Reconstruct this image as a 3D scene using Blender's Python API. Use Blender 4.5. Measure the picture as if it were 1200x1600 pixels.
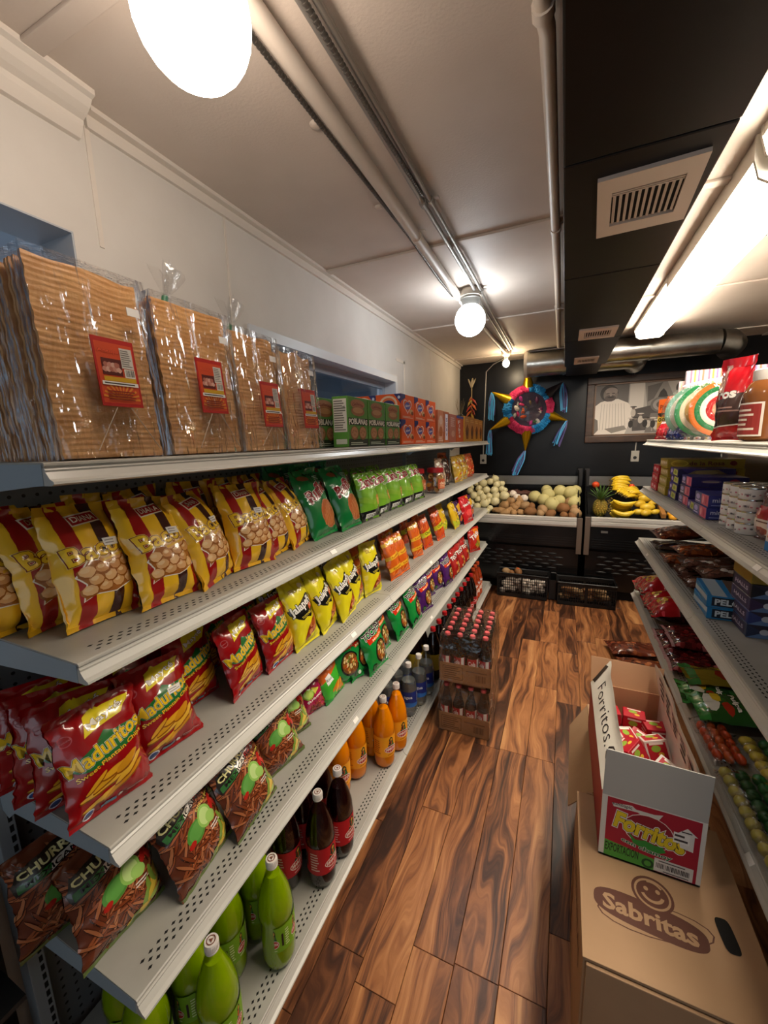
import bpy, bmesh, math, random
from mathutils import Vector, Matrix, noise
PI = math.pi
random.seed(7)
for _o in list(bpy.data.objects):
    bpy.data.objects.remove(_o)
SC = bpy.context.scene
COL = SC.collection

# ------------------------------------------------------------------ camera
cam_d = bpy.data.cameras.new('camera')
cam = bpy.data.objects.new('camera', cam_d)
COL.objects.link(cam)
cR = Vector((0.91298671, 0.40707123, -0.02735477))
cU = Vector((-0.04570713, 0.16867762, 0.98461095))
cF = Vector((-0.40542092, 0.8976864, -0.17260648))
cam.matrix_world = Matrix(((cR.x, cU.x, -cF.x, 0), (cR.y, cU.y, -cF.y, 0), (cR.z, cU.z, -cF.z, 1.5297), (0, 0, 0, 1)))
cam_d.sensor_fit = 'HORIZONTAL'
cam_d.sensor_width = 36.0
cam_d.lens = 623.7173 / 1200 * 36.0
cam_d.clip_start = 0.01
SC.camera = cam

# ------------------------------------------------------------------ light levels and exposure
W_ = bpy.data.worlds.new('world')
SC.world = W_
W_.use_nodes = True
W_.node_tree.nodes['Background'].inputs[0].default_value = (0.86, 0.93, 1.0, 1)
W_.node_tree.nodes['Background'].inputs[1].default_value = 0.6
SC.view_settings.view_transform = 'Standard'
SC.view_settings.look = 'None'
SC.view_settings.gamma = 1.0
SC.view_settings.use_curve_mapping = False
SC.view_settings.exposure = 1.15
GLOBE_FAR, GLOBE_NEAR, BULB, TUBE = 14.0, 13.0, 70.0, 18.0   # emission of the lamps the room has
SC.cycles.use_denoising = True
SC.cycles.max_bounces = 8
SC.cycles.diffuse_bounces = 4
SC.cycles.glossy_bounces = 3
SC.cycles.transmission_bounces = 6
SC.cycles.transparent_max_bounces = 24
SC.cycles.sample_clamp_indirect = 6.0
SC.cycles.caustics_reflective = False
SC.cycles.caustics_refractive = False

# ------------------------------------------------------------------ materials
def lin(h):
    h = h.lstrip('#')
    out = []
    for i in (0, 2, 4):
        c = int(h[i:i + 2], 16) / 255
        out.append(c / 12.92 if c <= 0.04045 else ((c + 0.055) / 1.055) ** 2.4)
    return (*out, 1)

MATS = {}
def new_mat(name):
    m = bpy.data.materials.new(name)
    m.use_nodes = True
    nt = m.node_tree
    return m, nt, nt.nodes['Principled BSDF']

def N(nt, t, **kw):
    n = nt.nodes.new(t)
    for k, v in kw.items():
        setattr(n, k, v)
    return n

def mat(name, col='#888888', rough=0.5, metal=0.0, spec=0.5, coat=0.0, bump=0.0, bscale=20.0, col2=None, nscale=5.0,
        nramp=(0.35, 0.65), trans=0.0, emit=None, estr=0.0, stretch=None, sub=0.0, bdist=0.01, ior=1.45, crumple=False):
    if name in MATS:
        return MATS[name]
    m, nt, b = new_mat(name)
    I = b.inputs
    c = lin(col)
    I['Base Color'].default_value = c
    I['Roughness'].default_value = rough
    I['Metallic'].default_value = metal
    I['Specular IOR Level'].default_value = spec
    I['IOR'].default_value = ior
    if coat:
        I['Coat Weight'].default_value = coat
        I['Coat Roughness'].default_value = 0.07
    if trans:
        I['Transmission Weight'].default_value = trans
    if sub:
        I['Subsurface Weight'].default_value = sub
        I['Subsurface Radius'].default_value = (0.02, 0.02, 0.02)
    if emit:
        I['Emission Color'].default_value = lin(emit)
        I['Emission Strength'].default_value = estr
    tc = None
    if col2 or bump:
        tc = N(nt, 'ShaderNodeTexCoord')
        src = tc.outputs['Object']
        if stretch:
            mp = N(nt, 'ShaderNodeMapping')
            mp.inputs['Scale'].default_value = stretch
            nt.links.new(src, mp.inputs[0])
            src = mp.outputs[0]
    if col2:
        nz = N(nt, 'ShaderNodeTexNoise')
        nz.inputs['Scale'].default_value = nscale
        nz.inputs['Detail'].default_value = 5
        nt.links.new(src, nz.inputs['Vector'])
        rp = N(nt, 'ShaderNodeValToRGB')
        rp.color_ramp.elements[0].position, rp.color_ramp.elements[1].position = nramp
        rp.color_ramp.elements[0].color = c
        rp.color_ramp.elements[1].color = lin(col2)
        nt.links.new(nz.outputs['Fac'], rp.inputs[0])
        nt.links.new(rp.outputs[0], I['Base Color'])
    if bump:
        nz = N(nt, 'ShaderNodeTexNoise')
        nz.inputs['Scale'].default_value = bscale
        nz.inputs['Detail'].default_value = 3
        if crumple:
            nz.noise_type = 'RIDGED_MULTIFRACTAL'
            nz.inputs['Detail'].default_value = 2
            nz.inputs['Distortion'].default_value = 0.6
        nt.links.new(src, nz.inputs['Vector'])
        bp = N(nt, 'ShaderNodeBump')
        bp.inputs['Strength'].default_value = bump
        bp.inputs['Distance'].default_value = bdist
        nt.links.new(nz.outputs['Fac'], bp.inputs['Height'])
        nt.links.new(bp.outputs[0], I['Normal'])
    MATS[name] = m
    return m

def foil(h):            # glossy printed plastic film of a snack bag
    return mat('print_' + h.lstrip('#'), h, rough=0.24, spec=0.45, coat=0.8, bump=0.5, bscale=7, bdist=0.016, crumple=True)
def ink(h):             # flat print on paper or board
    return mat('ink_' + h.lstrip('#'), h, rough=0.55)

def film_mat(name, tint=(1, 1, 1, 1), ior=1.5, rough=0.06, bump=0.6, bscale=16, boost=1.0, bdist=0.02, stretch=(1, 1, 1)):   # thin clear plastic film
    if name in MATS:
        return MATS[name]
    m, nt, b = new_mat(name)
    nt.nodes.remove(b)
    out = nt.nodes['Material Output']
    tr = N(nt, 'ShaderNodeBsdfTransparent')
    tr.inputs[0].default_value = tint
    gl = N(nt, 'ShaderNodeBsdfGlossy')
    gl.inputs['Roughness'].default_value = rough
    mx = N(nt, 'ShaderNodeMixShader')
    tc = N(nt, 'ShaderNodeTexCoord')
    nz = N(nt, 'ShaderNodeTexNoise')
    nz.inputs['Scale'].default_value = bscale
    nz.inputs['Detail'].default_value = 4
    mpf = N(nt, 'ShaderNodeMapping'); mpf.inputs['Scale'].default_value = stretch
    nt.links.new(tc.outputs['Object'], mpf.inputs[0]); nt.links.new(mpf.outputs[0], nz.inputs['Vector'])
    bp = N(nt, 'ShaderNodeBump')
    bp.inputs['Strength'].default_value = bump
    bp.inputs['Distance'].default_value = bdist
    nt.links.new(nz.outputs['Fac'], bp.inputs['Height'])
    nt.links.new(bp.outputs[0], gl.inputs['Normal'])
    # Schlick reflectance of a film, the same from both of its sides
    ge = N(nt, 'ShaderNodeNewGeometry')
    dt = N(nt, 'ShaderNodeVectorMath', operation='DOT_PRODUCT')
    nt.links.new(bp.outputs[0], dt.inputs[0]); nt.links.new(ge.outputs['Incoming'], dt.inputs[1])
    def mth(op, a, b=None, cl=False):
        n_ = N(nt, 'ShaderNodeMath', operation=op); n_.use_clamp = cl
        for k_, q in enumerate((a, b)):
            if q is None: continue
            if isinstance(q, (int, float)): n_.inputs[k_].default_value = q
            else: nt.links.new(q, n_.inputs[k_])
        return n_.outputs[0]
    ab = mth('ABSOLUTE', dt.outputs['Value'])
    pw = mth('POWER', mth('SUBTRACT', 1.0, ab, True), 5.0)
    r0 = ((ior - 1) / (ior + 1)) ** 2 * 2
    fac = mth('MULTIPLY', mth('ADD', mth('MULTIPLY', pw, 1 - r0), r0), boost, True)
    nt.links.new(fac, mx.inputs[0])
    nt.links.new(tr.outputs[0], mx.inputs[1])
    nt.links.new(gl.outputs[0], mx.inputs[2])
    nt.links.new(mx.outputs[0], out.inputs[0])
    MATS[name] = m
    return m

def emit_mat(name, col, s):
    if name in MATS:
        return MATS[name]
    m, nt, b = new_mat(name)
    nt.nodes.remove(b)
    e = N(nt, 'ShaderNodeEmission')
    e.inputs[0].default_value = (*col, 1)
    e.inputs[1].default_value = s
    nt.links.new(e.outputs[0], nt.nodes['Material Output'].inputs[0])
    MATS[name] = m
    return m

def wood_floor_mat():
    m, nt, b = new_mat('acacia_plank')
    L = nt.links.new
    tc = N(nt, 'ShaderNodeTexCoord')
    oi = N(nt, 'ShaderNodeObjectInfo')
    # each board is cut from another place of the log
    cm = N(nt, 'ShaderNodeCombineXYZ')
    m1 = N(nt, 'ShaderNodeMath', operation='MULTIPLY'); m1.inputs[1].default_value = 37.0
    m2 = N(nt, 'ShaderNodeMath', operation='MULTIPLY'); m2.inputs[1].default_value = 91.0
    L(oi.outputs['Random'], m1.inputs[0]); L(oi.outputs['Random'], m2.inputs[0])
    L(m1.outputs[0], cm.inputs[0]); L(m2.outputs[0], cm.inputs[1])
    ad = N(nt, 'ShaderNodeVectorMath', operation='ADD')
    L(tc.outputs['Object'], ad.inputs[0]); L(cm.outputs[0], ad.inputs[1])
    # broad figure that bends the grain
    mp0 = N(nt, 'ShaderNodeMapping'); mp0.inputs['Scale'].default_value = (5, 1.0, 1)
    L(ad.outputs[0], mp0.inputs[0])
    n0 = N(nt, 'ShaderNodeTexNoise'); n0.inputs['Scale'].default_value = 1.6; n0.inputs['Detail'].default_value = 2
    L(mp0.outputs[0], n0.inputs['Vector'])
    mp = N(nt, 'ShaderNodeMapping'); mp.inputs['Scale'].default_value = (1, 0.055, 1)
    L(ad.outputs[0], mp.inputs[0])
    wv = N(nt, 'ShaderNodeMath', operation='MULTIPLY'); wv.inputs[1].default_value = 0.20
    L(n0.outputs['Fac'], wv.inputs[0])
    cx = N(nt, 'ShaderNodeCombineXYZ'); L(wv.outputs[0], cx.inputs[0])
    ad2 = N(nt, 'ShaderNodeVectorMath', operation='ADD')
    L(mp.outputs[0], ad2.inputs[0]); L(cx.outputs[0], ad2.inputs[1])
    n1 = N(nt, 'ShaderNodeTexNoise'); n1.inputs['Scale'].default_value = 26; n1.inputs['Detail'].default_value = 6; n1.inputs['Roughness'].default_value = 0.62
    L(ad2.outputs[0], n1.inputs['Vector'])
    n2 = N(nt, 'ShaderNodeTexNoise'); n2.inputs['Scale'].default_value = 110; n2.inputs['Detail'].default_value = 3
    L(ad2.outputs[0], n2.inputs['Vector'])
    mixf = N(nt, 'ShaderNodeMath', operation='MULTIPLY_ADD'); mixf.inputs[1].default_value = 0.22
    L(n2.outputs['Fac'], mixf.inputs[0]); L(n1.outputs['Fac'], mixf.inputs[2])
    # board tone
    tn = N(nt, 'ShaderNodeMath', operation='MULTIPLY_ADD'); tn.inputs[1].default_value = 0.22; tn.inputs[2].default_value = -0.225
    L(oi.outputs['Random'], tn.inputs[0])
    sm = N(nt, 'ShaderNodeMath', operation='ADD'); L(mixf.outputs[0], sm.inputs[0]); L(tn.outputs[0], sm.inputs[1])
    rp = N(nt, 'ShaderNodeValToRGB')
    e = rp.color_ramp.elements
    e[0].position = 0.30; e[0].color = lin('#2e1a10')
    e[1].position = 0.74; e[1].color = lin('#c48f5c')
    for p, h in ((0.39, '#4c2b19'), (0.46, '#6f4429'), (0.53, '#915c36'), (0.62, '#a97145')):
        k = e.new(p); k.color = lin(h)
    L(sm.outputs[0], rp.inputs[0])
    L(rp.outputs[0], b.inputs['Base Color'])
    b.inputs['Roughness'].default_value = 0.36
    bp = N(nt, 'ShaderNodeBump'); bp.inputs['Strength'].default_value = 0.12; bp.inputs['Distance'].default_value = 0.003
    L(n2.outputs['Fac'], bp.inputs['Height']); L(bp.outputs[0], b.inputs['Normal'])
    return m

def peg_mat():
    m, nt, b = new_mat('pegboard')
    L = nt.links.new
    b.inputs['Roughness'].default_value = 0.5
    tc = N(nt, 'ShaderNodeTexCoord')
    sp = N(nt, 'ShaderNodeSeparateXYZ'); L(tc.outputs['Object'], sp.inputs[0])
    ds = []
    for ax in (1, 2):
        a = N(nt, 'ShaderNodeMath', operation='MULTIPLY'); a.inputs[1].default_value = 1 / 0.0254; L(sp.outputs[ax], a.inputs[0])
        f = N(nt, 'ShaderNodeMath', operation='FRACT'); L(a.outputs[0], f.inputs[0])
        s = N(nt, 'ShaderNodeMath', operation='SUBTRACT'); s.inputs[1].default_value = 0.5; L(f.outputs[0], s.inputs[0])
        q = N(nt, 'ShaderNodeMath', operation='MULTIPLY'); L(s.outputs[0], q.inputs[0]); L(s.outputs[0], q.inputs[1])
        ds.append(q)
    sm = N(nt, 'ShaderNodeMath', operation='ADD'); L(ds[0].outputs[0], sm.inputs[0]); L(ds[1].outputs[0], sm.inputs[1])
    lt = N(nt, 'ShaderNodeMath', operation='LESS_THAN'); lt.inputs[1].default_value = 0.022; L(sm.outputs[0], lt.inputs[0])
    mx = N(nt, 'ShaderNodeMix', data_type='RGBA')
    mx.inputs['A'].default_value = lin('#6d7073'); mx.inputs['B'].default_value = lin('#0c0c0c')
    L(lt.outputs[0], mx.inputs['Factor']); L(mx.outputs['Result'], b.inputs['Base Color'])
    return m

# ------------------------------------------------------------------ mesh helpers
class MB:
    """collects shapes; build() links them as one mesh object"""
    def __init__(s):
        s.v, s.f, s.m = [], [], []
    def add(s, vs, fs, mi=0):
        k = len(s.v)
        s.v += [tuple(p) for p in vs]
        s.f += [tuple(i + k for i in f) for f in fs]
        s.m += [mi] * len(fs)
        return s
    def box(s, c, d, mi=0, rot=None):
        x, y, z = d[0] / 2, d[1] / 2, d[2] / 2
        vs = [Vector(p) for p in ((-x, -y, -z), (x, -y, -z), (x, y, -z), (-x, y, -z), (-x, -y, z), (x, -y, z), (x, y, z), (-x, y, z))]
        if rot is not None:
            vs = [rot @ p for p in vs]
        c = Vector(c)
        return s.add([p + c for p in vs], [(3, 2, 1, 0), (4, 5, 6, 7), (0, 1, 5, 4), (1, 2, 6, 5), (2, 3, 7, 6), (3, 0, 4, 7)], mi)
    def b2(s, a, b, mi=0):
        return s.box([(a[i] + b[i]) / 2 for i in range(3)], [abs(b[i] - a[i]) for i in range(3)], mi)
    def prism(s, pts, axis, a, b, mi=0):
        """pts: 2D outline in the two axes other than `axis`, extruded from a to b"""
        n = len(pts)
        def mk(p, t):
            q = list(p); q.insert(axis, t); return q
        vs = [mk(p, a) for p in pts] + [mk(p, b) for p in pts]
        fs = [tuple(range(n)), tuple(range(2 * n - 1, n - 1, -1))] + [(i, n + i, n + (i + 1) % n, (i + 1) % n) for i in range(n)]
        return s.add(vs, fs, mi)
    def tube(s, pts, r, n=8, mi=0, cap=True):
        pts = [Vector(p) for p in pts]
        rs = r if isinstance(r, (list, tuple)) else [r] * len(pts)
        up = Vector((0.137, 0.211, 0.968)).normalized()
        rings = []
        for i, p in enumerate(pts):
            t = (pts[min(i + 1, len(pts) - 1)] - pts[max(i - 1, 0)]).normalized()
            if abs(t.dot(up)) > 0.95:
                a = t.cross(Vector((1, 0, 0))).normalized()
            else:
                a = t.cross(up).normalized()
            b = t.cross(a)
            rings.append([p + (a * math.cos(2 * PI * k / n) + b * math.sin(2 * PI * k / n)) * rs[i] for k in range(n)])
        vs = [q for g in rings for q in g]
        fs = []
        for i in range(len(pts) - 1):
            for k in range(n):
                fs.append((i * n + k, i * n + (k + 1) % n, (i + 1) * n + (k + 1) % n, (i + 1) * n + k))
        if cap:
            fs.append(tuple(range(n - 1, -1, -1)))
            fs.append(tuple((len(pts) - 1) * n + k for k in range(n)))
        return s.add(vs, fs, mi)
    def lathe(s, prof, n=20, mi=0, c=(0, 0, 0)):
        """prof: (radius, z) from bottom to top"""
        vs = []
        for r, z in prof:
            for k in range(n):
                a = 2 * PI * k / n
                vs.append((c[0] + r * math.cos(a), c[1] + r * math.sin(a), c[2] + z))
        fs = []
        for i in range(len(prof) - 1):
            for k in range(n):
                fs.append((i * n + k, i * n + (k + 1) % n, (i + 1) * n + (k + 1) % n, (i + 1) * n + k))
        if prof[0][0] > 1e-5:
            fs.append(tuple(range(n - 1, -1, -1)))
        if prof[-1][0] > 1e-5:
            fs.append(tuple((len(prof) - 1) * n + k for k in range(n)))
        return s.add(vs, fs, mi)
    def grid(s, fn, nu, nv, mi=0, tri=False):
        vs = [fn(i / nu, j / nv) for j in range(nv + 1) for i in range(nu + 1)]
        fs = [(j * (nu + 1) + i, j * (nu + 1) + i + 1, (j + 1) * (nu + 1) + i + 1, (j + 1) * (nu + 1) + i) for j in range(nv) for i in range(nu)]
        if tri:
            fs = [t_ for q in fs for t_ in ((q[0], q[1], q[2]), (q[0], q[2], q[3]))]
        return s.add(vs, fs, mi)
    def ball(s, c, r, nu=14, nv=9, mi=0, fn=None):
        rr = r if isinstance(r, (tuple, list)) else (r, r, r)
        vs, fs = [], []
        for j in range(nv + 1):
            th = PI * j / nv
            for i in range(nu):
                ph = 2 * PI * i / nu
                d = Vector((math.sin(th) * math.cos(ph), math.sin(th) * math.sin(ph), -math.cos(th)))
                k = fn(d) if fn else 1
                vs.append((c[0] + d.x * rr[0] * k, c[1] + d.y * rr[1] * k, c[2] + d.z * rr[2] * k))
        for j in range(nv):
            for i in range(nu):
                fs.append((j * nu + i, j * nu + (i + 1) % nu, (j + 1) * nu + (i + 1) % nu, (j + 1) * nu + i))
        return s.add(vs, fs, mi)
    def mesh(s, name, mats, smooth=None, weld=False, bevel=0, bseg=2):
        me = bpy.data.meshes.new(name)
        me.from_pydata(s.v, [], s.f)
        for m in (mats if isinstance(mats, (list, tuple)) else [mats]):
            me.materials.append(m)
        me.polygons.foreach_set('material_index', s.m)
        if weld or bevel or smooth is not None:
            bm = bmesh.new(); bm.from_mesh(me)
            if weld or bevel:
                bmesh.ops.remove_doubles(bm, verts=bm.verts, dist=1e-5)
            if bevel:
                es = [e for e in bm.edges if len(e.link_faces) == 2 and e.calc_face_angle(0) > 0.5]
                bmesh.ops.bevel(bm, geom=es, offset=bevel, segments=bseg, affect='EDGES', profile=0.6)
            bmesh.ops.recalc_face_normals(bm, faces=bm.faces) if (weld or bevel) else None
            if smooth is not None:
                for f in bm.faces:
                    f.smooth = True
                for e in bm.edges:
                    if len(e.link_faces) == 2 and e.calc_face_angle(0) > math.radians(smooth):
                        e.smooth = False
            bm.to_mesh(me); bm.free()
        return me
    def build(s, name, mats, parent=None, **kw):
        return link(name, s.mesh(name, mats, **kw), parent)

def link(name, me, parent=None, loc=None, rot=None):
    o = bpy.data.objects.new(name, me)
    COL.objects.link(o)
    if parent is not None:
        o.parent = parent
    if loc is not None:
        o.location = loc
    if rot is not None:
        o.rotation_euler = rot
    return o

def tag(o, label, cat=None, group=None, kind=None):
    o['label'] = label
    if cat:
        o['category'] = cat
    if group:
        o['group'] = group
    if kind:
        o['kind'] = kind
    return o

def thing(name, label, cat, loc=(0, 0, 0), rot=(0, 0, 0), group=None):
    o = bpy.data.objects.new(name, None)
    o.empty_display_size = 0.05
    COL.objects.link(o)
    o.location = loc
    o.rotation_euler = rot
    return tag(o, label, cat, group)

def struct(name, mb, mats, parent=None, **kw):
    o = mb.build(name, mats, parent, **kw)
    o['kind'] = 'structure'
    return o

ORD = ['first', 'second', 'third', 'fourth', 'fifth', 'sixth', 'seventh', 'eighth', 'ninth', 'tenth', 'eleventh', 'twelfth']

# ------------------------------------------------------------------ flat print laid on real surfaces
_TX = {}
def text_shape(s, off):
    key = (s, off)
    if key not in _TX:
        cu = bpy.data.curves.new('t', 'FONT')
        cu.body = s
        cu.resolution_u = 2
        cu.offset = off
        cu.fill_mode = 'FRONT'
        ob = bpy.data.objects.new('t', cu)
        me = bpy.data.meshes.new_from_object(ob)
        vs = [(v.co.x, v.co.y) for v in me.vertices]
        fs = [tuple(p.vertices) for p in me.polygons]
        bpy.data.objects.remove(ob); bpy.data.curves.remove(cu); bpy.data.meshes.remove(me)
        _TX[key] = (vs, fs)
    return _TX[key]

class Print:
    """print on a W x H face; positions and sizes in fractions of W and H"""
    def __init__(s, W, H):
        s.W, s.H = W, H
        s.sh = []          # verts(2D metres), faces, material
        s.mats = []
    def _mi(s, m):
        if m not in s.mats:
            s.mats.append(m)
        return s.mats.index(m)
    def poly(s, pts, m, raw=False):
        if not raw:
            pts = [(x * s.W, y * s.H) for x, y in pts]
        s.sh.append((pts, [tuple(range(len(pts)))], s._mi(m)))
        return s
    def rect(s, x0, y0, x1, y1, m):
        return s.poly([(x0, y0), (x1, y0), (x1, y1), (x0, y1)], m)
    def ell(s, cx, cy, rx, ry, m, rot=0, n=18, a0=0, a1=360):
        c, sn = math.cos(math.radians(rot)), math.sin(math.radians(rot))
        full = a1 - a0 >= 360
        pts = []
        for k in range(n if full else n + 1):
            a = math.radians(a0 + (a1 - a0) * k / n)
            x, y = rx * s.W * math.cos(a), ry * s.H * math.sin(a)
            pts.append((cx * s.W + c * x - sn * y, cy * s.H + sn * x + c * y))
        return s.poly(pts, m, True)
    def ring(s, cx, cy, rx, ry, t, m, n=24, a0=0, a1=360):
        for k in range(n):
            a, b = math.radians(a0 + (a1 - a0) * k / n), math.radians(a0 + (a1 - a0) * (k + 1) / n)
            s.poly([(cx + rx * math.cos(a), cy + ry * math.sin(a)), (cx + rx * math.cos(b), cy + ry * math.sin(b)),
                    (cx + rx * t * math.cos(b), cy + ry * t * math.sin(b)), (cx + rx * t * math.cos(a), cy + ry * t * math.sin(a))], m)
        return s
    def blob(s, cx, cy, rx, ry, m, seed=0, n=9, jag=0.25, rot=0):
        rnd = random.Random(seed)
        c, sn = math.cos(math.radians(rot)), math.sin(math.radians(rot))
        pts = []
        for k in range(n):
            a = 2 * PI * k / n
            q = 1 - jag * rnd.random()
            x, y = rx * s.W * q * math.cos(a), ry * s.H * q * math.sin(a)
            pts.append((cx * s.W + c * x - sn * y, cy * s.H + sn * x + c * y))
        return s.poly(pts, m, True)
    def text(s, t, cx, cy, w, h, m, rot=0, out=None, bold=0.012, shear=0.0, arc=0.0, outs=()):
        base, _ = text_shape(t, bold)
        if not base:
            return s
        x0, x1 = min(v[0] for v in base), max(v[0] for v in base)
        y0, y1 = min(v[1] for v in base), max(v[1] for v in base)
        kx, ky = w * s.W / max(x1 - x0, 1e-6), h * s.H / max(y1 - y0, 1e-6)
        c, sn = math.cos(math.radians(rot)), math.sin(math.radians(rot))
        lay = [(o_m, bold + o * 0.62) for o_m, o in (outs or ([out] if out else []))] + [(m, bold)]
        for mm, off in lay:
            vs, fs = text_shape(t, off)
            q = []
            for x, y in vs:
                x, y = (x - (x0 + x1) / 2) * kx, (y - (y0 + y1) / 2) * ky
                x += shear * y
                y += arc * s.H * ((2 * x / (w * s.W)) ** 2)
                q.append((cx * s.W + c * x - sn * y, cy * s.H + sn * x + c * y))
            s.sh.append((q, fs, s._mi(mm)))
        return s
    def lines(s, x0, y0, x1, y1, n, m, fill=0.45, seed=1):
        """rows of small print, too small to read"""
        rnd = random.Random(seed)
        for k in range(n):
            y = y0 + (y1 - y0) * (k + 0.5) / n
            hh = (y1 - y0) / n * fill / 2
            s.rect(x0, y - hh, x1 - (x1 - x0) * 0.35 * rnd.random(), y + hh, m)
        return s
    def bars(s, x0, y0, x1, y1, m, n=11, seed=3):
        rnd = random.Random(seed)
        for k in range(n):
            a = x0 + (x1 - x0) * k / n
            s.rect(a, y0, a + (x1 - x0) / n * (0.3 + 0.5 * rnd.random()), y1, m)
        return s
    def mesh(s, name, surf, gu=0, gv=0, eps=0.0004, step=0.00012, diag=False):
        """surf(u, v) -> (point, normal); gu/gv: facets of the surface below, so that the print follows them"""
        bm = bmesh.new()
        lay = bm.verts.layers.float.new('lay')
        for i, (vs, fs, mi) in enumerate(s.sh):
            bv = [bm.verts.new((x, y, 0)) for x, y in vs]
            for v in bv:
                v[lay] = i
            for f in fs:
                try:
                    g = bm.faces.new([bv[k] for k in f]); g.material_index = mi
                except ValueError:
                    pass
        def cut(co, no, clear=False):
            bmesh.ops.bisect_plane(bm, geom=bm.verts[:] + bm.edges[:] + bm.faces[:], plane_co=co, plane_no=no, clear_outer=clear, dist=1e-7)
        e = 1e-4
        cut((s.W * (1 - e), 0, 0), (1, 0, 0), True); cut((s.W * e, 0, 0), (-1, 0, 0), True)
        cut((0, s.H * (1 - e), 0), (0, 1, 0), True); cut((0, s.H * e, 0), (0, -1, 0), True)
        for i in range(1, gu):
            cut((s.W * i / gu, 0, 0), (1, 0, 0))
        for j in range(1, gv):
            cut((0, s.H * j / gv, 0), (0, 1, 0))
        if diag:
            no = Vector((gu / s.W, -gv / s.H, 0)).normalized()
            for c in range(-gv + 1, gu):
                cut((s.W * c / gu, 0, 0), no)
        bmesh.ops.triangulate(bm, faces=bm.faces[:])
        step = min(step, 0.0012 / max(1, len(s.sh)))
        for v in bm.verts:
            p, n = surf(v.co.x / s.W, v.co.y / s.H)
            v.co = Vector(p) + Vector(n) * (eps + step * v[lay])
        me = bpy.data.meshes.new(name)
        bm.to_mesh(me); bm.free()
        for m in s.mats:
            me.materials.append(m)
        return me

def flat(o, ux, vx, W, H):
    """flat face: origin, unit axes along width and height"""
    o, ux, vx = Vector(o), Vector(ux), Vector(vx)
    n = ux.cross(vx).normalized()
    return lambda u, v: (o + ux * (W * u) + vx * (H * v), n)

# ================================================================== the room
XW, ZC, YB = -1.15, 2.377, 4.80        # left wall, ceiling, back wall
XR_, YF = 3.0, -2.6                    # right wall and the wall behind the photographer
wall_m = mat('wall_paint', '#dcd8d2', rough=0.6, col2='#d2cdc6', nscale=3, bump=0.05, bscale=60, bdist=0.003)
ceil_m = mat('ceiling_paint', '#d2c6bb', rough=0.6, col2='#c6b9ad', nscale=2.2, bump=0.25, bscale=130, bdist=0.003)
trim_m = mat('trim_paint', '#ded6cc', rough=0.45)
black_m = mat('black_wall_paint', '#08080a', rough=0.3, spec=0.35, bump=0.08, bscale=9, col2='#0f0f10', nscale=4)
steel = mat('galvanised', '#b9b8b2', rough=0.3, metal=1.0, col2='#8f8e88', nscale=6, bump=0.05, bscale=30)
chrome = mat('bright_trim', '#d8d7d2', rough=0.22, metal=1.0)
dark_m = mat('dark_metal', '#1a1a1b', rough=0.4)
blk = mat('black_gap', '#060606', rough=0.8)
white_pl = mat('white_plastic', '#e6e2da', rough=0.4)

# floor: a base slab and the boards laid on it
fl = struct('floor', MB().b2((XW, YF, -0.08), (XR_, YB, -0.007)), mat('subfloor', '#3a2415', rough=0.6))
fl['label'] = 'brown wood plank floor of the shop aisle'
plank_m = wood_floor_mat()
PWID = 0.127
pl_me = {}
for ln in (0.61, 0.91, 1.22):
    g = 0.0008
    mb = MB()
    x, y = PWID / 2 - g, ln / 2 - g
    mb.add([(-x, -y, -0.007), (x, -y, -0.007), (x, y, -0.007), (-x, y, -0.007),
            (-x, -y, -0.001), (x, -y, -0.001), (x, y, -0.001), (-x, y, -0.001),
            (-x + .001, -y + .001, 0), (x - .001, -y + .001, 0), (x - .001, y - .001, 0), (-x + .001, y - .001, 0)],
           [(3, 2, 1, 0)] + [(i, (i + 1) % 4, 4 + (i + 1) % 4, 4 + i) for i in range(4)] +
           [(4 + i, 4 + (i + 1) % 4, 8 + (i + 1) % 4, 8 + i) for i in range(4)] + [(8, 9, 10, 11)])
    pl_me[ln] = mb.mesh('plank', plank_m)
rp = random.Random(11)
ix = 0
x = -0.80
while x < 1.45:
    y = 0.30 - rp.random() * 0.9
    while y < 4.2:
        ln = rp.choice((0.61, 0.91, 0.91, 1.22))
        if y + ln > 4.75:
            ln = 0.61
        link('plank', pl_me[ln], fl, (x, y + ln / 2, 0))
        y += ln
    x += PWID

# left wall with its two window openings
w = MB()
Z1a, Z1b, Y1a, Y1b = 1.05, 1.985, 1.30, 2.82      # window with the glass
Z2b, Y2b = 2.07, 0.70                              # open window nearer the photographer
T = 0.14
w.b2((XW - T, YF, -0.08), (XW, YB, 1.05))
w.b2((XW - T, Y2b, 1.05), (XW, Y1a, ZC))
w.b2((XW - T, Y1b, 1.05), (XW, YB, ZC))
w.b2((XW - T, Y1a, Z1b), (XW, Y1b, ZC))
w.b2((XW - T, YF, Z2b), (XW, Y2b, ZC))
wl = struct('wall_left', w, wall_m)
wl['label'] = 'off-white painted panel wall behind the long shelving'
# panel seams: slim raised cover strips and the joint of the crooked sheet near the crown moulding
for i, (y, z0, z1, wd) in enumerate(((1.225, 1.5, 2.34, 0.004), (3.655, 1.5, 2.34, 0.005), (0.768, 2.06, 2.34, 0.006))):
    o = MB().b2((XW, y - wd, z0), (XW + 0.003, y + wd, z1)).build('panel_seam', trim_m, wl)
o = MB().b2((XW, 2.98, 1.5), (XW + 0.004, 3.0, 2.13)).b2((XW, 2.83, 2.11), (XW + 0.004, 3.0, 2.13)).build('panel_seam', trim_m, wl)
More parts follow.
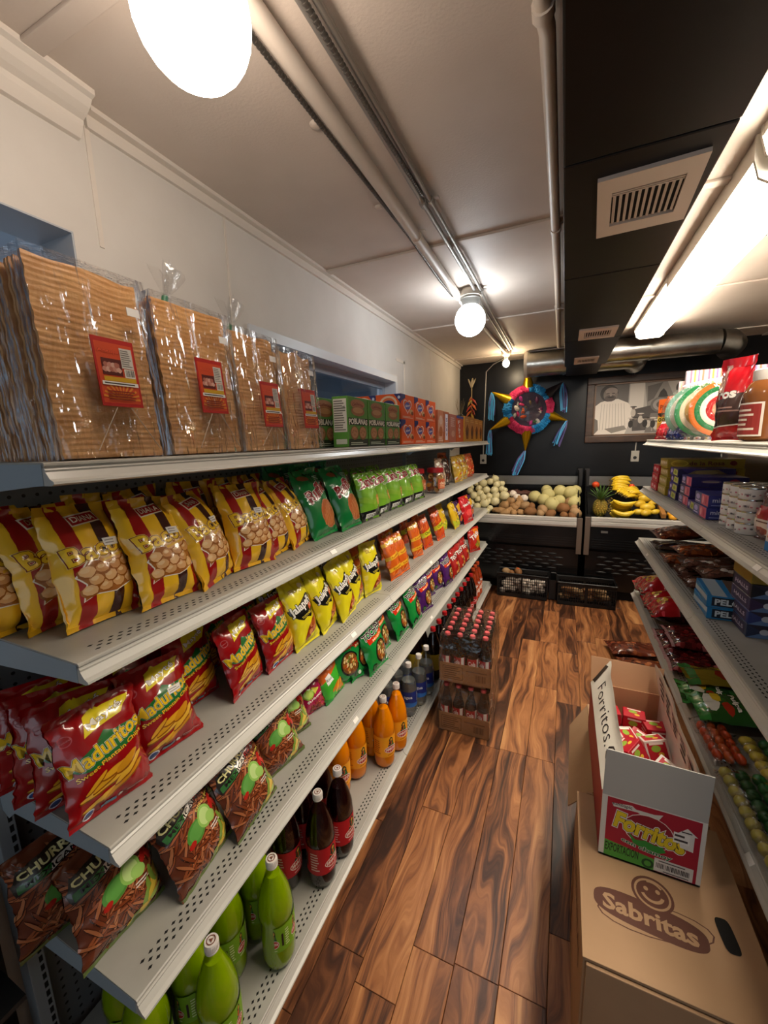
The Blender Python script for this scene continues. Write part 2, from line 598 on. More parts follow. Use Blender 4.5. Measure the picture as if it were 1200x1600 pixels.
# window casing and glass
wn = bpy.data.objects.new('window_1', None); COL.objects.link(wn); wn['kind'] = 'structure'
wn['label'] = 'pale framed interior window above the shelving'
f = MB()
f.b2((XW - T, Y1a, Z1b - 0.03), (XW + 0.012, Y1b + 0.0, Z1b + 0.012))
f.b2((XW - T, Y1b - 0.03, Z1a), (XW + 0.012, Y1b + 0.012, Z1b - 0.03))
f.b2((XW - T, Y1a, Z1a), (XW + 0.012, Y1a + 0.03, Z1b - 0.03))
f.b2((XW - T, Y1a, Z1a - 0.01), (XW + 0.012, Y1b, Z1a + 0.02))
f.build('window_frame', mat('window_frame_paint', '#c9ccd0', rough=0.4), wn, weld=False)
MB().b2((XW - 0.10, Y1a + 0.03, Z1b - 0.075), (XW - 0.075, Y1b - 0.03, Z1b - 0.03)).b2((XW - 0.10, Y1b - 0.075, Z1a + 0.02), (XW - 0.075, Y1b - 0.03, Z1b - 0.075)).build('sash', mat('sash_paint', '#8f9aa6', rough=0.4), wn)
MB().b2((XW - 0.092, Y1a + 0.03, Z1a + 0.02), (XW - 0.088, Y1b - 0.07, Z1b - 0.07)).build('pane', film_mat('window_glass', (0.93, 0.96, 0.98, 1), bump=0.03, bscale=3, rough=0.02), wn)
wn2 = struct('window_2', MB().b2((XW - T, YF, Z2b - 0.004), (XW, Y2b, Z2b)).b2((XW - T, Y2b - 0.004, 1.05), (XW - 0.001, Y2b, Z2b - 0.004)), mat('reveal_paint', '#b4bac2', rough=0.5))
wn2['label'] = 'open window recess at the upper left edge'
# the room next door, seen through both openings
nb = mat('blue_room_paint', '#aab4c0', rough=0.7)
struct('wall_neighbour', MB().b2((XW - 2.0, YF, 0), (XW - 1.95, YB, ZC)).b2((XW - 1.95, YB - 0.05, 0), (XW - T, YB, ZC)).b2((XW - 1.95, YF, 0), (XW - T, YF + 0.05, ZC)), nb)
struct('ceiling_neighbour', MB().b2((XW - 2.0, YF, ZC), (XW - T, YB, ZC + 0.05)), nb)
struct('floor_neighbour', MB().b2((XW - 2.0, YF, -0.05), (XW - T, YB, 0)), nb)
la = bpy.data.lights.new('daylight_next_room', 'AREA'); la.energy = 12; la.size = 1.2; la.color = (0.82, 0.91, 1.0)
lo = bpy.data.objects.new('daylight_next_room', la); COL.objects.link(lo); lo.location = (XW - 1.0, 1.4, 2.3)

# back wall, right wall, wall behind the photographer, ceiling
bw = struct('wall_back', MB().b2((XW - 0.14, YB, -0.08), (XR_, YB + 0.1, ZC)), black_m); bw['label'] = 'glossy black painted end wall behind the produce cases'
struct('wall_right', MB().b2((XR_, YF, -0.08), (XR_ + 0.1, YB, ZC)), wall_m)
struct('wall_front', MB().b2((XW, YF - 0.1, -0.08), (XR_, YF, 0.6)).b2((XW, YF - 0.1, 2.1), (XR_, YF, ZC)).b2((XW, YF - 0.1, 0.6), (-0.8, YF, 2.1)).b2((2.4, YF - 0.1, 0.6), (XR_, YF, 2.1)), wall_m)
struct('window_3', MB().b2((-0.8, YF - 0.06, 0.6), (2.4, YF - 0.055, 2.1)), film_mat('window_glass'))
ce = struct('ceiling', MB().b2((XW - 0.14, YF, ZC), (XR_, YB, ZC + 0.08)), ceil_m); ce['label'] = 'cream painted panel ceiling'
# battens over the ceiling seams
for i, y in enumerate((0.62, 1.88, 3.12, 4.42)):
    o = struct('trim_%d' % (i + 1), MB().b2((XW, y - 0.021, ZC - 0.010), (XR_, y + 0.021, ZC)), ceil_m, bevel=0.003)
o = struct('trim_5', MB().b2((1.55, YF, ZC - 0.011), (1.59, YB, ZC)), ceil_m, bevel=0.003)
# flat band at the top of the left wall, then the crown moulding nearer the photographer
struct('trim_6', MB().b2((XW, 0.765, ZC - 0.042), (XW + 0.012, YB, ZC)).b2((XW, 0.765, ZC - 0.012), (XW + 0.034, YB, ZC)), trim_m)
cp = [(XW, ZC), (XW + 0.085, ZC), (XW + 0.085, ZC - 0.012), (XW + 0.072, ZC - 0.016), (XW + 0.060, ZC - 0.030), (XW + 0.045, ZC - 0.040),
      (XW + 0.030, ZC - 0.047), (XW + 0.026, ZC - 0.058), (XW + 0.020, ZC - 0.068), (XW + 0.012, ZC - 0.080), (XW, ZC - 0.082)]
o = struct('trim_7', MB().prism(cp, 1, YF, 0.745), trim_m); o['label'] = 'cream crown moulding ending at the upper left corner'
# plaster rosette screws on the ceiling
for i, (x, y, r) in enumerate(((-0.652, 1.066, 0.017), (-0.660, 1.49, 0.015))):
    mb = MB().lathe([(0.001, -0.008), (r * 0.5, -0.008), (r * 0.9, -0.004), (r, 0)], 12)
    o = mb.build('ceiling_plug', ceil_m, None, smooth=50); o.location = (x, y, ZC)
    tag(o, ['daubed white screw cover on the ceiling nearer the big globe lamp', 'daubed white screw cover on the ceiling nearer the far seam strip'][i], 'screw cover', 'screw covers on the ceiling')

# ------------------------------------------------------------------ pipes and cables under the ceiling
def pipe(name, label, pts, r, m, n=10, cat='pipe', clips=(), group=None):
    t = thing(name, label, cat, (0, 0, 0), group=group)
    MB().tube(pts, r, n).build('pipe', m, t, smooth=40)
    for (p, rr) in clips:
        MB().tube([(p[0], p[1] - 0.012, p[2]), (p[0], p[1] + 0.012, p[2])], rr, n).b2((p[0] + rr * 0.6, p[1] - 0.008, p[2] + r - 0.004), (p[0] + rr * 0.6 + 0.022, p[1] + 0.008, p[2] + r)).build('clip', m, t, smooth=40)
    return t
pipe_m = mat('painted_pipe', '#cfc4b8', rough=0.45)
cond_m = mat('bare_conduit', '#a09c96', rough=0.35, metal=0.7)
bx_m = mat('armoured_cable', '#6f6b66', rough=0.4, metal=0.8)
pipe('water_pipe', 'thick cream painted pipe running along the ceiling to the globe lamps', [(-0.565, YF + .02, 2.345), (-0.578, 1.2, 2.345), (-0.60, 2.46, 2.345)], 0.021, pipe_m, 14, clips=[((-0.586, 1.7, 2.345), 0.024), ((-0.572, 0.6, 2.345), 0.024)])
pipe('water_pipe', 'cream painted pipe from the far globe lamp to the small bulb', [(-0.60, 2.54, 2.345), (-0.585, 3.4, 2.345), (-0.56, 4.22, 2.35)], 0.018, pipe_m, 12)
pipe('electrical_conduit', 'bare grey conduit beside the cream pipe, left one of the pair', [(-0.492, YF + .02, 2.352), (-0.492, 2.2, 2.352), (-0.512, 2.8, 2.352), (-0.515, 4.12, 2.352)], 0.0085, cond_m, clips=[((-0.492, 1.5, 2.352), 0.014)])
pipe('electrical_conduit', 'bare grey conduit beside the cream pipe, right one of the pair', [(-0.465, YF + .02, 2.354), (-0.465, 2.3, 2.354), (-0.483, 2.9, 2.354), (-0.488, 4.12, 2.354)], 0.0075, cond_m, clips=[((-0.465, 1.5, 2.354), 0.012), ((-0.468, 2.45, 2.354), 0.012)])
def spiral(name, label, pts, r, m):
    t = thing(name, label, 'cable')
    MB().tube(pts, r, 8).build('cable', m, t, smooth=60)
    mb = MB()
    P = [Vector(p) for p in pts]
    for a, b in zip(P[:-1], P[1:]):
        n = int((b - a).length / 0.012)
        for k in range(n):
            p = a.lerp(b, k / n)
            d = (b - a).normalized() * 0.0025
            mb.tube([p - d, p + d], r * 1.25, 8, cap=True)
    o = mb.build('armour_coil', m, t, smooth=60); o['kind'] = 'stuff'
spiral('armoured_cable', 'grey armoured cable left of the cream ceiling pipe', [(-0.628, -0.6, 2.366), (-0.632, 1.05, 2.366), (-0.628, 1.7, 2.366), (-0.64, 2.2, 2.362), (-0.63, 2.45, 2.35)], 0.0055, bx_m)
spiral('armoured_cable', 'grey armoured cable lying over the pair of conduits', [(-0.478, -0.6, 2.338), (-0.478, 1.15, 2.338), (-0.480, 1.45, 2.352)], 0.0055, bx_m)
pipe('water_pipe', 'slim white pipe running beside the black duct', [(-0.078, YF + .02, 2.345), (-0.076, 0.99, 2.345), (-0.071, 1.03, 2.348), (-0.073, 2.4, 2.348), (-0.088, 4.2, 2.348)], 0.017, pipe_m, 12,
     clips=[((-0.076, 0.98, 2.345), 0.022), ((-0.071, 1.9, 2.348), 0.021), ((-0.078, 2.95, 2.348), 0.021)])

# ------------------------------------------------------------------ lamps
def globe(name, label, loc, colr, s, sep):
    t = thing(name, label, 'lamp', loc, group='globe lamps on the ceiling')
    h = ZC - loc[2]
    MB().lathe([(0.055, h - 0.05), (0.062, h - 0.045), (0.062, h - 0.02), (0.045, h)], 20).build('base', mat('lamp_base_paint', '#b5aca0', rough=0.4), t, smooth=40)
    MB().lathe([(0.040, 0.070), (0.046, 0.082), (0.050, 0.105), (0.058, 0.112), (0.058, h - 0.05)], 20).build('collar', mat('lamp_collar', '#77746e', rough=0.35, metal=0.6), t, smooth=40)
    prof = [(0.0005, -0.088)] + [(0.086 * math.sin(PI * k / 14), -0.088 * math.cos(PI * k / 14)) for k in range(1, 12)] + [(0.044, 0.076)]
    MB().lathe(prof, 28).build('globe', emit_mat('lit_globe_' + sep, colr, s), t, smooth=80)
globe('globe_lamp', 'large lit white globe lamp at the top of the picture', (-0.545, 0.552, 2.175), (1.0, 0.84, 0.69), GLOBE_NEAR, 'near')
globe('globe_lamp', 'lit white globe lamp halfway down the ceiling pipe', (-0.530, 2.455, 2.208), (0.90, 0.96, 1.0), GLOBE_FAR, 'far')
t = thing('bare_bulb', 'small bare bulb glowing at the end of the ceiling pipe', 'lamp', (-0.565, 4.28, 2.262))
MB().ball((0, 0, 0), (0.032, 0.032, 0.036), 16, 10).build('bulb', emit_mat('lit_bulb', (1.0, 0.78, 0.5), BULB), t, smooth=80)
MB().lathe([(0.018, 0.030), (0.020, 0.06), (0.03, 0.07), (0.045, 0.085), (0.05, 0.108)], 16).build('socket', mat('bulb_socket', '#c8beb2', rough=0.4), t, smooth=40)
# fluorescent wraparound fixtures
lens = emit_mat('lit_lens', (1.0, 0.87, 0.70), TUBE)
fx_m = mat('fixture_white', '#e8e4da', rough=0.4)
for i, y0 in enumerate((2.80, 1.66, 0.50)):
    ln = 1.13
    x0 = 0.47
    t = thing('fluorescent_fixture', 'lit white ceiling light strip, ' + ['the one at the far end near the silver duct', 'the middle one beside the black duct', 'the one at the right edge of the picture', 'the first one behind the viewer', 'the second one behind the viewer'][i], 'lamp', (x0, y0, 0), group='fluorescent ceiling lights')
    z = ZC
    lift = 0.035 if i == 1 else 0.0
    MB().b2((0.0, 0.012, z - 0.03 - lift), (0.21, ln - 0.012, z)).build('housing', fx_m, t)
    pr = [(0.004, z - 0.03 - lift), (0.018, z - 0.075 - lift), (0.04, z - 0.092 - lift), (0.17, z - 0.092 - lift), (0.192, z - 0.075 - lift), (0.206, z - 0.03 - lift)]
    MB().prism(pr, 1, 0.012, ln - 0.012).build('lens', lens, t)
    pe = [(-0.004, z), (-0.002, z - 0.03 - lift), (0.013, z - 0.08 - lift), (0.038, z - 0.097 - lift), (0.172, z - 0.097 - lift), (0.197, z - 0.08 - lift), (0.212, z - 0.03 - lift), (0.214, z)]
    for a, b in ((0, 0.012), (ln - 0.012, ln)):
        MB().prism(pe, 1, a, b).build('end_cap', fx_m, t)

# ------------------------------------------------------------------ black air duct with its grilles
duct_m = mat('black_duct_paint', '#080607', rough=0.4, spec=0.25, bump=0.06, bscale=6, col2='#120e0f', nscale=3)
t = thing('air_duct', 'long matte black box duct hung under the ceiling', 'duct', (0, 0, 0))
DX0, DX1, DZ = -0.028, 0.252, 2.060
ys = [YF + 0.02, -1.3, -0.15, 0.98, 1.62, 2.62, 3.52]
for a, b in zip(ys[:-1], ys[1:]):
    MB().b2((DX0, a + 0.0015, DZ), (DX1, b - 0.0015, ZC)).build('duct_section', duct_m, t, bevel=0.004)
    MB().b2((DX0 + 0.004, b - 0.0015, DZ + 0.004), (DX1 - 0.004, b + 0.0015, ZC)).build('duct_joint', blk, t)
def grille(label, x0, x1, y0, y1, skew=0):
    g = thing('air_grille', label, 'vent', ((x0 + x1) / 2, (y0 + y1) / 2, DZ), (0, 0, skew), group='grilles in the black duct')
    wx, wy = (x1 - x0) / 2, (y1 - y0) / 2
    m = mat('grille_paint', '#cbb9ac', rough=0.5)
    bx_, by_ = wx * 0.70, wy * 0.60
    fr = MB()
    for a, b, c, d in ((-wx, -wy, wx, -by_), (-wx, by_, wx, wy), (-wx, -by_, -bx_, by_), (bx_, -by_, wx, by_)):
        fr.b2((a, b, -0.008), (c, d, 0.0))
    fr.build('frame', m, g)
    MB().b2((-bx_, -by_, -0.0006), (bx_, by_, 0)).build('opening', blk, g)
    n = 11
    for k in range(n):
        x = -bx_ + 2 * bx_ * (k + 0.5) / n
        MB().box((x, by_ * 0.08, -0.004), (2 * bx_ / n * 0.42, by_ * 1.62, 0.004), rot=Matrix.Rotation(0.35, 3, 'Y')).build('slat', m, g)
    for k in range(3):
        y = -by_ + 0.006 + k * by_ * 0.10
        MB().b2((-bx_, y - by_ * 0.022, -0.006), (bx_, y + by_ * 0.022, -0.003)).build('slat', m, g)
grille('large white grille in the near part of the black duct', 0.045, 0.236, 1.045, 1.315, math.radians(-3))
grille('small white grille in the middle of the black duct', 0.042, 0.215, 2.36, 2.585)
grille('small white grille at the far end of the black duct', 0.035, 0.185, 3.16, 3.40)
# round silver duct along the end wall
t = thing('round_duct', 'large round galvanised duct running along the top of the black wall', 'duct', (0, 0, 0))
def seg(x0, x1, y, z, r, nm='duct_section'):
    MB().tube([(x0, y, z), (x1, y, z)], r, 28).build(nm, steel, t, smooth=40)
    MB().tube([(x0, y, z), (x0 + 0.02, y, z)], r + 0.004, 28).build('seam_ring', steel, t, smooth=40)
seg(-0.37, -0.05, 4.40, 2.245, 0.118)
seg(-0.05, 0.50, 4.42, 2.235, 0.108)
MB().tube([(-0.40, 4.40, 2.245), (-0.37, 4.40, 2.245)], 0.123, 28).build('end_collar', mat('duct_tape_white', '#d9d3c8', rough=0.5), t, smooth=40)
MB().tube([(0.48, 4.42, 2.235), (0.53, 4.425, 2.225), (0.55, 4.45, 2.21), (0.56, 4.55, 2.19)], [0.108, 0.108, 0.1, 0.09], 24).build('elbow', steel, t, smooth=40)
seg(0.30, 0.62, 4.22, 2.262, 0.098)
seg(0.62, 1.10, 4.22, 2.255, 0.094)
MB().tube([(1.10, 4.22, 2.255), (1.17, 4.235, 2.25), (1.21, 4.30, 2.24), (1.23, 4.45, 2.23)], [0.094, 0.094, 0.092, 0.09], 24).build('elbow', steel, t, smooth=40)
MB().b2((DX0 + 0.01, 3.52, 2.10), (DX1 - 0.01, 4.34, ZC)).build('joining_boot', duct_m, t)

# ================================================================== gondola shelving
shelf_m = mat('shelf_enamel', '#adaba4', rough=0.38, col2='#a3a199', nscale=7, bump=0.02, bscale=80)
lip_m = mat('price_channel', '#b9b7b0', rough=0.32, spec=0.6)
side_m = mat('shelf_bracket', '#9aa7b0', rough=0.45)
up_m = mat('upright_steel', '#8d9499', rough=0.45)
tag_m = mat('price_tag', '#efece6', rough=0.6)
peg = peg_mat()
SEC = 1.219
def gondola(name, label, sgn, xfront, yfar, nsec, levels, deck_x, deck_z, depth, top, back):
    """sgn +1: shelves face +X; -1: face -X.  Local x grows towards the aisle."""
    t = thing(name, label, 'shelving', (0, 0, 0))
    y0 = yfar - nsec * SEC
    X = lambda d: xfront - sgn * d              # d metres behind the front edge
    xb = X(depth)
    def orient(me):
        return me
    for k in range(nsec + 1):
        y = y0 + k * SEC
        a = MB().b2((xb - sgn * 0.045, y - 0.016, 0), (xb, y + 0.016, top)).mesh('upright', up_m, bevel=0.002)
        u = link('upright', a, t)
        sl = MB()
        z = 0.06
        while z < top - 0.03:
            sl.b2((xb - sgn * 0.002, y + 0.004, z), (xb + sgn * 0.0006, y + 0.011, z + 0.016))
            z += 0.0254
        s_ = sl.build('slots', blk, u); s_['kind'] = 'stuff'
    for k in range(nsec):
        ya, yb = y0 + k * SEC, y0 + (k + 1) * SEC
        MB().b2((xb - sgn * 0.03, ya + 0.017, 0.02), (xb - sgn * 0.024, yb - 0.017, top - 0.02)).build('back_panel', back, t)
    MB().b2((xb - sgn * 0.045, y0, 0), (xb - sgn * 0.03, yfar, 0.02)).build('base_rail', up_m, t)
    def shelf_section(z, xf, ya, yb, deep, deck=False, tags=()):
        xbk = xf - sgn * deep
        sh = MB()
        g = 0.0012
        sh.b2((xbk, ya + g, z - 0.004), (xf - sgn * 0.004, yb - g, z))
        sh.tube([(xf - sgn * 0.004, ya + g, z - 0.004), (xf - sgn * 0.004, yb - g, z - 0.004)], 0.004, 8)
        o = sh.build('shelf', shelf_m, t)
        pr = [(xf - sgn * 0.006, z - 0.004), (xf + sgn * 0.001, z - 0.011), (xf + sgn * 0.0005, z - 0.014), (xf + sgn * 0.009, z - 0.024), (xf + sgn * 0.017, z - 0.0275),
              (xf + sgn * 0.018, z - 0.031), (xf + sgn * 0.010, z - 0.034), (xf - sgn * 0.012, z - 0.034), (xf - sgn * 0.012, z - 0.010)]
        MB().prism(pr, 1, ya + g, yb - g).build('price_channel', lip_m, o)
        # perforations: three staggered rows behind the nose
        pf = MB()
        n = 64
        for r_ in range(3):
            for i in range(n):
                yy = ya + 0.045 + (yb - ya - 0.09) * (i + (0.5 if r_ % 2 else 0.0)) / n
                xx = xf - sgn * (0.024 + 0.0115 * r_)
                pf.add([(xx - 0.0032, yy, z + 0.0003), (xx, yy - 0.0055, z + 0.0003), (xx + 0.0032, yy, z + 0.0003), (xx, yy + 0.0055, z + 0.0003)], [(0, 1, 2, 3)])
        p_ = pf.build('perforations', blk, o); p_['kind'] = 'stuff'
        if not deck:
            for yy in (ya + 0.0025, yb - 0.0025):
                hb = 0.075
                pb = [(xf - sgn * 0.006, z - 0.003), (xf - sgn * 0.008, z - 0.034), (xf - sgn * 0.04, z - 0.036), (xbk + sgn * 0.05, z - hb + 0.012), (xbk + sgn * 0.02, z - hb - 0.012), (xbk, z - hb), (xbk, z + 0.008), (xbk + sgn * 0.05, z - 0.003)]
                MB().prism(pb, 1, yy - 0.0022, yy + 0.0022).build('bracket', side_m, o)
        else:
            MB().b2((xf - sgn * 0.02, ya + g, 0), (xf - sgn * 0.015, yb - g, z - 0.034)).build('kick_plate', side_m, o)
        for ty in tags:
            yy = ya + ty * SEC
            c = (xf + sgn * 0.0062, yy, z - 0.0185)
            mb = MB()
            dx = sgn * 0.0045
            mb.add([(c[0] - dx, yy - 0.016, c[2] + 0.006), (c[0] - dx, yy + 0.016, c[2] + 0.006), (c[0] + dx, yy + 0.016, c[2] - 0.0055), (c[0] + dx, yy - 0.016, c[2] - 0.0055),
                    (c[0] - dx - sgn * .0008, yy - 0.016, c[2] + 0.0052), (c[0] - dx - sgn * .0008, yy + 0.016, c[2] + 0.0052), (c[0] + dx - sgn * .0008, yy + 0.016, c[2] - 0.0063), (c[0] + dx - sgn * .0008, yy - 0.016, c[2] - 0.0063)],
                   [(0, 1, 2, 3), (7, 6, 5, 4), (0, 4, 5, 1), (1, 5, 6, 2), (2, 6, 7, 3), (3, 7, 4, 0)])
            mb.build('price_tag', tag_m, o)
    rt = random.Random(5)
    for li, z in enumerate(levels):
        for k in range(nsec):
            tags = [0.25 + 0.5 * rt.random()] if (li and rt.random() < 0.75) else []
            shelf_section(z, xfront, y0 + k * SEC, y0 + (k + 1) * SEC, depth, tags=tags)
    for k in range(nsec):
        shelf_section(deck_z, deck_x, y0 + k * SEC, y0 + (k + 1) * SEC, depth + sgn * (deck_x - xfront), True)
    return t
LZ = [1.514, 1.200, 0.857, 0.517]
gondola('gondola_shelving', 'long grey metal shelving run along the left wall, full of snacks and bottles', 1, -0.679, 0.3247 + 3 * SEC, 3, LZ, -0.631, 0.097, 0.375, 1.52, peg)
RZ = [1.500, 1.2145, 0.884, 0.535]
gondola('gondola_shelving', 'grey metal shelving on the right side of the aisle, full of candy', -1, 0.458, 2.93, 2, RZ, 0.68, 0.097, 0.375, 1.52, mat('right_back_board', '#7d7367', rough=0.6))

# ================================================================== snack bags
def bag_surface(W, H, T, seed, top=0.93, bot=0.05, belly=0.42, pinch=0.07, wr=1.0):
    """front and back sheets of a filled pillow bag; local x across, -y towards the reader, z up"""
    off = Vector((seed * 3.7, seed * 1.3, seed * 7.1))
    def f(u, v, side):
        s = 2 * u - 1
        vt = min(1, max(0, (v - bot) / (top - bot)))
        k = math.log(0.5) / math.log(belly)
        g = max(0.0, math.sin(PI * vt ** k)) ** 0.55
        prof = max(0.0, 1 - abs(s) ** 2.3) ** 0.62
        d = T / 2 * prof * g
        x = s * W / 2 * (1 - pinch * g) + (0.005 * noise.noise(Vector((v * 7, seed + s, 3))) + 0.003 * noise.noise(Vector((v * 19, seed + s, 5)))) * wr * s * s
        seal = math.exp(-min(abs(v - bot), abs(v - top)) / 0.09)
        edge = 1 - prof
        q = Vector((s * 2.2, v * 3.4, side * 5.0)) + off
        wv = noise.noise(q) * 0.0075 * (0.35 + 0.65 * edge + 0.3 * seal) * wr
        wv += noise.noise(q * 3.1) * 0.0042 * (0.4 + 0.9 * seal) * wr
        pl = math.sin(s * 17 + seed * 2.1 + 2 * noise.noise(q * 1.7)) * 0.0022 * seal * wr * (1 if bot < v < top else 0.5)
        y = side * (d + wv * (1 if g > 0.02 else 0.25)) + pl
        y += 0.006 * math.sin(u * 5 + seed) * max(0.0, (v - top) / (1 - top)) if v > top else 0
        z = v * H - 0.012 * H * (1 - s * s) * (1 if v < 0.3 else 0) * (1 - v / 0.3) * -1
        return Vector((x, y, z))
    return f

BAG = {}
NU, NV = 18, 26
def bag_kind(key, W, H, T, base, draw, back=None, top=0.93, bot=0.05, n=2, wr=1.4, pinch=0.07, belly=0.42, seal=None):
    vs = []
    for q in range(n):
        f = bag_surface(W, H, T, q * 1.7 + (hash(key) % 7 if False else sum(map(ord, key)) % 11), top, bot, belly=belly, pinch=pinch, wr=wr)
        gr = {sd: [[f(i / NU, j / NV, sd) for i in range(NU + 1)] for j in range(NV + 1)] for sd in (-1, 1)}
        jb, jt = round(bot * NV), round(top * NV)
        def sheet(j0, j1):
            mb = MB()
            for sd in (-1, 1):
                mb.grid(lambda u, v, sd=sd: gr[sd][j0 + round(v * (j1 - j0))][round(u * NU)], NU, j1 - j0, 0 if sd < 0 else 1, tri=True)
            return mb
        bk = back or base
        body = sheet(jb, jt).mesh('bag_body', [base, bk], smooth=70)
        sl = seal or base
        ts = sheet(jt, NV).mesh('top_seal', [sl, sl], smooth=70)
        bs = sheet(0, max(1, jb)).mesh('bottom_seal', [sl, sl], smooth=70)
        G = gr[-1]
        VN = []
        for j in range(NV + 1):
            VN.append([])
            for i in range(NU + 1):
                du = G[j][min(NU, i + 1)] - G[j][max(0, i - 1)]
                dv = G[min(NV, j + 1)][i] - G[max(0, j - 1)][i]
                nn = du.cross(dv)
                VN[-1].append(nn.normalized() if nn.length > 1e-12 else Vector((0, -1, 0)))
        def surf(u, v, G=G, VN=VN):
            """exactly the facets of the body sheet: every cell is split along its rising diagonal"""
            a, b = min(max(u, 0) * NU, NU - 1e-6), min(max(v, 0) * NV, NV - 1e-6)
            i, j = int(a), int(b); a -= i; b -= j
            def mixv(A):
                if a >= b:
                    return A[j][i] * (1 - a) + A[j][i + 1] * (a - b) + A[j + 1][i + 1] * b
                return A[j][i] * (1 - b) + A[j + 1][i] * (b - a) + A[j + 1][i + 1] * a
            return mixv(G), mixv(VN)
        P = Print(W, H)
        draw(P)
        pm = P.mesh('front_print', surf, NU, NV, eps=0.0005, diag=True)
        for p in pm.polygons:
            p.use_smooth = True
        st = Print(W, H)
        st.rect(0.56, 0.60, 0.78, 0.665, mat('price_sticker_paper', '#e9e6e2', rough=0.55))
        st.lines(0.58, 0.61, 0.77, 0.655, 2, mat('ink_a09a94', '#a09a94', rough=0.55), seed=q)
        sm = st.mesh('price_sticker', surf, NU, NV, eps=0.0022, diag=True)
        vs.append((body, ts, bs, pm, sm))
    BAG[key] = dict(W=W, H=H, T=T, v=vs)

def bag(key, label, loc, yaw=0.0, lean=15.0, roll=0.0, var=0, sc=1.0, group=None, cat='snack bag', face=90.0, sticker=False, name='snack_bag', mtx=None):
    k = BAG[key]
    body, ts, bs, pm, sm = k['v'][var % len(k['v'])]
    rot = (math.radians(-lean), math.radians(roll), math.radians(face + yaw)) if mtx is None else mtx.to_euler()
    t = thing(name, label, cat, loc, rot, group)
    t.scale = (sc, sc, sc)
    link('bag_body', body, t); link('top_seal', ts, t); link('bottom_seal', bs, t); link('front_print', pm, t)
    if sticker:
        link('price_sticker', sm, t)
    return t

F = foil
# --- the artwork of each kind
def art_bacon(P):
    for x0, x1, c in ((0.13, 0.30, '#9c1616'), (0.52, 0.68, '#3a1514'), (0.84, 0.95, '#9c1616')):
        P.rect(x0, 0.0, x1, 1.0, F(c))
    P.poly([(0.30, 0.80), (0.68, 0.83), (0.66, 0.93), (0.28, 0.90)], F('#f0e2c8')).poly([(0.315, 0.812), (0.665, 0.84), (0.648, 0.918), (0.298, 0.888)], F('#a51a18'))
    P.text('DIANA', 0.48, 0.866, 0.29, 0.05, F('#f3e6cc'), rot=4)
    win = [(0.16, 0.20), (0.30, 0.235), (0.55, 0.215), (0.90, 0.28), (0.93, 0.46), (0.82, 0.56), (0.60, 0.545), (0.40, 0.50), (0.28, 0.52), (0.12, 0.40), (0.20, 0.33)]
    P.poly(win, F('#f0e8d8'))
    P.poly([(0.53 + (x - 0.53) * 0.95, 0.38 + (y - 0.38) * 0.95) for x, y in win], F('#a8672f'))
    r = random.Random(4)
    for j in range(4):
        for i in range(4):
            x, y = 0.24 + 0.185 * i + (0.085 if j % 2 else 0), 0.275 + 0.072 * j + 0.012 * i
            if x > 0.86 or (i == 0 and j == 3): continue
            c = r.choice(('#dca870', '#e6b883', '#cf9660', '#d89f68'))
            P.blob(x, y, 0.112, 0.056, F('#98591f'), seed=r.random(), n=9, jag=0.2)
            P.blob(x, y + 0.005, 0.100, 0.048, F(c), seed=r.random(), n=9, jag=0.2)
            P.blob(x - 0.02, y + 0.016, 0.055, 0.020, F('#eac695'), seed=r.random(), n=8, jag=0.3)
    P.text('Bacon', 0.50, 0.60, 0.84, 0.15, F('#f4c92a'), rot=9, bold=0.022, outs=((F('#f1d678'), 0.07), (F('#6e1412'), 0.045)))
    P.poly([(0.45, 0.475), (0.93, 0.535), (0.93, 0.555), (0.45, 0.497)], F('#e6b53a'))
def art_ruffles(P):
    P.blob(0.30, 0.86, 0.20, 0.045, F('#8a4a25'), seed=2, n=10, rot=-12)
    P.ell(0.62, 0.30, 0.31, 0.21, F('#c9794a'), rot=12, n=26)
    P.ell(0.62, 0.30, 0.295, 0.198, F('#b5622f'), rot=12, n=26)
    for k in range(9):
        a = -0.24 + 0.06 * k
        hl = math.sqrt(max(0, 1 - (a / 0.27) ** 2)) * 0.16
        P.poly([(0.62 + a - 0.012, 0.30 - hl + a * 0.3), (0.62 + a + 0.012, 0.30 - hl + a * 0.3), (0.62 + a + 0.055, 0.30 + hl + a * 0.3), (0.62 + a + 0.03, 0.30 + hl + a * 0.3)], F('#d18a56'))
    P.text('Ruffles', 0.54, 0.66, 0.86, 0.17, F('#8c1b22'), rot=20, shear=0.25, bold=0.03, outs=((F('#efe9e2'), 0.075), (F('#4a0d12'), 0.03)))
    P.lines(0.66, 0.80, 0.92, 0.87, 3, F('#bfe0c4'))
def art_zambos(P):
    P.rect(0, 0, 1, 0.20, F('#17181a')); P.poly([(0, 0.20), (0.55, 0.20), (1, 0.23), (1, 0.19), (0, 0.17)], F('#17181a'))
    P.poly([(0, 0.52), (0.45, 0.40), (1, 0.58), (1, 0.50), (0.45, 0.30), (0, 0.40)], F('#8cbd3a'))
    P.blob(0.74, 0.40, 0.20, 0.13, F('#c98f3e'), seed=5, n=9, jag=0.2)
    P.poly([(0.58, 0.44), (0.92, 0.42), (0.90, 0.18), (0.80, 0.19)], F('#e2b45c'))
    P.text('Zambos', 0.52, 0.80, 0.92, 0.20, F('#9c1f24'), rot=6, bold=0.035, outs=((F('#f0ebe2'), 0.075),), shear=0.1)
    P.lines(0.45, 0.63, 0.92, 0.68, 2, F('#dfeac4'))
    P.rect(0.10, 0.055, 0.48, 0.145, F('#e8e8e6')); P.text('YOYO', 0.29, 0.10, 0.32, 0.055, F('#222222'))
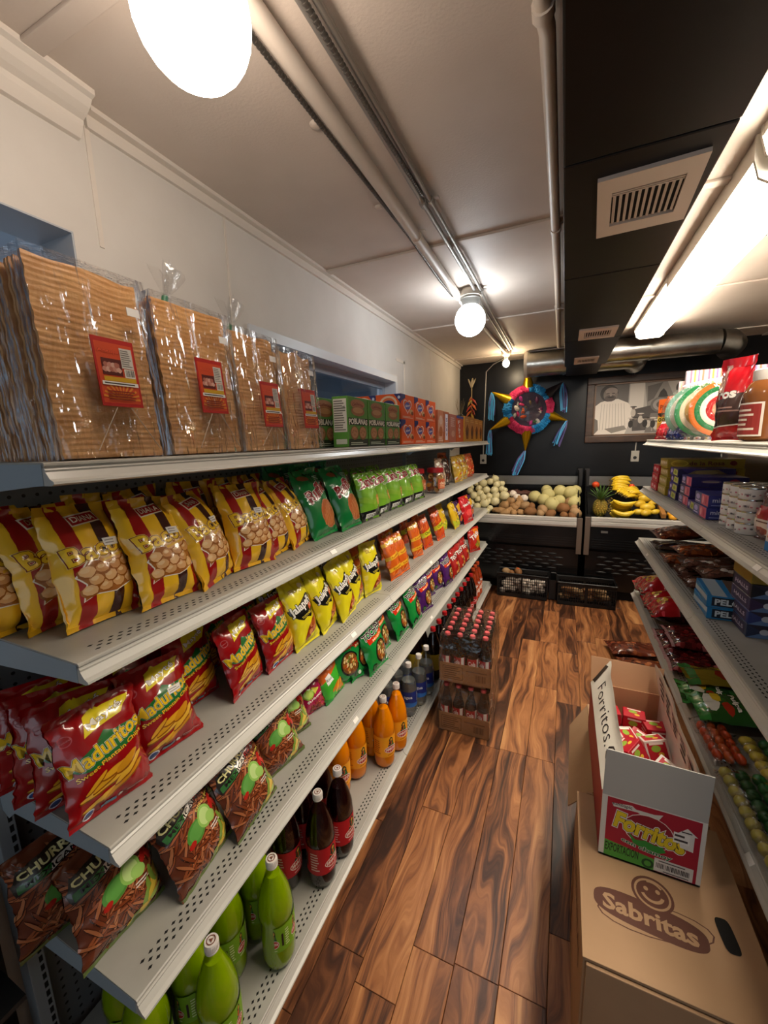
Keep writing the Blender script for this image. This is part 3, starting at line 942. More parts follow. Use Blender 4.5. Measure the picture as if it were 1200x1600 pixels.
def art_maduritos(P):
    r = random.Random(9)
    P.poly([(0.30, 0.735), (0.36, 0.90), (0.52, 0.945), (0.55, 0.925), (0.92, 0.93), (0.78, 0.80), (0.40, 0.76)], F('#e5d020'))
    P.text(u'Mayt\u00e9', 0.58, 0.838, 0.46, 0.075, F('#f4efe2'), rot=13, bold=0.015, outs=((F('#5a1414'), 0.04),))
    P.ring(0.12, 0.78, 0.075, 0.05, 0.82, F('#b5525a')); P.text('Natural', 0.12, 0.78, 0.12, 0.016, F('#c56b72'), rot=10)
    P.ell(0.54, 0.575, 0.44, 0.10, F('#1e6a2c'), rot=12)
    P.poly([(0.40, 0.66), (0.52, 0.73), (0.66, 0.68)], F('#1e6a2c'))
    P.text('Maduritos', 0.50, 0.60, 0.94, 0.135, F('#ecc51e'), rot=13, bold=0.02, outs=((F('#efe8d0'), 0.06), (F('#2a1408'), 0.035)))
    P.text('Sweet Plantain Chips', 0.54, 0.485, 0.86, 0.05, F('#eeb92a'), rot=13, bold=0.018, outs=((F('#4a1a0c'), 0.04),))
    for k, (x, y, rx, ry, a) in enumerate(((0.42, 0.18, 0.32, 0.028, 14), (0.62, 0.22, 0.30, 0.03, 24), (0.36, 0.26, 0.26, 0.028, 10), (0.70, 0.30, 0.24, 0.035, 30), (0.46, 0.32, 0.24, 0.03, 22), (0.55, 0.36, 0.20, 0.035, 12), (0.68, 0.37, 0.17, 0.045, 28), (0.30, 0.33, 0.16, 0.022, 34))):
        P.ell(x, y - 0.008, rx, ry, F('#8a4d0e'), rot=a)
        P.ell(x, y + 0.003, rx * 0.98, ry * 0.85, F(r.choice(('#d9a021', '#e0ae34', '#c98a18'))), rot=a)
    P.ell(0.20, 0.075, 0.075, 0.048, F('#d8dce6')); P.ell(0.20, 0.075, 0.058, 0.036, F('#274a8c'))
    P.rect(0.33, 0.055, 0.50, 0.095, F('#5b8fae')); P.ell(0.56, 0.085, 0.03, 0.018, F('#e8e4dc'))
    P.lines(0.64, 0.06, 0.94, 0.10, 2, F('#c98a86'))
def art_jalapeno(P):
    P.poly([(0.05, 0.52), (0.20, 0.44), (0.34, 0.40), (0.46, 0.43), (0.62, 0.40), (0.82, 0.50), (0.98, 0.53), (0.98, 0.66), (0.80, 0.74), (0.55, 0.68), (0.20, 0.60), (0.02, 0.60)], F('#121212'))
    P.text(u'Jalape\u00f1o', 0.51, 0.60, 0.94, 0.15, F('#eceae4'), rot=12, bold=0.03, outs=((F('#121212'), 0.07),))
    P.text('TOSTONES', 0.48, 0.455, 0.36, 0.035, F('#e9d44c'), rot=12)
    P.poly([(0.64, 0.50), (0.98, 0.56), (0.98, 0.62), (0.66, 0.57)], F('#d4541e')); P.text('CHIPS', 0.81, 0.565, 0.24, 0.035, F('#f2e3c0'), rot=10)
    P.lines(0.22, 0.80, 0.48, 0.86, 3, F('#8e5a14'))
    P.ell(0.70, 0.86, 0.09, 0.035, F('#efe6a8'))
    win = [(0.24, 0.09), (0.92, 0.23), (0.95, 0.44), (0.72, 0.40), (0.46, 0.29)]
    P.poly(win, F('#8a2f10'))
    r = random.Random(3)
    for k in range(34):
        x, y = 0.36 + 0.54 * r.random(), 0.13 + 0.27 * r.random()
        if y < 0.12 + (x - 0.24) * 0.21 or y > 0.10 + (x - 0.24) * 0.62: continue
        P.blob(x, y, 0.10, 0.045, F(r.choice(('#c26a34', '#a9501f', '#d58148'))), seed=k, n=7, rot=40)
    P.poly([(0.0, 0.02), (1.0, 0.10), (1.0, 0.22), (0.5, 0.09), (0.0, 0.07)], F('#d8cf1a'))
def art_orange(P):
    r = random.Random(2)
    for k in range(26):
        x, y = r.random(), r.random()
        P.ell(x, y, 0.16, 0.012, F(r.choice(('#c9470f', '#f08a34', '#e26a1c', '#b93c0c'))), rot=r.choice((35, 50, -30, 65)), n=8)
    for y in (0.20, 0.46, 0.78):
        P.poly([(0, y), (0.5, y + 0.025), (1, y + 0.055), (1, y + 0.155), (0.5, y + 0.12), (0, y + 0.085)], F('#e2b02c'))
        P.text('Rueditas', 0.52, y + 0.075, 0.62, 0.05, F('#a8320f'), rot=9, bold=0.02)
    P.rect(0.46, 0.80, 0.70, 0.88, F('#efd9c0'))
def art_orange_green(P):
    art_o = random.Random(8)
    for k in range(30):
        P.ell(art_o.random(), art_o.random(), 0.17, 0.013, F(art_o.choice(('#b8380c', '#f08a34', '#e0611a', '#8e2a08'))), rot=art_o.choice((35, 50, -35, 65)), n=8)
    P.poly([(0, 0.34), (0.5, 0.38), (1, 0.46), (1, 0.60), (0.5, 0.54), (0, 0.48)], F('#c9c024'))
    P.text('Churros', 0.5, 0.475, 0.70, 0.085, F('#2e5a1c'), rot=11, bold=0.03)
    P.text('Palitos', 0.62, 0.82, 0.6, 0.08, F('#f3e4d4'), rot=14, outs=((F('#a8260c'), 0.05),))
    P.poly([(0.0, 0.06), (0.95, 0.22), (0.95, 0.26), (0, 0.10)], F('#d9341a'))
def art_yellow_green(P):
    P.poly([(0.0, 0.1), (0.5, 0.02), (1, 0.2), (1, 0.36), (0.4, 0.22), (0, 0.34)], F('#b9c22c'))
    for k in range(6):
        P.ell(0.25 + 0.1 * k, 0.28 + 0.03 * (k % 3), 0.09, 0.04, F(('#7e8f1e', '#e0d95a')[k % 2]), rot=30)
    P.text('Yuca', 0.62, 0.70, 0.62, 0.12, F('#f2e8d8'), rot=14, bold=0.03, outs=((F('#a8341a'), 0.05),))
    P.text('Chips', 0.6, 0.50, 0.55, 0.08, F('#7e2a14'), rot=14)
def art_hotdog(P):
    P.poly([(0.70, 0.95), (1, 0.95), (1, 0.55), (0.86, 0.62)], F('#e8b62c'))
    P.text('Hot Dog', 0.55, 0.68, 0.82, 0.13, F('#f4eee6'), rot=6, bold=0.035, outs=((F('#1a1012'), 0.06),))
    P.blob(0.42, 0.36, 0.30, 0.16, F('#e2484a'), seed=4, jag=0.4); P.blob(0.74, 0.34, 0.18, 0.12, F('#b0141c'), seed=6, jag=0.4)
    P.lines(0.2, 0.10, 0.8, 0.18, 3, F('#f0b8b0'))
def art_purple_small(P):
    P.poly([(0.3, 0.5), (1, 0.72), (1, 0.9), (0.3, 0.8)], F('#d8a42a')); P.text('Snax', 0.5, 0.55, 0.7, 0.14, F('#efe6f0'), rot=8, outs=((F('#1a1020'), 0.05),))
    P.blob(0.6, 0.28, 0.28, 0.14, F('#c9622a'), seed=3)
def sticks(P, n, x0, y0, x1, y1, cols, seed, L=0.13):
    r = random.Random(seed)
    for k in range(n):
        x, y = x0 + (x1 - x0) * r.random(), y0 + (y1 - y0) * r.random()
        a = r.uniform(-70, 70)
        P.ell(x, y - 0.003, L, 0.019, F('#3e1a0e'), rot=a, n=8)
        P.ell(x, y, L * 0.96, 0.0145, F(r.choice(cols)), rot=a, n=8)
def art_churritos(P):
    sticks(P, 150, 0.02, 0.05, 0.98, 0.90, ('#9c5430', '#8a4526', '#b06a42', '#7a3a1e', '#b8744c'), 5)
    P.poly([(0.06, 0.64), (0.90, 0.80), (0.97, 0.94), (0.90, 0.97), (0.10, 0.86), (0.02, 0.74)], F('#1c1410'))
    P.poly([(0.08, 0.655), (0.38, 0.71), (0.40, 0.775), (0.07, 0.725)], F('#2c6a2e')); P.poly([(0.38, 0.71), (0.62, 0.755), (0.64, 0.815), (0.40, 0.775)], F('#e6e0d2')); P.poly([(0.62, 0.755), (0.90, 0.81), (0.92, 0.865), (0.64, 0.815)], F('#a01c1c'))
    P.text('CHURRITOS', 0.50, 0.845, 0.84, 0.075, F('#e8e0a0'), rot=9, bold=0.03, outs=((F('#3a4a1c'), 0.03),))
    P.text('MEXICANOS', 0.50, 0.755, 0.72, 0.045, F('#18120e'), rot=9, bold=0.02)
    P.text(u'CHILE LIM\u00d3N', 0.74, 0.70, 0.40, 0.03, F('#d9d05a'), rot=9)
    P.ell(0.42, 0.52, 0.17, 0.10, F('#4e8c3a'), rot=18); P.ell(0.43, 0.525, 0.14, 0.075, F('#5f9e48'), rot=18)
    P.ell(0.62, 0.56, 0.14, 0.105, F('#8fbf5a'), rot=50); P.ell(0.62, 0.56, 0.105, 0.08, F('#bcd98a'), rot=50)
    P.ell(0.70, 0.50, 0.10, 0.06, F('#9cc766'), rot=-20)
    P.ell(0.82, 0.60, 0.045, 0.085, F('#b3261e'), rot=-25); P.ell(0.88, 0.55, 0.03, 0.07, F('#c8382c'), rot=20); P.ell(0.30, 0.44, 0.06, 0.03, F('#b3261e'), rot=20)
    P.lines(0.62, 0.36, 0.86, 0.42, 2, F('#ded8cc'))
    for x, y, a in ((0.88, 0.30, 62), (0.80, 0.20, 40), (0.62, 0.10, 12), (0.96, 0.38, 75)):
        P.ell(x, y, 0.16, 0.045, F('#b98f22'), rot=a); P.ell(x, y + 0.006, 0.15, 0.034, F('#e0c24a'), rot=a)
        P.ell(x - 0.10, y - 0.03, 0.14, 0.028, F('#7c9a3c'), rot=a + 28); P.ell(x + 0.04, y - 0.05, 0.14, 0.022, F('#a9bf62'), rot=a - 22)
    P.rect(0.0, 0.0, 1.0, 0.055, F('#5a6a34'))
def art_pink(P):
    sticks(P, 30, 0.3, 0.05, 0.95, 0.4, ('#a8322a', '#8a2018', '#c24a34'), 7)
    P.ell(0.36, 0.66, 0.22, 0.15, F('#8fb53a')); P.ell(0.36, 0.66, 0.17, 0.11, F('#b6d060')); P.poly([(0.55, 0.80), (0.85, 0.70), (0.6, 0.58)], F('#cfc84a'))
    P.text('fuego', 0.55, 0.48, 0.7, 0.11, F('#f0d8dc'), rot=8, bold=0.03)
def art_green_small(P):
    P.poly([(0, 0.60), (1, 0.80), (1, 1), (0, 1)], F('#d4641c'))
    for k in range(5):
        P.ell(0.45 + 0.1 * k, 0.36 - 0.03 * k, 0.20, 0.05, F(('#c97a1c', '#e39a2e')[k % 2]), rot=30 + 15 * k)
    P.poly([(0.18, 0.50), (0.46, 0.56), (0.42, 0.76), (0.20, 0.72)], F('#eef0ea')); P.text('Rico', 0.32, 0.635, 0.22, 0.07, F('#2a5a2a'), rot=8)
    P.poly([(0, 0), (1, 0), (1, 0.16), (0.4, 0.08), (0, 0.2)], F('#2c9a3c'))
def art_tostito(P, text='TOCHIPO', flame=('#c92a14', '#e8641c')):
    P.ell(0.62, 0.36, 0.31, 0.235, F('#0e1410'), rot=8, n=26)
    r = random.Random(6)
    P.ell(0.62, 0.365, 0.27, 0.20, F('#7a4a1e'), rot=8, n=24)
    for k in range(46):
        a, d = r.random() * 6.28, math.sqrt(r.random())
        P.blob(0.62 + 0.23 * d * math.cos(a), 0.37 + 0.17 * d * math.sin(a), 0.055, 0.028, F(r.choice(('#c9963e', '#a8682a', '#d9b46a', '#8e5220', '#6f7a2e', '#b8441e', '#e0c88a'))), seed=k, n=6, jag=0.4, rot=r.random() * 90)
    P.poly([(0.16, 0.60), (0.98, 0.66), (0.98, 0.80), (0.60, 0.70), (0.14, 0.72)], F(flame[0])); P.poly([(0.25, 0.62), (0.95, 0.68), (0.95, 0.75), (0.5, 0.68)], F(flame[1]))
    P.text(text, 0.52, 0.795, 0.94, 0.135, F('#141414'), rot=7, bold=0.04, outs=((F('#f0eee8'), 0.075),))
    P.text('Mezcla', 0.58, 0.665, 0.5, 0.045, F('#f5e2b0'), rot=7)
    P.blob(0.22, 0.13, 0.16, 0.075, F('#1d3a22'), seed=2, n=10); P.blob(0.22, 0.13, 0.10, 0.045, F('#3a5a3a'), seed=7)
    P.ell(0.86, 0.12, 0.05, 0.04, F('#dfe8dc'))
def art_takis(P):
    P.poly([(0.4, 0.9), (1, 0.95), (1, 0.3), (0.7, 0.2), (0.5, 0.5)], F('#e0761c'))
    r = random.Random(12)
    for k in range(12):
        P.ell(0.45 + 0.45 * r.random(), 0.15 + 0.25 * r.random(), 0.12, 0.035, F(r.choice(('#c9a02c', '#7e8f2e', '#d9b84a'))), rot=r.random() * 90)
    P.text('Tikis', 0.46, 0.66, 0.80, 0.20, F('#f2ece6'), rot=28, bold=0.03, outs=((F('#a81a24'), 0.05),))
def art_redmix(P):
    r = random.Random(13)
    for k in range(20):
        P.blob(0.35 + 0.55 * r.random(), 0.12 + 0.45 * r.random(), 0.12, 0.06, F(r.choice(('#c9581e', '#a8682a', '#e08a3a', '#8a2a14', '#d9b07a'))), seed=k)
    P.text('TOCHO', 0.48, 0.72, 0.84, 0.15, F('#f2eee8'), rot=8, bold=0.04, outs=((F('#1a1214'), 0.06),))
    P.rect(0.1, 0.03, 0.95, 0.10, F('#2c2a28')); P.lines(0.2, 0.04, 0.9, 0.09, 1, F('#d8d4cc'))

bag_kind('bacon', 0.150, 0.235, 0.078, F('#f2bf28'), art_bacon, seal=F('#d9a820'), n=3)
bag_kind('ruffles', 0.155, 0.255, 0.08, F('#0f7a3a'), art_ruffles)
bag_kind('zambos', 0.158, 0.205, 0.07, F('#7cb82e'), art_zambos, seal=F('#5c8c26'))
bag_kind('maduritos', 0.150, 0.205, 0.065, F('#96080f'), art_maduritos, n=3)
bag_kind('jalapeno', 0.128, 0.235, 0.07, F('#e6d91c'), art_jalapeno)
bag_kind('orange', 0.105, 0.215, 0.06, F('#d4611a'), art_orange)
bag_kind('orange_green', 0.115, 0.215, 0.06, F('#c9501a'), art_orange_green)
bag_kind('yellow_green', 0.115, 0.205, 0.06, F('#d9b422'), art_yellow_green)
bag_kind('hotdog', 0.19, 0.225, 0.07, F('#bf1c24'), art_hotdog)
bag_kind('purple_small', 0.14, 0.20, 0.06, F('#3c1c4a'), art_purple_small)
bag_kind('churritos', 0.175, 0.215, 0.075, F('#6a3420'), art_churritos, n=2, wr=1.3)
bag_kind('pink', 0.105, 0.12, 0.045, F('#a81c48'), art_pink)
bag_kind('green_small', 0.13, 0.15, 0.055, F('#3fae2c'), art_green_small)
bag_kind('tostito', 0.165, 0.225, 0.065, F('#128a3a'), art_tostito)
bag_kind('tostito_purple', 0.155, 0.215, 0.065, F('#4a1c62'), lambda P: art_tostito(P, 'TOCHITO', ('#c9301a', '#ec7a1c')))
bag_kind('redmix', 0.155, 0.215, 0.065, F('#a8201e'), art_redmix)
bag_kind('takis', 0.16, 0.225, 0.065, F('#b8281c'), art_takis)

Z2, Z3, Z4, Z5 = 1.200, 0.857, 0.517, 0.097
E = 0.0015
def row(key, items, z, fmt, group, sticker=(), nm='snack_bag'):
    for i, it in enumerate(items):
        x, y, yaw, lean = it[:4]
        roll = it[4] if len(it) > 4 else 0
        sc = it[5] if len(it) > 5 else 1.0
        lab = fmt(i) if callable(fmt) else fmt[i]
        bag(key, lab, (x, y, z + E), yaw, lean, roll, i, sc, group, sticker=i in sticker, name=nm)
g = 'yellow striped bacon snack bags on the second shelf'
row('bacon', [(-0.905, 0.345, 10, 14), (-0.868, 0.420, 8, 17), (-0.800, 0.448, 6, 16, 3), (-0.765, 0.565, 2, 18, 2), (-0.765, 0.700, 16, 20, -2), (-0.765, 0.828, -6, 17, 2), (-0.775, 0.945, 12, 20, 0), (-0.782, 1.070, 12, 22, -3)], Z2,
    lambda i: 'yellow bag of bacon-style snacks, ' + ['cut off by the left edge of the picture', 'half hidden behind the nearest whole one', 'nearest one that shows whole', 'front row, standing alone with a raised corner', 'front row, turned towards the viewer beside a dark gap', 'front row, first of the three pressed together', 'front row, middle of the three pressed together', 'front row, next to the dark green bags'][i], g, (2, 3, 4, 5))
row('bacon', [(-0.935, 0.55, 4, 9, 3), (-0.945, 0.66, 8, 8, -4), (-0.950, 0.80, -4, 6, 3), (-0.945, 0.93, 5, 8, 2), (-0.95, 1.05, 5, 8)], Z2,
    lambda i: 'yellow bag of bacon-style snacks in the back row, ' + ORD[i] + ' from the near end', g)
g = 'dark green ridged chip bags on the second shelf'
row('ruffles', [(-0.765, 1.190, 0, 20, -3), (-0.745, 1.345, -2, 20, -2)], Z2, lambda i: ['dark green ridged chip bag next to the yellow striped bags', 'dark green ridged chip bag next to the lime green bags'][i], g)
row('ruffles', [(-0.94, 1.19, 2, 8), (-0.93, 1.33, 2, 8), (-0.94, 1.46, 2, 8)], Z2, lambda i: 'dark green chip bag standing in the shade of the back row, ' + ORD[i] + ' of three', g)
g = 'lime green plantain chip bags on the second shelf'
row('zambos', [(-0.745, 1.525, -3, 13), (-0.755, 1.675, 3, 13), (-0.752, 1.825, -3, 14), (-0.748, 1.985, 0, 16), (-0.748, 2.155, -5, 15)], Z2,
    lambda i: 'lime green plantain chip bag with a black bottom band, ' + ORD[i] + ' from the near end', g)
row('zambos', [(-0.94, 1.64, 0, 8), (-0.94, 1.82, 0, 8), (-0.94, 2.0, 0, 8)], Z2, lambda i: 'lime green chip bag in the shaded back row of its shelf, ' + ORD[i] + ' of three', g)
g = 'red plantain chip bags on the third shelf'
row('maduritos', [(-0.758, 0.383, -5, 14, 2), (-0.780, 0.528, -6, 16, 0), (-0.860, 0.672, 4, 11, 2), (-0.782, 0.775, 10, 13, -1), (-0.776, 0.918, 4, 14, -1)], Z3,
    lambda i: 'red sweet plantain chip bag ' + ['at the very front corner of its shelf', 'second in front, slanting forward over the shelf holes', 'standing further back between two others', 'second from the yellow jalapeno bags', 'right against the yellow jalapeno bags'][i], g, (1,))
row('maduritos', [(-0.835, 0.372, -14, 12, 4), (-0.895, 0.368, -16, 10, 5), (-0.965, 0.372, -14, 8, 3)], Z3,
    lambda i: 'red plantain chip bag ' + ['directly behind the one at the front corner', 'third back from the front corner', 'farthest back at the left end of its shelf'][i], g, (0, 1, 2))
row('maduritos', [(-0.935, 0.535, 0, 8, 2), (-0.955, 0.665, 3, 8, -2), (-0.945, 0.80, 0, 8), (-0.945, 0.935, 0, 8)], Z3, lambda i: 'red plantain chip bag in the dark back row, ' + ORD[i] + ' from the near end', g)
g = 'yellow jalapeno chip bags on the third shelf'
row('jalapeno', [(-0.765, 1.040, -2, 15, -2), (-0.760, 1.175, 8, 16, -4), (-0.742, 1.288, 6, 16, -4), (-0.766, 1.408, 6, 16, -3), (-0.756, 1.535, -8, 9, 2)], Z3,
    lambda i: 'bright yellow jalapeno chip bag, ' + ['overlapping the red plantain bags', 'second from the red plantain bags', 'middle one of five in front', 'fourth from the red plantain bags', 'standing upright beside the orange bags'][i], g)
row('jalapeno', [(-0.94, 1.08, 0, 8), (-0.93, 1.22, 0, 8), (-0.93, 1.36, 4, 8), (-0.89, 1.475, 4, 9)], Z3, lambda i: 'yellow jalapeno chip bag in the back row, ' + ORD[i] + ' from the near end', g)
g = 'orange striped snack bags on the third shelf'
row('orange', [(-0.735, 1.760, -10, 15, -3), (-0.728, 1.865, -8, 16, -3), (-0.815, 1.935, -6, 14, -2), (-0.755, 2.150, -16, 13, -2)], Z3,
    lambda i: 'slim orange bag with yellow bands, ' + ['next to the upright yellow bag', 'second from the upright yellow bag', 'set back between two others', 'last before the orange and green bags'][i], g)
row('orange', [(-0.93, 1.70, 0, 8), (-0.93, 1.82, 0, 8), (-0.93, 2.06, 0, 8)], Z3, lambda i: 'slim orange banded bag in the dark back row, ' + ORD[i] + ' of three', g)
g = 'orange and green snack bags on the third shelf'
row('orange_green', [(-0.760, 2.365, -10, 15, -3), (-0.745, 2.605, -10, 17, -4), (-0.80, 2.74, -8, 17, -4)], Z3, lambda i: 'orange stick-snack bag with a green band, ' + ['nearest of three', 'middle one of three', 'farthest of three, set back'][i], g)
row('orange_green', [(-0.93, 2.40, 0, 8), (-0.93, 2.62, 0, 8)], Z3, lambda i: 'orange stick-snack bag with green band in the back row, ' + ['nearer one', 'farther one'][i], g)
g = 'yellow yuca chip bags on the third shelf'
row('yellow_green', [(-0.730, 2.985, -5, 17, -4), (-0.80, 2.87, -5, 14, -3)], Z3, lambda i: ['slim yellow and green chip bag beside the big red bag', 'slim yellow and green chip bag behind and left of its twin'][i], g)
row('hotdog', [(-0.690, 3.215, -10, 14, -2)], Z3, lambda i: 'big bright red snack bag near the far end of the third shelf', None)
row('purple_small', [(-0.735, 3.075, -6, 12), (-0.715, 3.40, -14, 12)], Z3, lambda i: ['dark purple snack bag just left of the big red bag', 'dark purple snack bag just right of the big red bag'][i], 'dark purple snack bags on the third shelf')
g = 'clear bags of brown churritos on the fourth shelf'
row('churritos', [(-0.805, 0.392, 0, 17, 2), (-0.748, 0.560, 8, 22, -3), (-0.728, 0.712, 5, 22, -3), (-0.768, 0.875, -10, 20, -3), (-0.825, 0.985, -18, 18, -2)], Z4,
    lambda i: 'clear bag of brown chili-lime corn sticks, ' + ['nearest, half hidden under the shelf corner', 'second from the near end, leaning', 'third from the near end, leaning', 'fourth, beside the bare shelf', 'behind the pink bag, set back'][i], g)
row('churritos', [(-0.93, 0.352, -8, 10, 2), (-0.925, 0.50, 4, 10), (-0.915, 0.66, 0, 10)], Z4, lambda i: 'clear bag of brown corn sticks in the back row, ' + ORD[i] + ' from the near end', g)
row('pink', [(-0.828, 1.140, -20, 14, -6)], Z4, lambda i: 'small magenta bag with a green lime', None)
row('green_small', [(-0.800, 1.248, -2, 16, -6)], Z4, lambda i: 'small bright green and orange chip bag', None)
g = 'green trail mix bags on the fourth shelf'
row('tostito', [(-0.800, 1.350, -30, 15, -4), (-0.775, 1.435, -6, 15, -2), (-0.722, 1.500, -6, 15, -2), (-0.760, 1.640, -2, 16, -2), (-0.735, 1.835, 0, 18, -4), (-0.715, 2.005, 0, 17, -2)], Z4,
    lambda i: 'green bag of mixed snacks with a dark oval, ' + ['nearest, turned so its clear seam shows', 'second, squeezed behind the front one', 'third, whole front facing the aisle', 'fourth, tucked behind the third', 'fifth, leaning left', 'sixth, next to the purple bags'][i], g)
g = 'purple snack mix bags on the fourth shelf'
row('tostito_purple', [(-0.715, 2.175, -12, 15, -2), (-0.758, 2.380, -10, 13, -2), (-0.750, 2.535, -14, 13, -2), (-0.708, 2.665, -8, 13, -1)], Z4,
    lambda i: 'purple and orange snack mix bag, ' + ['nearest, against the green bags', 'second of four', 'third of four', 'farthest, against the red bags'][i], g)
row('redmix', [(-0.700, 2.850, -2, 13, -1), (-0.70, 3.03, -2, 14, -1), (-0.70, 3.20, 0, 14, 0)], Z4, lambda i: 'red snack mix bag with a white name, ' + ['nearest of three', 'middle one of three', 'farthest of three'][i], 'red snack mix bags on the fourth shelf')
row('takis', [(-0.705, 3.575, -26, 11, 0)], Z4, lambda i: 'red and orange rolled-chip bag alone at the far end of the fourth shelf', None)

# ================================================================== top shelf: bags of fried sheets
film = film_mat('clear_film', bump=1.0, bscale=9, bdist=0.10, rough=0.07, boost=0.95, stretch=(1.6, 1.6, 0.35))
rind_m = mat('fried_sheet_crust', '#deaa70', rough=0.5, col2='#c48c54', nscale=9, bump=0.3, bscale=40, bdist=0.004, stretch=(1, 1, 4))
def sheet_mesh(Wd, H, seed, nu, nv):
    """a fried ridged sheet; local x across, z up, front face to -y"""
    def ridge(u, v):
        ph = v * 33 + 0.9 * noise.noise(Vector((u * 2.2, v * 5, seed))) + 0.10 * math.sin(u * 4 + seed)
        return -0.0015 * abs(math.sin(PI * ph)) ** 0.7 * (0.6 + 0.8 * abs(noise.noise(Vector((u * 3, v * 9, seed + 7))))) + 0.0050 * noise.noise(Vector((u * 1.6, v * 1.6, seed + 3)))
    def f(u, v, off):
        x = (u - 0.5) * Wd * (1 + 0.012 * math.sin(v * 60))
        top = 0.010 * noise.noise(Vector((u * 3, seed, 1)))
        return (x, off + ridge(u, v), v * H + (top * v))
    mb = MB().grid(lambda u, v: f(u, v, 0), nu, nv).grid(lambda u, v: f(1 - u, v, 0.006), nu, nv)
    # rim that closes the two faces
    path = [(i / nu, 0) for i in range(nu)] + [(1, j / nv) for j in range(nv)] + [(1 - i / nu, 1) for i in range(nu)] + [(0, 1 - j / nv) for j in range(nv)]
    k = len(path)
    vs = [f(u, v, 0) for u, v in path] + [f(u, v, 0.006) for u, v in path]
    mb.add(vs, [(i, k + i, k + (i + 1) % k, (i + 1) % k) for i in range(k)])
    return mb.mesh('fried_sheet', rind_m, smooth=50)
def rind_label(Wd, H):
    P = Print(Wd, H)
    P.rect(0, 0, 1, 1, ink('#b3221a')); P.rect(0.05, 0.05, 0.95, 0.93, ink('#cf4a22'))
    P.ring(0.5, 0.5, 0.5, 0.5, 0.999, ink('#b3221a'), n=4)
    for k in range(12):
        a = 2 * PI * k / 24
        P.poly([(0.5, 0.10), (0.5 + 0.45 * math.cos(a), 0.10 + 0.26 * math.sin(a)), (0.5 + 0.45 * math.cos(a + 0.12), 0.10 + 0.26 * math.sin(a + 0.12))], ink('#e08a2c'))
    P.text('Antojo', 0.34, 0.80, 0.50, 0.075, ink('#e6552a'), outs=((ink('#7a120e'), 0.05),), bold=0.03)
    P.rect(0.14, 0.46, 0.62, 0.70, ink('#5a1a12'))
    for k in range(9):
        P.blob(0.20 + 0.042 * k, 0.54 + 0.07 * (k % 2) , 0.075, 0.045, ink(('#c98a78', '#b06a58', '#d8a896')[k % 3]), seed=k)
    P.rect(0.62, 0.58, 0.92, 0.88, ink('#cfc9bf')); P.lines(0.64, 0.60, 0.90, 0.86, 8, ink('#77716a'))
    P.rect(0.66, 0.44, 0.92, 0.57, ink('#e5dfd2')); P.bars(0.69, 0.46, 0.90, 0.56, ink('#2a2622'))
    P.rect(0.14, 0.37, 0.92, 0.435, ink('#d0a21e')); P.rect(0.08, 0.31, 0.95, 0.365, ink('#f0ece2')); P.lines(0.13, 0.315, 0.90, 0.36, 1, ink('#443a34'))
    P.lines(0.16, 0.08, 0.86, 0.24, 4, ink('#8a2a10'), seed=4)
    return P
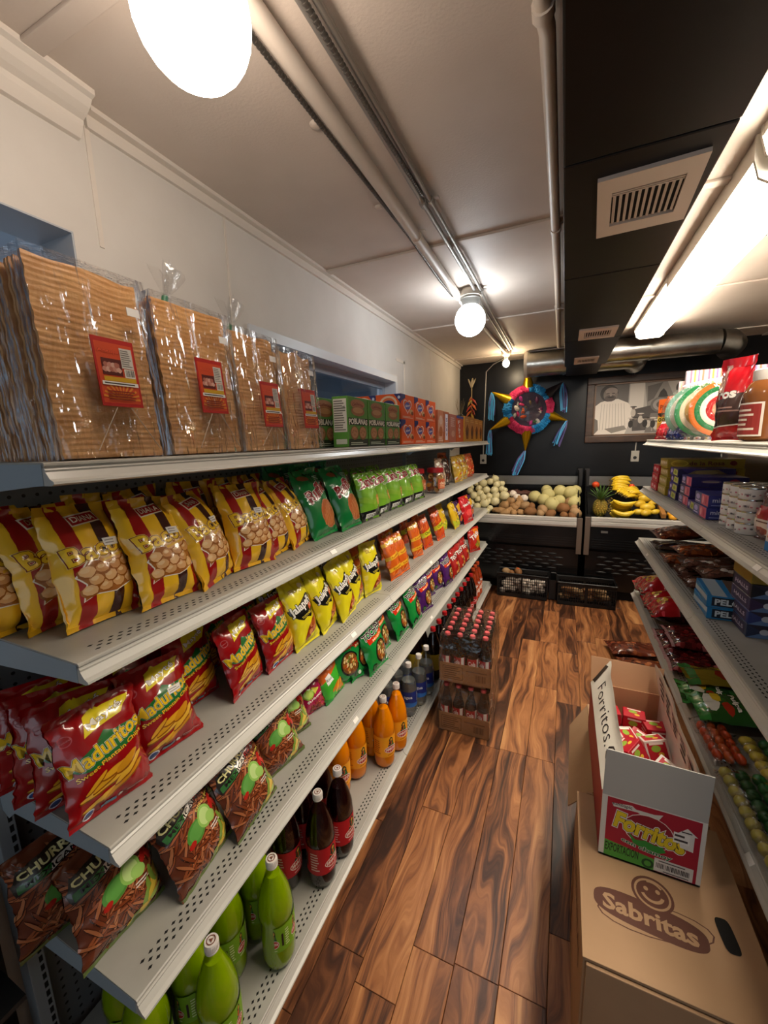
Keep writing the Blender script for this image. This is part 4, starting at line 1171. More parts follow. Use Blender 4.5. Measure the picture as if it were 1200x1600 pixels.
def rind_bag(label, y0, y1, xf, H, lean, seed, n=9, tie=False, side=False):
    Wd = y1 - y0
    t = thing('fried_sheet_bag', label, 'snack bag', (xf, (y0 + y1) / 2, 1.514 + E), (math.radians(-lean), 0, math.radians(90)), group='clear bags of fried sheets on the top shelf')
    big = sheet_mesh(Wd - 0.012, H, seed, 16, 132)
    small = sheet_mesh(Wd - 0.012, H, seed + 5, 6, 40)
    rr = random.Random(seed)
    step = 0.0135
    for k in range(n):
        o = link('fried_sheet', big if k == 0 else small, t, ((rr.random() - 0.5) * 0.006 if k else 0, 0.004 + k * step, 0.002), (0, 0, (rr.random() - 0.5) * 0.03 if k else 0))
        o.scale = (1, 1, 1 - (0.02 * rr.random() if k else 0))
    D = n * step + 0.01
    # film: loose box with a soft crumpled top
    def cr(p):
        q = Vector(p)
        e = noise.noise(q * 14 + Vector((seed, 0, 0))) * 0.004 + noise.noise(q * 32) * 0.002
        return q + Vector((e * 0.6, e, e * 0.4))
    mb = MB()
    hw = Wd / 2 + 0.002
    ya, yb, zt = -0.012, D + 0.006, H + 0.008
    nx, nz, ny = 14, 22, 6
    mb.grid(lambda u, v: cr((-hw + 2 * hw * u, ya - 0.003 * math.sin(PI * u), zt * v)), nx, nz)
    mb.grid(lambda u, v: cr((hw - 2 * hw * u, yb, zt * v)), nx, nz)
    mb.grid(lambda u, v: cr((-hw, yb + (ya - yb) * u, zt * v)), ny, nz)
    mb.grid(lambda u, v: cr((hw, ya + (yb - ya) * u, zt * v)), ny, nz)
    mb.grid(lambda u, v: cr((-hw + 2 * hw * u, ya + (yb - ya) * v, zt + 0.028 * math.sin(PI * u) * math.sin(PI * v))), nx, ny)
    mb.build('film', film, t, weld=True, smooth=60)
    lw, lh = 0.070, 0.112
    lx, lz = (0.012, 0.085) if not side else (0.02, 0.06)
    LB = rind_label(lw, lh)
    me = LB.mesh('printed_label', flat((lx - lw / 2, ya - 0.0045, lz), (1, 0, 0), (0, 0, 1), lw, lh), eps=0.0006)
    link('printed_label', me, t)
    MB().b2((lx - lw / 2, ya - 0.0045, lz), (lx + lw / 2, ya - 0.0035, lz + lh)).build('label_card', ink('#b3221a'), t)
    MB().b2((hw - 0.045, ya - 0.005, H * 0.80), (hw - 0.022, ya - 0.004, H * 0.80 + 0.014)).build('price_sticker', mat('price_sticker_paper'), t)
    # folded seam below the label
    sm = MB()
    for s in (-1, 1):
        sm.tube([(lx + s * 0.012, ya - 0.005, lz - 0.002), (lx + s * 0.055, ya - 0.004, 0.012)], 0.0007, 6)
    sm.build('folded_seam', mat('film_fold', '#e8d4bc', rough=0.2, trans=0.3), t)
    if tie:
        c = Vector((0.0, D * 0.55, zt + 0.016))
        d = Vector((0.32, 0, 0.95))
        MB().tube([c, c + d * 0.022], 0.007, 8).build('green_tie', mat('green_tape', '#0f6a48', rough=0.4), t, smooth=50)
        tf = MB()
        for a in range(3):
            ang = -0.28 + 0.28 * a
            e = Vector((math.sin(ang) * 0.55 + 0.32, 0.3 * math.cos(a * 2.0), 0.9)).normalized()
            s_ = e.cross(Vector((0, 1, 0))).normalized()
            p0 = c + d * 0.022
            tf.grid(lambda u, v, e=e, s_=s_, p0=p0, a=a: p0 + e * (0.072 * v) + s_ * ((u - 0.5) * (0.008 + 0.055 * v * (1.15 - 0.35 * v))) + Vector((0, 0.006 * math.sin(u * 9 + a) * v, 0)), 5, 5)
        tf.build('gathered_end', film_mat('tuft_film', bump=0.5, bscale=24, boost=1.3, tint=(0.97, 0.97, 0.97, 1), rough=0.12), t, smooth=60)
    return t
rind_bag('clear bag of fried wheat sheets, biggest and nearest, at the left edge', 0.362, 0.545, -0.704, 0.305, 5, 1, n=18)
rind_bag('clear bag of fried wheat sheets with the tall green-tied tuft', 0.560, 0.752, -0.704, 0.300, 5, 2, n=9, tie=True)
rind_bag('clear bag of fried wheat sheets, third from the left, with short green tie', 0.757, 0.918, -0.704, 0.285, 5, 3, n=9, tie=True, side=True)
rind_bag('clear bag of fried wheat sheets, farthest, beside the green cookie boxes', 0.930, 1.090, -0.704, 0.270, 5, 4, n=9, side=True)

# ================================================================== top shelf: boxes
def carton(name, label, cat, loc, dims, base, faces, rotz=0, group=None, bev=0.0012):
    """box with its base centre at loc; faces: {'front' (-y), 'left' (-x), 'right' (+x), 'top'}: drawing functions"""
    w, d, h = dims
    t = thing(name, label, cat, loc, (0, 0, math.radians(rotz)), group)
    MB().b2((-w / 2, -d / 2, 0), (w / 2, d / 2, h)).build('carton', base, t, bevel=bev, bseg=1)
    fr = {'front': ((-w / 2, -d / 2, 0), (1, 0, 0), (0, 0, 1), w, h), 'left': ((-w / 2, d / 2, 0), (0, -1, 0), (0, 0, 1), d, h),
          'right': ((w / 2, -d / 2, 0), (0, 1, 0), (0, 0, 1), d, h), 'top': ((-w / 2, -d / 2, h), (1, 0, 0), (0, 1, 0), w, d), 'back': ((w / 2, d / 2, 0), (-1, 0, 0), (0, 0, 1), w, h)}
    for k, fn in faces.items():
        o, ux, vx, W, H = fr[k]
        P = Print(W, H); fn(P)
        key = (k, fn.__name__, round(W, 4), round(H, 4))
        if key not in CM:
            CM[key] = P.mesh(k + '_print', flat(o, ux, vx, W, H), eps=0.0003)
        link(k + '_print', CM[key], t)
    return t
CM = {}
def cookie_front(P):
    P.rect(0, 0, 1, 0.16, ink('#24301c')); P.rect(0, 0.0, 1, 0.09, ink('#1a2416'))
    P.ell(0.5, 0.86, 0.36, 0.10, ink('#a8704a')); P.text('Galletas', 0.5, 0.87, 0.56, 0.06, ink('#7a2a1c'), arc=-0.03)
    P.ell(0.5, 0.72, 0.34, 0.10, ink('#9c6a42')); P.ell(0.5, 0.74, 0.26, 0.06, ink('#b98a5c'))
    P.poly([(0, 0.44), (1, 0.44), (1, 0.58), (0, 0.58)], ink('#1c2a18'))
    P.text('POBLANAS', 0.5, 0.52, 0.94, 0.12, ink('#efeadc'), bold=0.035, outs=((ink('#141a10'), 0.05),), arc=-0.02)
    for s in (-1, 1):
        P.ell(0.5 + s * 0.21, 0.28, 0.20, 0.14, ink('#8a5a36')); P.ell(0.5 + s * 0.21, 0.29, 0.17, 0.115, ink('#b48058'))
        for k in range(5):
            P.ell(0.5 + s * 0.21 - 0.10 + 0.05 * k, 0.29 + 0.05 * math.sin(k * 2.3), 0.025, 0.018, ink('#96653e'))
    P.lines(0.08, 0.03, 0.95, 0.10, 2, ink('#b9c4ac'))
def cookie_side(P):
    P.rect(0.08, 0.30, 0.92, 0.95, ink('#d4d0c6')); P.lines(0.12, 0.32, 0.88, 0.93, 13, ink('#6e6a62')); P.text('140', 0.74, 0.79, 0.2, 0.04, ink('#33302c'))
    P.rect(0.2, 0.06, 0.9, 0.16, ink('#c4c8b8'))
cg = mat('cookie_box_green', '#5c9440', rough=0.35)
for i, y in enumerate((1.348, 1.512, 1.682)):
    carton('cookie_box', 'green box of sandwich cookies, ' + ['first of three in front', 'middle one of three in front', 'last of three, against the orange boxes'][i], 'box', (-0.735, y, 1.514 + E), (0.155, 0.064, 0.178), cg, {'front': cookie_front, 'left': cookie_side}, 90, 'green cookie boxes on the top shelf')
for i, y in enumerate((1.243, 1.40)):
    carton('cookie_box', 'green box of sandwich cookies, ' + ['set back and partly behind the last clear bag', 'hidden in the second row behind the others'][i], 'box', (-0.812 - 0.005 * i, y, 1.514 + E), (0.15, 0.064, 0.172), cg, {'front': cookie_front, 'left': cookie_side}, 90, 'green cookie boxes on the top shelf')
def heart_front(P):
    P.rect(0.0, 0.86, 0.30, 1, ink('#28306e')); P.poly([(0, 0.86), (0, 0.70), (0.30, 0.86)], ink('#28306e'))
    for sc, c in ((1.0, '#f2e6dc'), (0.86, '#d9622c')):
        pts = []
        for k in range(28):
            a = 2 * PI * k / 28
            x = 16 * math.sin(a) ** 3; y = 13 * math.cos(a) - 5 * math.cos(2 * a) - 2 * math.cos(3 * a) - math.cos(4 * a)
            pts.append((0.46 + sc * x * 0.020, 0.56 + sc * y * 0.020))
        P.poly(pts, ink(c))
    P.blob(0.46, 0.56, 0.22, 0.17, ink('#5a5aa0'), seed=3, jag=0.15); P.text('Abue', 0.46, 0.57, 0.34, 0.10, ink('#e8dcd8'), bold=0.02, rot=8)
    P.ell(0.74, 0.34, 0.13, 0.10, ink('#d9b27a')); P.ell(0.82, 0.28, 0.10, 0.08, ink('#8a4a26')); P.lines(0.08, 0.06, 0.9, 0.15, 2, ink('#f0cdb0'))
def heart_side(P):
    P.ell(0.50, 0.60, 0.36, 0.34, ink('#f0c8a8')); P.ell(0.50, 0.60, 0.28, 0.26, ink('#e0703a')); P.ell(0.50, 0.60, 0.24, 0.16, ink('#2a2c5c')); P.text('Abue', 0.5, 0.6, 0.36, 0.12, ink('#f0e2d4'))
    P.poly([(0.72, 1), (1, 1), (1, 0.6)], ink('#28306e')); P.ell(0.92, 0.86, 0.05, 0.06, ink('#c9cde0'))
ho = mat('cookie_box_orange', '#ec5c1a', rough=0.4)
cnt = 0
for lev in range(2):
    for i, y in enumerate((1.892, 2.078, 2.264)):
        carton('cracker_box', 'orange box with a white heart, %s row, %s' % (('lower', 'upper')[lev], ('nearest', 'middle', 'farthest')[i]), 'box', (-0.775, y, 1.514 + E + 0.1185 * lev), (0.182, 0.13, 0.118), ho, {'front': heart_front, 'left': heart_side}, 90, 'orange heart boxes on the top shelf')
for i in range(2):
    carton('cracker_box', 'orange box with a white heart in the rear column, ' + ('bottom', 'top')[i] + ' one', 'box', (-0.912, 1.90, 1.514 + E + 0.1185 * i), (0.182, 0.13, 0.118), ho, {'front': heart_front, 'left': heart_side}, 90, 'orange heart boxes on the top shelf')
def tall_a(P):
    P.rect(0, 0.35, 1, 0.7, ink('#d9a080')); P.ell(0.5, 0.7, 0.3, 0.14, ink('#e0b8a0')); P.text('Suavicremas', 0.5, 0.45, 0.75, 0.30, ink('#38407e'), rot=90) if False else P.ell(0.5, 0.35, 0.3, 0.16, ink('#b8642c')); P.lines(0.1, 0.05, 0.9, 0.2, 3, ink('#f0d8c0'))
def tall_b(P):
    P.rect(0, 0.0, 1, 0.35, ink('#c9682c')); P.rect(0.25, 0.08, 0.75, 0.92, ink('#e8e2ea')); P.text('S', 0.5, 0.74, 0.3, 0.12, ink('#343c80')); P.text('U', 0.5, 0.58, 0.3, 0.12, ink('#343c80')); P.text('A', 0.5, 0.42, 0.3, 0.12, ink('#343c80')); P.text('V', 0.5, 0.26, 0.3, 0.12, ink('#343c80'))
def tall_c(P):
    P.rect(0.05, 0.25, 0.95, 0.8, ink('#c07a64')); P.ell(0.55, 0.3, 0.25, 0.12, ink('#d4a088')); P.lines(0.2, 0.55, 0.8, 0.9, 5, ink('#e0c0b0'))
def tall_d(P):
    P.rect(0, 0.90, 1, 1.0, ink('#4a5a9c')); P.text('F', 0.36, 0.76, 0.3, 0.13, ink('#f4ece2'), bold=0.03); P.text('i', 0.40, 0.62, 0.1, 0.12, ink('#f4ece2'), bold=0.03); P.text('b', 0.40, 0.48, 0.26, 0.13, ink('#f4ece2'), bold=0.03); P.text('r', 0.42, 0.35, 0.2, 0.10, ink('#f4ece2'), bold=0.03); P.text('a', 0.44, 0.22, 0.26, 0.10, ink('#f4ece2'), bold=0.03)
def tall_e(P):
    P.poly([(0.35, 0.1), (0.75, 0.1), (0.85, 0.5), (0.55, 0.7), (0.25, 0.5)], ink('#7a4410')); P.ell(0.5, 0.35, 0.14, 0.12, ink('#3a2010')); P.lines(0.15, 0.78, 0.85, 0.92, 2, ink('#f0d490'))
spec = [('peach wafer box', 2.435, 0.125, 0.196, '#c97a52', tall_a, 'tall peach-coloured box next to the orange heart boxes'), ('x', 2.565, 0.120, 0.194, '#b5623c', tall_b, 'tall box with a white upright panel beside the peach one'),
        ('x', 2.725, 0.185, 0.186, '#b5644c', tall_c, 'tall dusty pink box between the white-panelled and the orange one'), ('x', 2.935, 0.215, 0.184, '#cf5a1a', tall_d, 'tall orange bar box with white upright lettering')]
for _, y, wd, h, c, fn, lab in spec:
    carton('wafer_box', lab, 'box', (-0.765, y, 1.514 + E), (wd, 0.13, h), mat('box_' + c[1:], c, rough=0.35), {'front': fn}, 90)
for i in range(4):
    carton('wafer_box', 'tall golden box near the far end of the top shelf, ' + ORD[i] + ' from the near side', 'box', (-0.765, 3.165 + 0.185 * i, 1.514 + E), (0.178, 0.13, 0.192 - 0.003 * i), mat('box_gold', '#c48a2c', rough=0.3), {'front': tall_e}, 90, 'tall golden boxes on the top shelf')

# ================================================================== jars and sweets at the far end of the second shelf
jar_pl = film_mat('jar_plastic', bump=0.05, bscale=8, rough=0.04, boost=1.5)
def jar(label, loc):
    t = thing('candy_jar', label, 'jar', loc, group='clear jars with red lids on the second shelf')
    MB().lathe([(0.05, 0), (0.058, 0.006), (0.060, 0.02), (0.060, 0.105), (0.055, 0.125), (0.046, 0.135)], 24).build('jar_body', jar_pl, t, smooth=50)
    MB().lathe([(0.050, 0.130), (0.052, 0.132), (0.052, 0.154), (0.048, 0.158)], 24).build('lid', mat('red_lid', '#a81c22', rough=0.35), t, smooth=40)
    r = random.Random(3)
    for k in range(34):
        a, d, z = r.random() * 6.28, 0.044 * math.sqrt(r.random()), 0.014 + 0.10 * k / 34
        o = MB().lathe([(0.004, -0.004), (0.015, -0.004), (0.016, 0), (0.015, 0.004), (0.004, 0.004)], 10).build('candy', mat(('candy_amber', 'candy_brown', 'candy_tan')[k % 3], ('#c98a2e', '#8a4a1e', '#d9b06a')[k % 3], rough=0.3), t, smooth=50)
        o.location = (d * math.cos(a), d * math.sin(a), z); o.rotation_euler = (r.random() * 3, r.random() * 3, 0)
    P = Print(0.11, 0.06); P.rect(0, 0, 1, 1, ink('#b8522a')); P.text('dulces', 0.5, 0.6, 0.8, 0.3, ink('#f0dcc0')); P.lines(0.1, 0.1, 0.9, 0.4, 2, ink('#e0b48a'))
    me = P.mesh('label', lambda u, v: ((0.0605 * math.cos(-0.95 + 1.9 * u), 0.0605 * math.sin(-0.95 + 1.9 * u), 0.03 + 0.06 * v), (math.cos(-0.95 + 1.9 * u), math.sin(-0.95 + 1.9 * u), 0)), 12, 0)
    link('label', me, t)
jar('clear red-lidded jar of amber sweets in front of its twin', (-0.745, 2.455, Z2 + E))
jar('clear red-lidded jar of amber sweets behind its twin', (-0.84, 2.36, Z2 + E))
def art_candy(cols, seed, name=None):
    def d(P):
        r = random.Random(seed)
        for k in range(60):
            P.blob(r.random(), 0.05 + 0.8 * r.random(), 0.10, 0.05, F(r.choice(cols)), seed=k, n=6, jag=0.4, rot=r.random() * 90)
        if name:
            P.text(name, 0.5, 0.72, 0.7, 0.12, F('#f2ece0'), rot=6, outs=((F('#3a1a12'), 0.05),))
    return d
bag_kind('sweet_white', 0.13, 0.21, 0.08, F('#b89a84'), art_candy(('#e6dccc', '#c9a890', '#b54a2c', '#8a2a20', '#d8c4ac', '#efe8dc'), 2))
bag_kind('sweet_choc', 0.11, 0.20, 0.07, F('#3c2218'), art_candy(('#2a1610', '#5a3020', '#8a8078', '#c9c0b4', '#3a2018'), 4))
bag_kind('sweet_yellow', 0.17, 0.21, 0.08, F('#c9a03a'), art_candy(('#e8cc3c', '#d9b428', '#f0e2a0', '#c9622c', '#e0d8c4'), 6))
bag_kind('sweet_red', 0.16, 0.21, 0.08, F('#b8582c'), art_candy(('#d9421c', '#e8843a', '#c92a1c', '#f0b86a', '#d96a2c'), 8))
g = 'bags of sweets at the far end of the second shelf'
bag('sweet_white', 'clear bag of white and red sweets beside the jars', (-0.77, 2.68, Z2 + E), -4, 8, group=g, cat='candy bag', name='candy_bag')
bag('sweet_choc', 'dark bag of chocolate sweets between the white and yellow ones', (-0.78, 2.87, Z2 + E), -4, 8, group=g, cat='candy bag', name='candy_bag')
bag('sweet_yellow', 'yellow wrapped sweets bag in front at the far end', (-0.755, 3.14, Z2 + E), -6, 12, group=g, cat='candy bag', name='candy_bag')
bag('sweet_yellow', 'yellow wrapped sweets bag in the second place at the far end', (-0.765, 3.34, Z2 + E), -6, 8, var=1, group=g, cat='candy bag', name='candy_bag')
bag('sweet_red', 'orange-red sweets bag last on the second shelf', (-0.765, 3.58, Z2 + E), -10, 8, group=g, cat='candy bag', name='candy_bag')
bag('sweet_red', 'orange-red sweets bag behind the yellow ones', (-0.90, 3.22, Z2 + E), -6, 6, var=1, sc=1.1, group=g, cat='candy bag', name='candy_bag')

# ================================================================== bottles on the bottom shelf
def bottle_prof(kind):
    if kind == 'soda':       # tall sloping shoulder
        return [(0.020, 0.0), (0.036, 0.002), (0.044, 0.012), (0.0465, 0.03), (0.0465, 0.085), (0.0455, 0.09), (0.0455, 0.15), (0.0475, 0.158), (0.0485, 0.175), (0.046, 0.20), (0.038, 0.235), (0.026, 0.268), (0.0175, 0.292), (0.0135, 0.305), (0.0135, 0.315)]
    if kind == 'water':
        return [(0.018, 0.0), (0.034, 0.002), (0.041, 0.012), (0.043, 0.03), (0.043, 0.16), (0.040, 0.185), (0.032, 0.213), (0.023, 0.24), (0.016, 0.258), (0.0135, 0.268), (0.0135, 0.278)]
    return [(0.020, 0.0), (0.040, 0.002), (0.049, 0.014), (0.051, 0.04), (0.051, 0.17), (0.048, 0.20), (0.038, 0.24), (0.026, 0.275), (0.017, 0.298), (0.0135, 0.306), (0.0135, 0.316)]
pet = film_mat('bottle_plastic', bump=0.04, bscale=20, rough=0.04, boost=0.8, tint=(0.96, 0.97, 0.96, 1))
def liquid(name, c, tr, c2=None):
    return mat('drink_' + name, c, rough=0.12, trans=tr, ior=1.33, spec=0.4, sub=0.0)
BK = {}
def bottle_kind(key, shape, liq, fill, lab, cap, capmark=None, shell=None):
    pr = bottle_prof(shape)
    top = pr[-1][1]
    n = 22
    ln_ = []
    for (r, z) in pr:
        if z <= fill:
            ln_.append((max(r - 0.0016, 0.004), z + (0.0012 if z < 0.001 else 0)))
        else:
            r0, z0 = ln_[-1][0] + 0.0016, ln_[-1][1]
            q = r0 + (r - r0) * (fill - z0) / max(1e-6, z - z0)
            ln_.append((q - 0.0016, fill)); ln_.append((0.0005, fill)); break
    d = {'bottle_body': MB().lathe(pr, n).mesh('bottle_body', shell or pet, smooth=50)}
    if liq:
        d['drink'] = MB().lathe(ln_, n).mesh('drink', liq, smooth=50)
    mb = MB().lathe([(0.0155, top - 0.006), (0.0158, top + 0.010), (0.0145, top + 0.013)], 24)
    for k in range(24):
        a = 2 * PI * k / 24
        mb.tube([(0.0157 * math.cos(a), 0.0157 * math.sin(a), top - 0.005), (0.0157 * math.cos(a), 0.0157 * math.sin(a), top + 0.009)], 0.0007, 4)
    mb.lathe([(0.0148, top - 0.011), (0.0160, top - 0.010), (0.0160, top - 0.007)], 24)
    d['cap'] = mb.mesh('cap', cap, smooth=40)
    if capmark:
        P = Print(0.026, 0.026); P.ring(0.5, 0.5, 0.40, 0.40, 0.8, capmark); P.poly([(0.33, 0.36), (0.67, 0.36), (0.5, 0.70)], capmark)
        d['cap_print'] = P.mesh('cap_print', flat((-0.013, -0.013, top + 0.013), (1, 0, 0), (0, 1, 0), 0.026, 0.026))
    if lab:
        z0, z1, fn, frac, r = lab
        Wl = 2 * PI * r * frac
        P = Print(Wl, z1 - z0); fn(P)
        def sf(u, v):
            a = -PI / 2 + (u - 0.5) * 2 * PI * frac
            return (r * math.cos(a), r * math.sin(a), z0 + (z1 - z0) * v), (math.cos(a), math.sin(a), 0)
        d['label'] = P.mesh('label', sf, 20, 0, eps=0.0004)
        for p in d['label'].polygons:
            p.use_smooth = True
    BK[key] = d
def bottle(key, label, x, y, z=Z5 + E, yaw=90, group=None, sc=1.0):
    t = thing('soda_bottle', label, 'bottle', (x, y, z), (0, 0, math.radians(yaw)), group)
    t.scale = (sc, sc, sc)
    c = None
    for k, me in BK[key].items():
        if k == 'cap_print':
            link(k, me, c)
        else:
            o = link(k, me, t)
            if k == 'cap':
                c = o
    return t
def soda_label(bg, band):
    def fn(P):
        P.rect(0, 0, 1, 1, ink(bg))
        for x in (0.5, 0.0, 1.0):
            P.poly([(x - 0.055, 0.50), (x - 0.03, 0.72), (x - 0.035, 0.84), (x, 0.97), (x + 0.035, 0.86), (x + 0.04, 0.70), (x + 0.06, 0.50)], ink('#14261a'))
            P.ell(x - 0.012, 0.66, 0.028, 0.10, ink('#c94a1e')); P.ell(x + 0.02, 0.62, 0.022, 0.10, ink('#2f7a3a')); P.ell(x + 0.005, 0.82, 0.018, 0.06, ink('#d8a43a'))
            P.ell(x, 0.36, 0.105, 0.17, ink('#f0ece2')); P.ell(x, 0.36, 0.098, 0.145, ink('#b8261c')); P.text('JARRITOS', x, 0.36, 0.165, 0.13, ink('#f5f0e6'), bold=0.03)
            P.lines(x - 0.06, 0.06, x + 0.06, 0.15, 1, ink(band))
        P.rect(0.16, 0.22, 0.20, 0.72, ink('#2a1c14')); P.lines(0.24, 0.15, 0.34, 0.85, 7, ink(band)); P.lines(0.66, 0.15, 0.80, 0.85, 8, ink(band))
    return fn
def water_label(P):
    P.rect(0, 0, 1, 1, ink('#1c2c7c')); P.poly([(0, 0), (1, 0), (1, 0.2), (0.75, 0.32), (0.5, 0.18), (0.25, 0.3), (0, 0.2)], ink('#2f6ab8'))
    for x in (0.5, 0.0, 1.0):
        P.rect(x - 0.05, 0.28, x + 0.05, 0.80, ink('#c9d0e0')); P.rect(x - 0.042, 0.32, x + 0.042, 0.64, ink('#26347e')); P.lines(x - 0.035, 0.36, x + 0.035, 0.60, 4, ink('#aab4d0')); P.lines(x - 0.06, 0.84, x + 0.06, 0.92, 1, ink('#dfe4ee'))
    P.text('agua', 0.25, 0.62, 0.16, 0.2, ink('#e8ecf4')); P.text('agua', 0.75, 0.62, 0.16, 0.2, ink('#e8ecf4'))
def cola_yellow(P):
    P.rect(0, 0, 1, 1, ink('#b89a2c'))
    for x in (0.5, 0.0, 1.0):
        P.rect(x - 0.05, 0.2, x + 0.05, 0.8, ink('#3a2a18')); P.text('S', x, 0.5, 0.05, 0.4, ink('#d8c060')); P.lines(x + 0.08, 0.2, x + 0.18, 0.8, 4, ink('#6a5218'))
def small_red(P):
    P.rect(0, 0, 1, 1, ink('#a81e22')); P.text('Cola', 0.5, 0.5, 0.3, 0.4, ink('#f0e8e0')); P.text('Cola', 0.02, 0.5, 0.2, 0.4, ink('#f0e8e0')); P.rect(0.72, 0.1, 0.86, 0.9, ink('#e6dfd6'))
def clam_label(P):
    P.rect(0, 0, 1, 1, ink('#b5481e'))
    P.rect(0, 0.70, 1, 0.74, ink('#d98a5a'))
    for x in (0.25, 0.5, 0.75):
        P.text('Ajo', x, 0.86, 0.16, 0.18, ink('#f0ece6'), bold=0.04, outs=((ink('#3a3a6a'), 0.06),)); P.rect(x - 0.04, 0.30, x + 0.04, 0.52, ink('#efd8cc')); P.rect(x + 0.02, 0.48, x + 0.07, 0.64, ink('#efd8cc'))
capw = mat('cap_white', '#e2dcd6', rough=0.4)
cmk = ink('#7a4636')
bottle_kind('lime', 'soda', liquid('lime', '#98bc00', 0.28), 0.283, (0.075, 0.155, soda_label('#79a81c', '#d8e2a8'), 0.42, 0.0478), capw, cmk)
bottle_kind('jamaica', 'soda', liquid('jamaica', '#1c0406', 0.3), 0.268, (0.062, 0.160, soda_label('#b5101e', '#e0b8b4'), 1.0, 0.0480), capw, cmk)
bottle_kind('mandarin', 'soda', liquid('mandarin', '#ff9200', 0.10), 0.278, (0.062, 0.160, soda_label('#f5a81a', '#b86a10'), 1.0, 0.0480), capw, cmk)
bottle_kind('water', 'water', liquid('water', '#e6ecef', 0.88), 0.195, (0.06, 0.145, water_label, 1.0, 0.0436), capw)
bottle_kind('cola', 'cola', liquid('cola', '#120604', 0.3), 0.285, (0.075, 0.175, cola_yellow, 1.0, 0.0516), mat('cap_red', '#b51e22', rough=0.4))
bottle_kind('cola_red', 'cola', liquid('cola', '#120604', 0.3), 0.285, (0.075, 0.14, small_red, 1.0, 0.0516), mat('cap_red', '#b51e22', rough=0.4))
bottle_kind('clam', 'water', liquid('clam', '#a33a18', 0.1), 0.24, (0.02, 0.165, clam_label, 1.0, 0.0440), mat('cap_orange', '#b8461e', rough=0.4))
def bottles(key, pts, fmt, group, yaw=90, sc=1.0):
    rr = random.Random(len(pts))
    for i, (x, y) in enumerate(pts):
        bottle(key, fmt[i] if isinstance(fmt, list) else fmt, x, y, yaw=yaw + rr.uniform(-12, 12), group=group, sc=sc)
LG = 'lime green soda bottles on the bottom shelf'
bottles('lime', [(-0.676, 0.690), (-0.682, 0.490), (-0.775, 0.72), (-0.780, 0.61), (-0.785, 0.50), (-0.79, 0.39)],
        ['lime green soda bottle in front, next to the dark red ones', 'lime green soda bottle in front at the bottom edge of the picture', 'lime green soda bottle in the second row behind the front one', 'lime green soda bottle in the second row, in the gap between the two front ones', 'lime green soda bottle in the second row, third from the dark red ones', 'lime green soda bottle in the second row at the near end'], LG, 98)
bottles('lime', [(-0.89, 0.74), (-0.89, 0.63), (-0.89, 0.52), (-0.89, 0.41)], ['lime green soda bottle in the third row, %s from the near end' % ORD[k] for k in (3, 2, 1, 0)], LG, 98)
JG = 'dark red soda bottles on the bottom shelf'
bottles('jamaica', [(-0.676, 0.915), (-0.666, 1.022), (-0.775, 0.86), (-0.78, 0.965), (-0.775, 1.07)],
        ['dark red soda bottle in front, next to the lime one', 'dark red soda bottle in front, second from the lime one', 'dark red soda bottle in the second row behind the front pair, nearest', 'dark red soda bottle in the second row, middle', 'dark red soda bottle in the second row, beside the orange ones'], JG, 82)
MG = 'orange soda bottles on the bottom shelf'
bottles('mandarin', [(-0.681, 1.440), (-0.664, 1.552), (-0.770, 1.335), (-0.790, 1.225), (-0.760, 1.475), (-0.86, 1.40), (-0.87, 1.29)],
        ['orange soda bottle in front, whole label showing', 'orange soda bottle in front, beside the water', 'orange soda bottle in the second row, second from the dark ones', 'orange soda bottle in the second row, next to the dark ones', 'orange soda bottle in the second row right behind the front pair', 'orange soda bottle at the back, farther one', 'orange soda bottle at the back, nearer one'], MG, 68)
WG = 'clear water bottles on the bottom shelf'
bottles('water', [(-0.696, 1.795), (-0.674, 1.895), (-0.664, 1.995), (-0.79, 1.72), (-0.78, 1.83), (-0.775, 1.94)],
        ['water bottle with a blue label, nearest in front', 'water bottle with a blue label, middle one in front', 'water bottle with a blue label, farthest in front', 'water bottle in the second row, nearest', 'water bottle in the second row, middle', 'water bottle in the second row, farthest'], WG, 100)
CG = 'dark cola bottles on the bottom shelf'
bottles('cola', [(-0.672, 2.155), (-0.668, 2.268), (-0.78, 2.12), (-0.78, 2.235)],
        ['big dark cola bottle with a yellow label, next to the water', 'big dark cola bottle with a yellow label, second from the water', 'big dark cola bottle in the second row, nearer one', 'big dark cola bottle in the second row, farther one'], CG)
bottles('cola_red', [(-0.668, 2.40 + 0.115 * k) for k in range(8)] , ['dark cola bottle with red label, %s one beyond the yellow labels' % ORD[k] for k in range(8)], CG, 80)
bottles('clam', [(-0.690, 3.40), (-0.690, 3.50), (-0.690, 3.60)], ['orange-red juice bottle, ' + q for q in ('nearest of the three at the far end', 'middle one of the three at the far end', 'last on the bottom shelf')], 'orange-red juice bottles on the bottom shelf', 60, 1.08)

# ================================================================== cola crates on the floor
kraft = mat('kraft_board', '#a87c52', rough=0.7, col2='#9a6e46', nscale=6, bump=0.05, bscale=60)
kraft_in = mat('kraft_print', '#6e4a2c', rough=0.7)
glass_dk = mat('cola_glass', '#14100e', rough=0.08, spec=0.6)
wrapf = film_mat('shrink_wrap', bump=0.8, bscale=9, bdist=0.05, rough=0.12, boost=1.5, tint=(0.95, 0.95, 0.95, 1))
small_b = MB().lathe([(0.026, 0), (0.030, 0.006), (0.031, 0.05), (0.027, 0.09), (0.031, 0.125), (0.029, 0.15), (0.018, 0.19), (0.013, 0.22), (0.013, 0.245)], 14).mesh('bottle', glass_dk, smooth=50)
small_c = MB().lathe([(0.0145, 0.240), (0.0150, 0.243), (0.0148, 0.250), (0.012, 0.254)], 14).mesh('cap', mat('cap_pink_red', '#c9565a', rough=0.35), smooth=40)
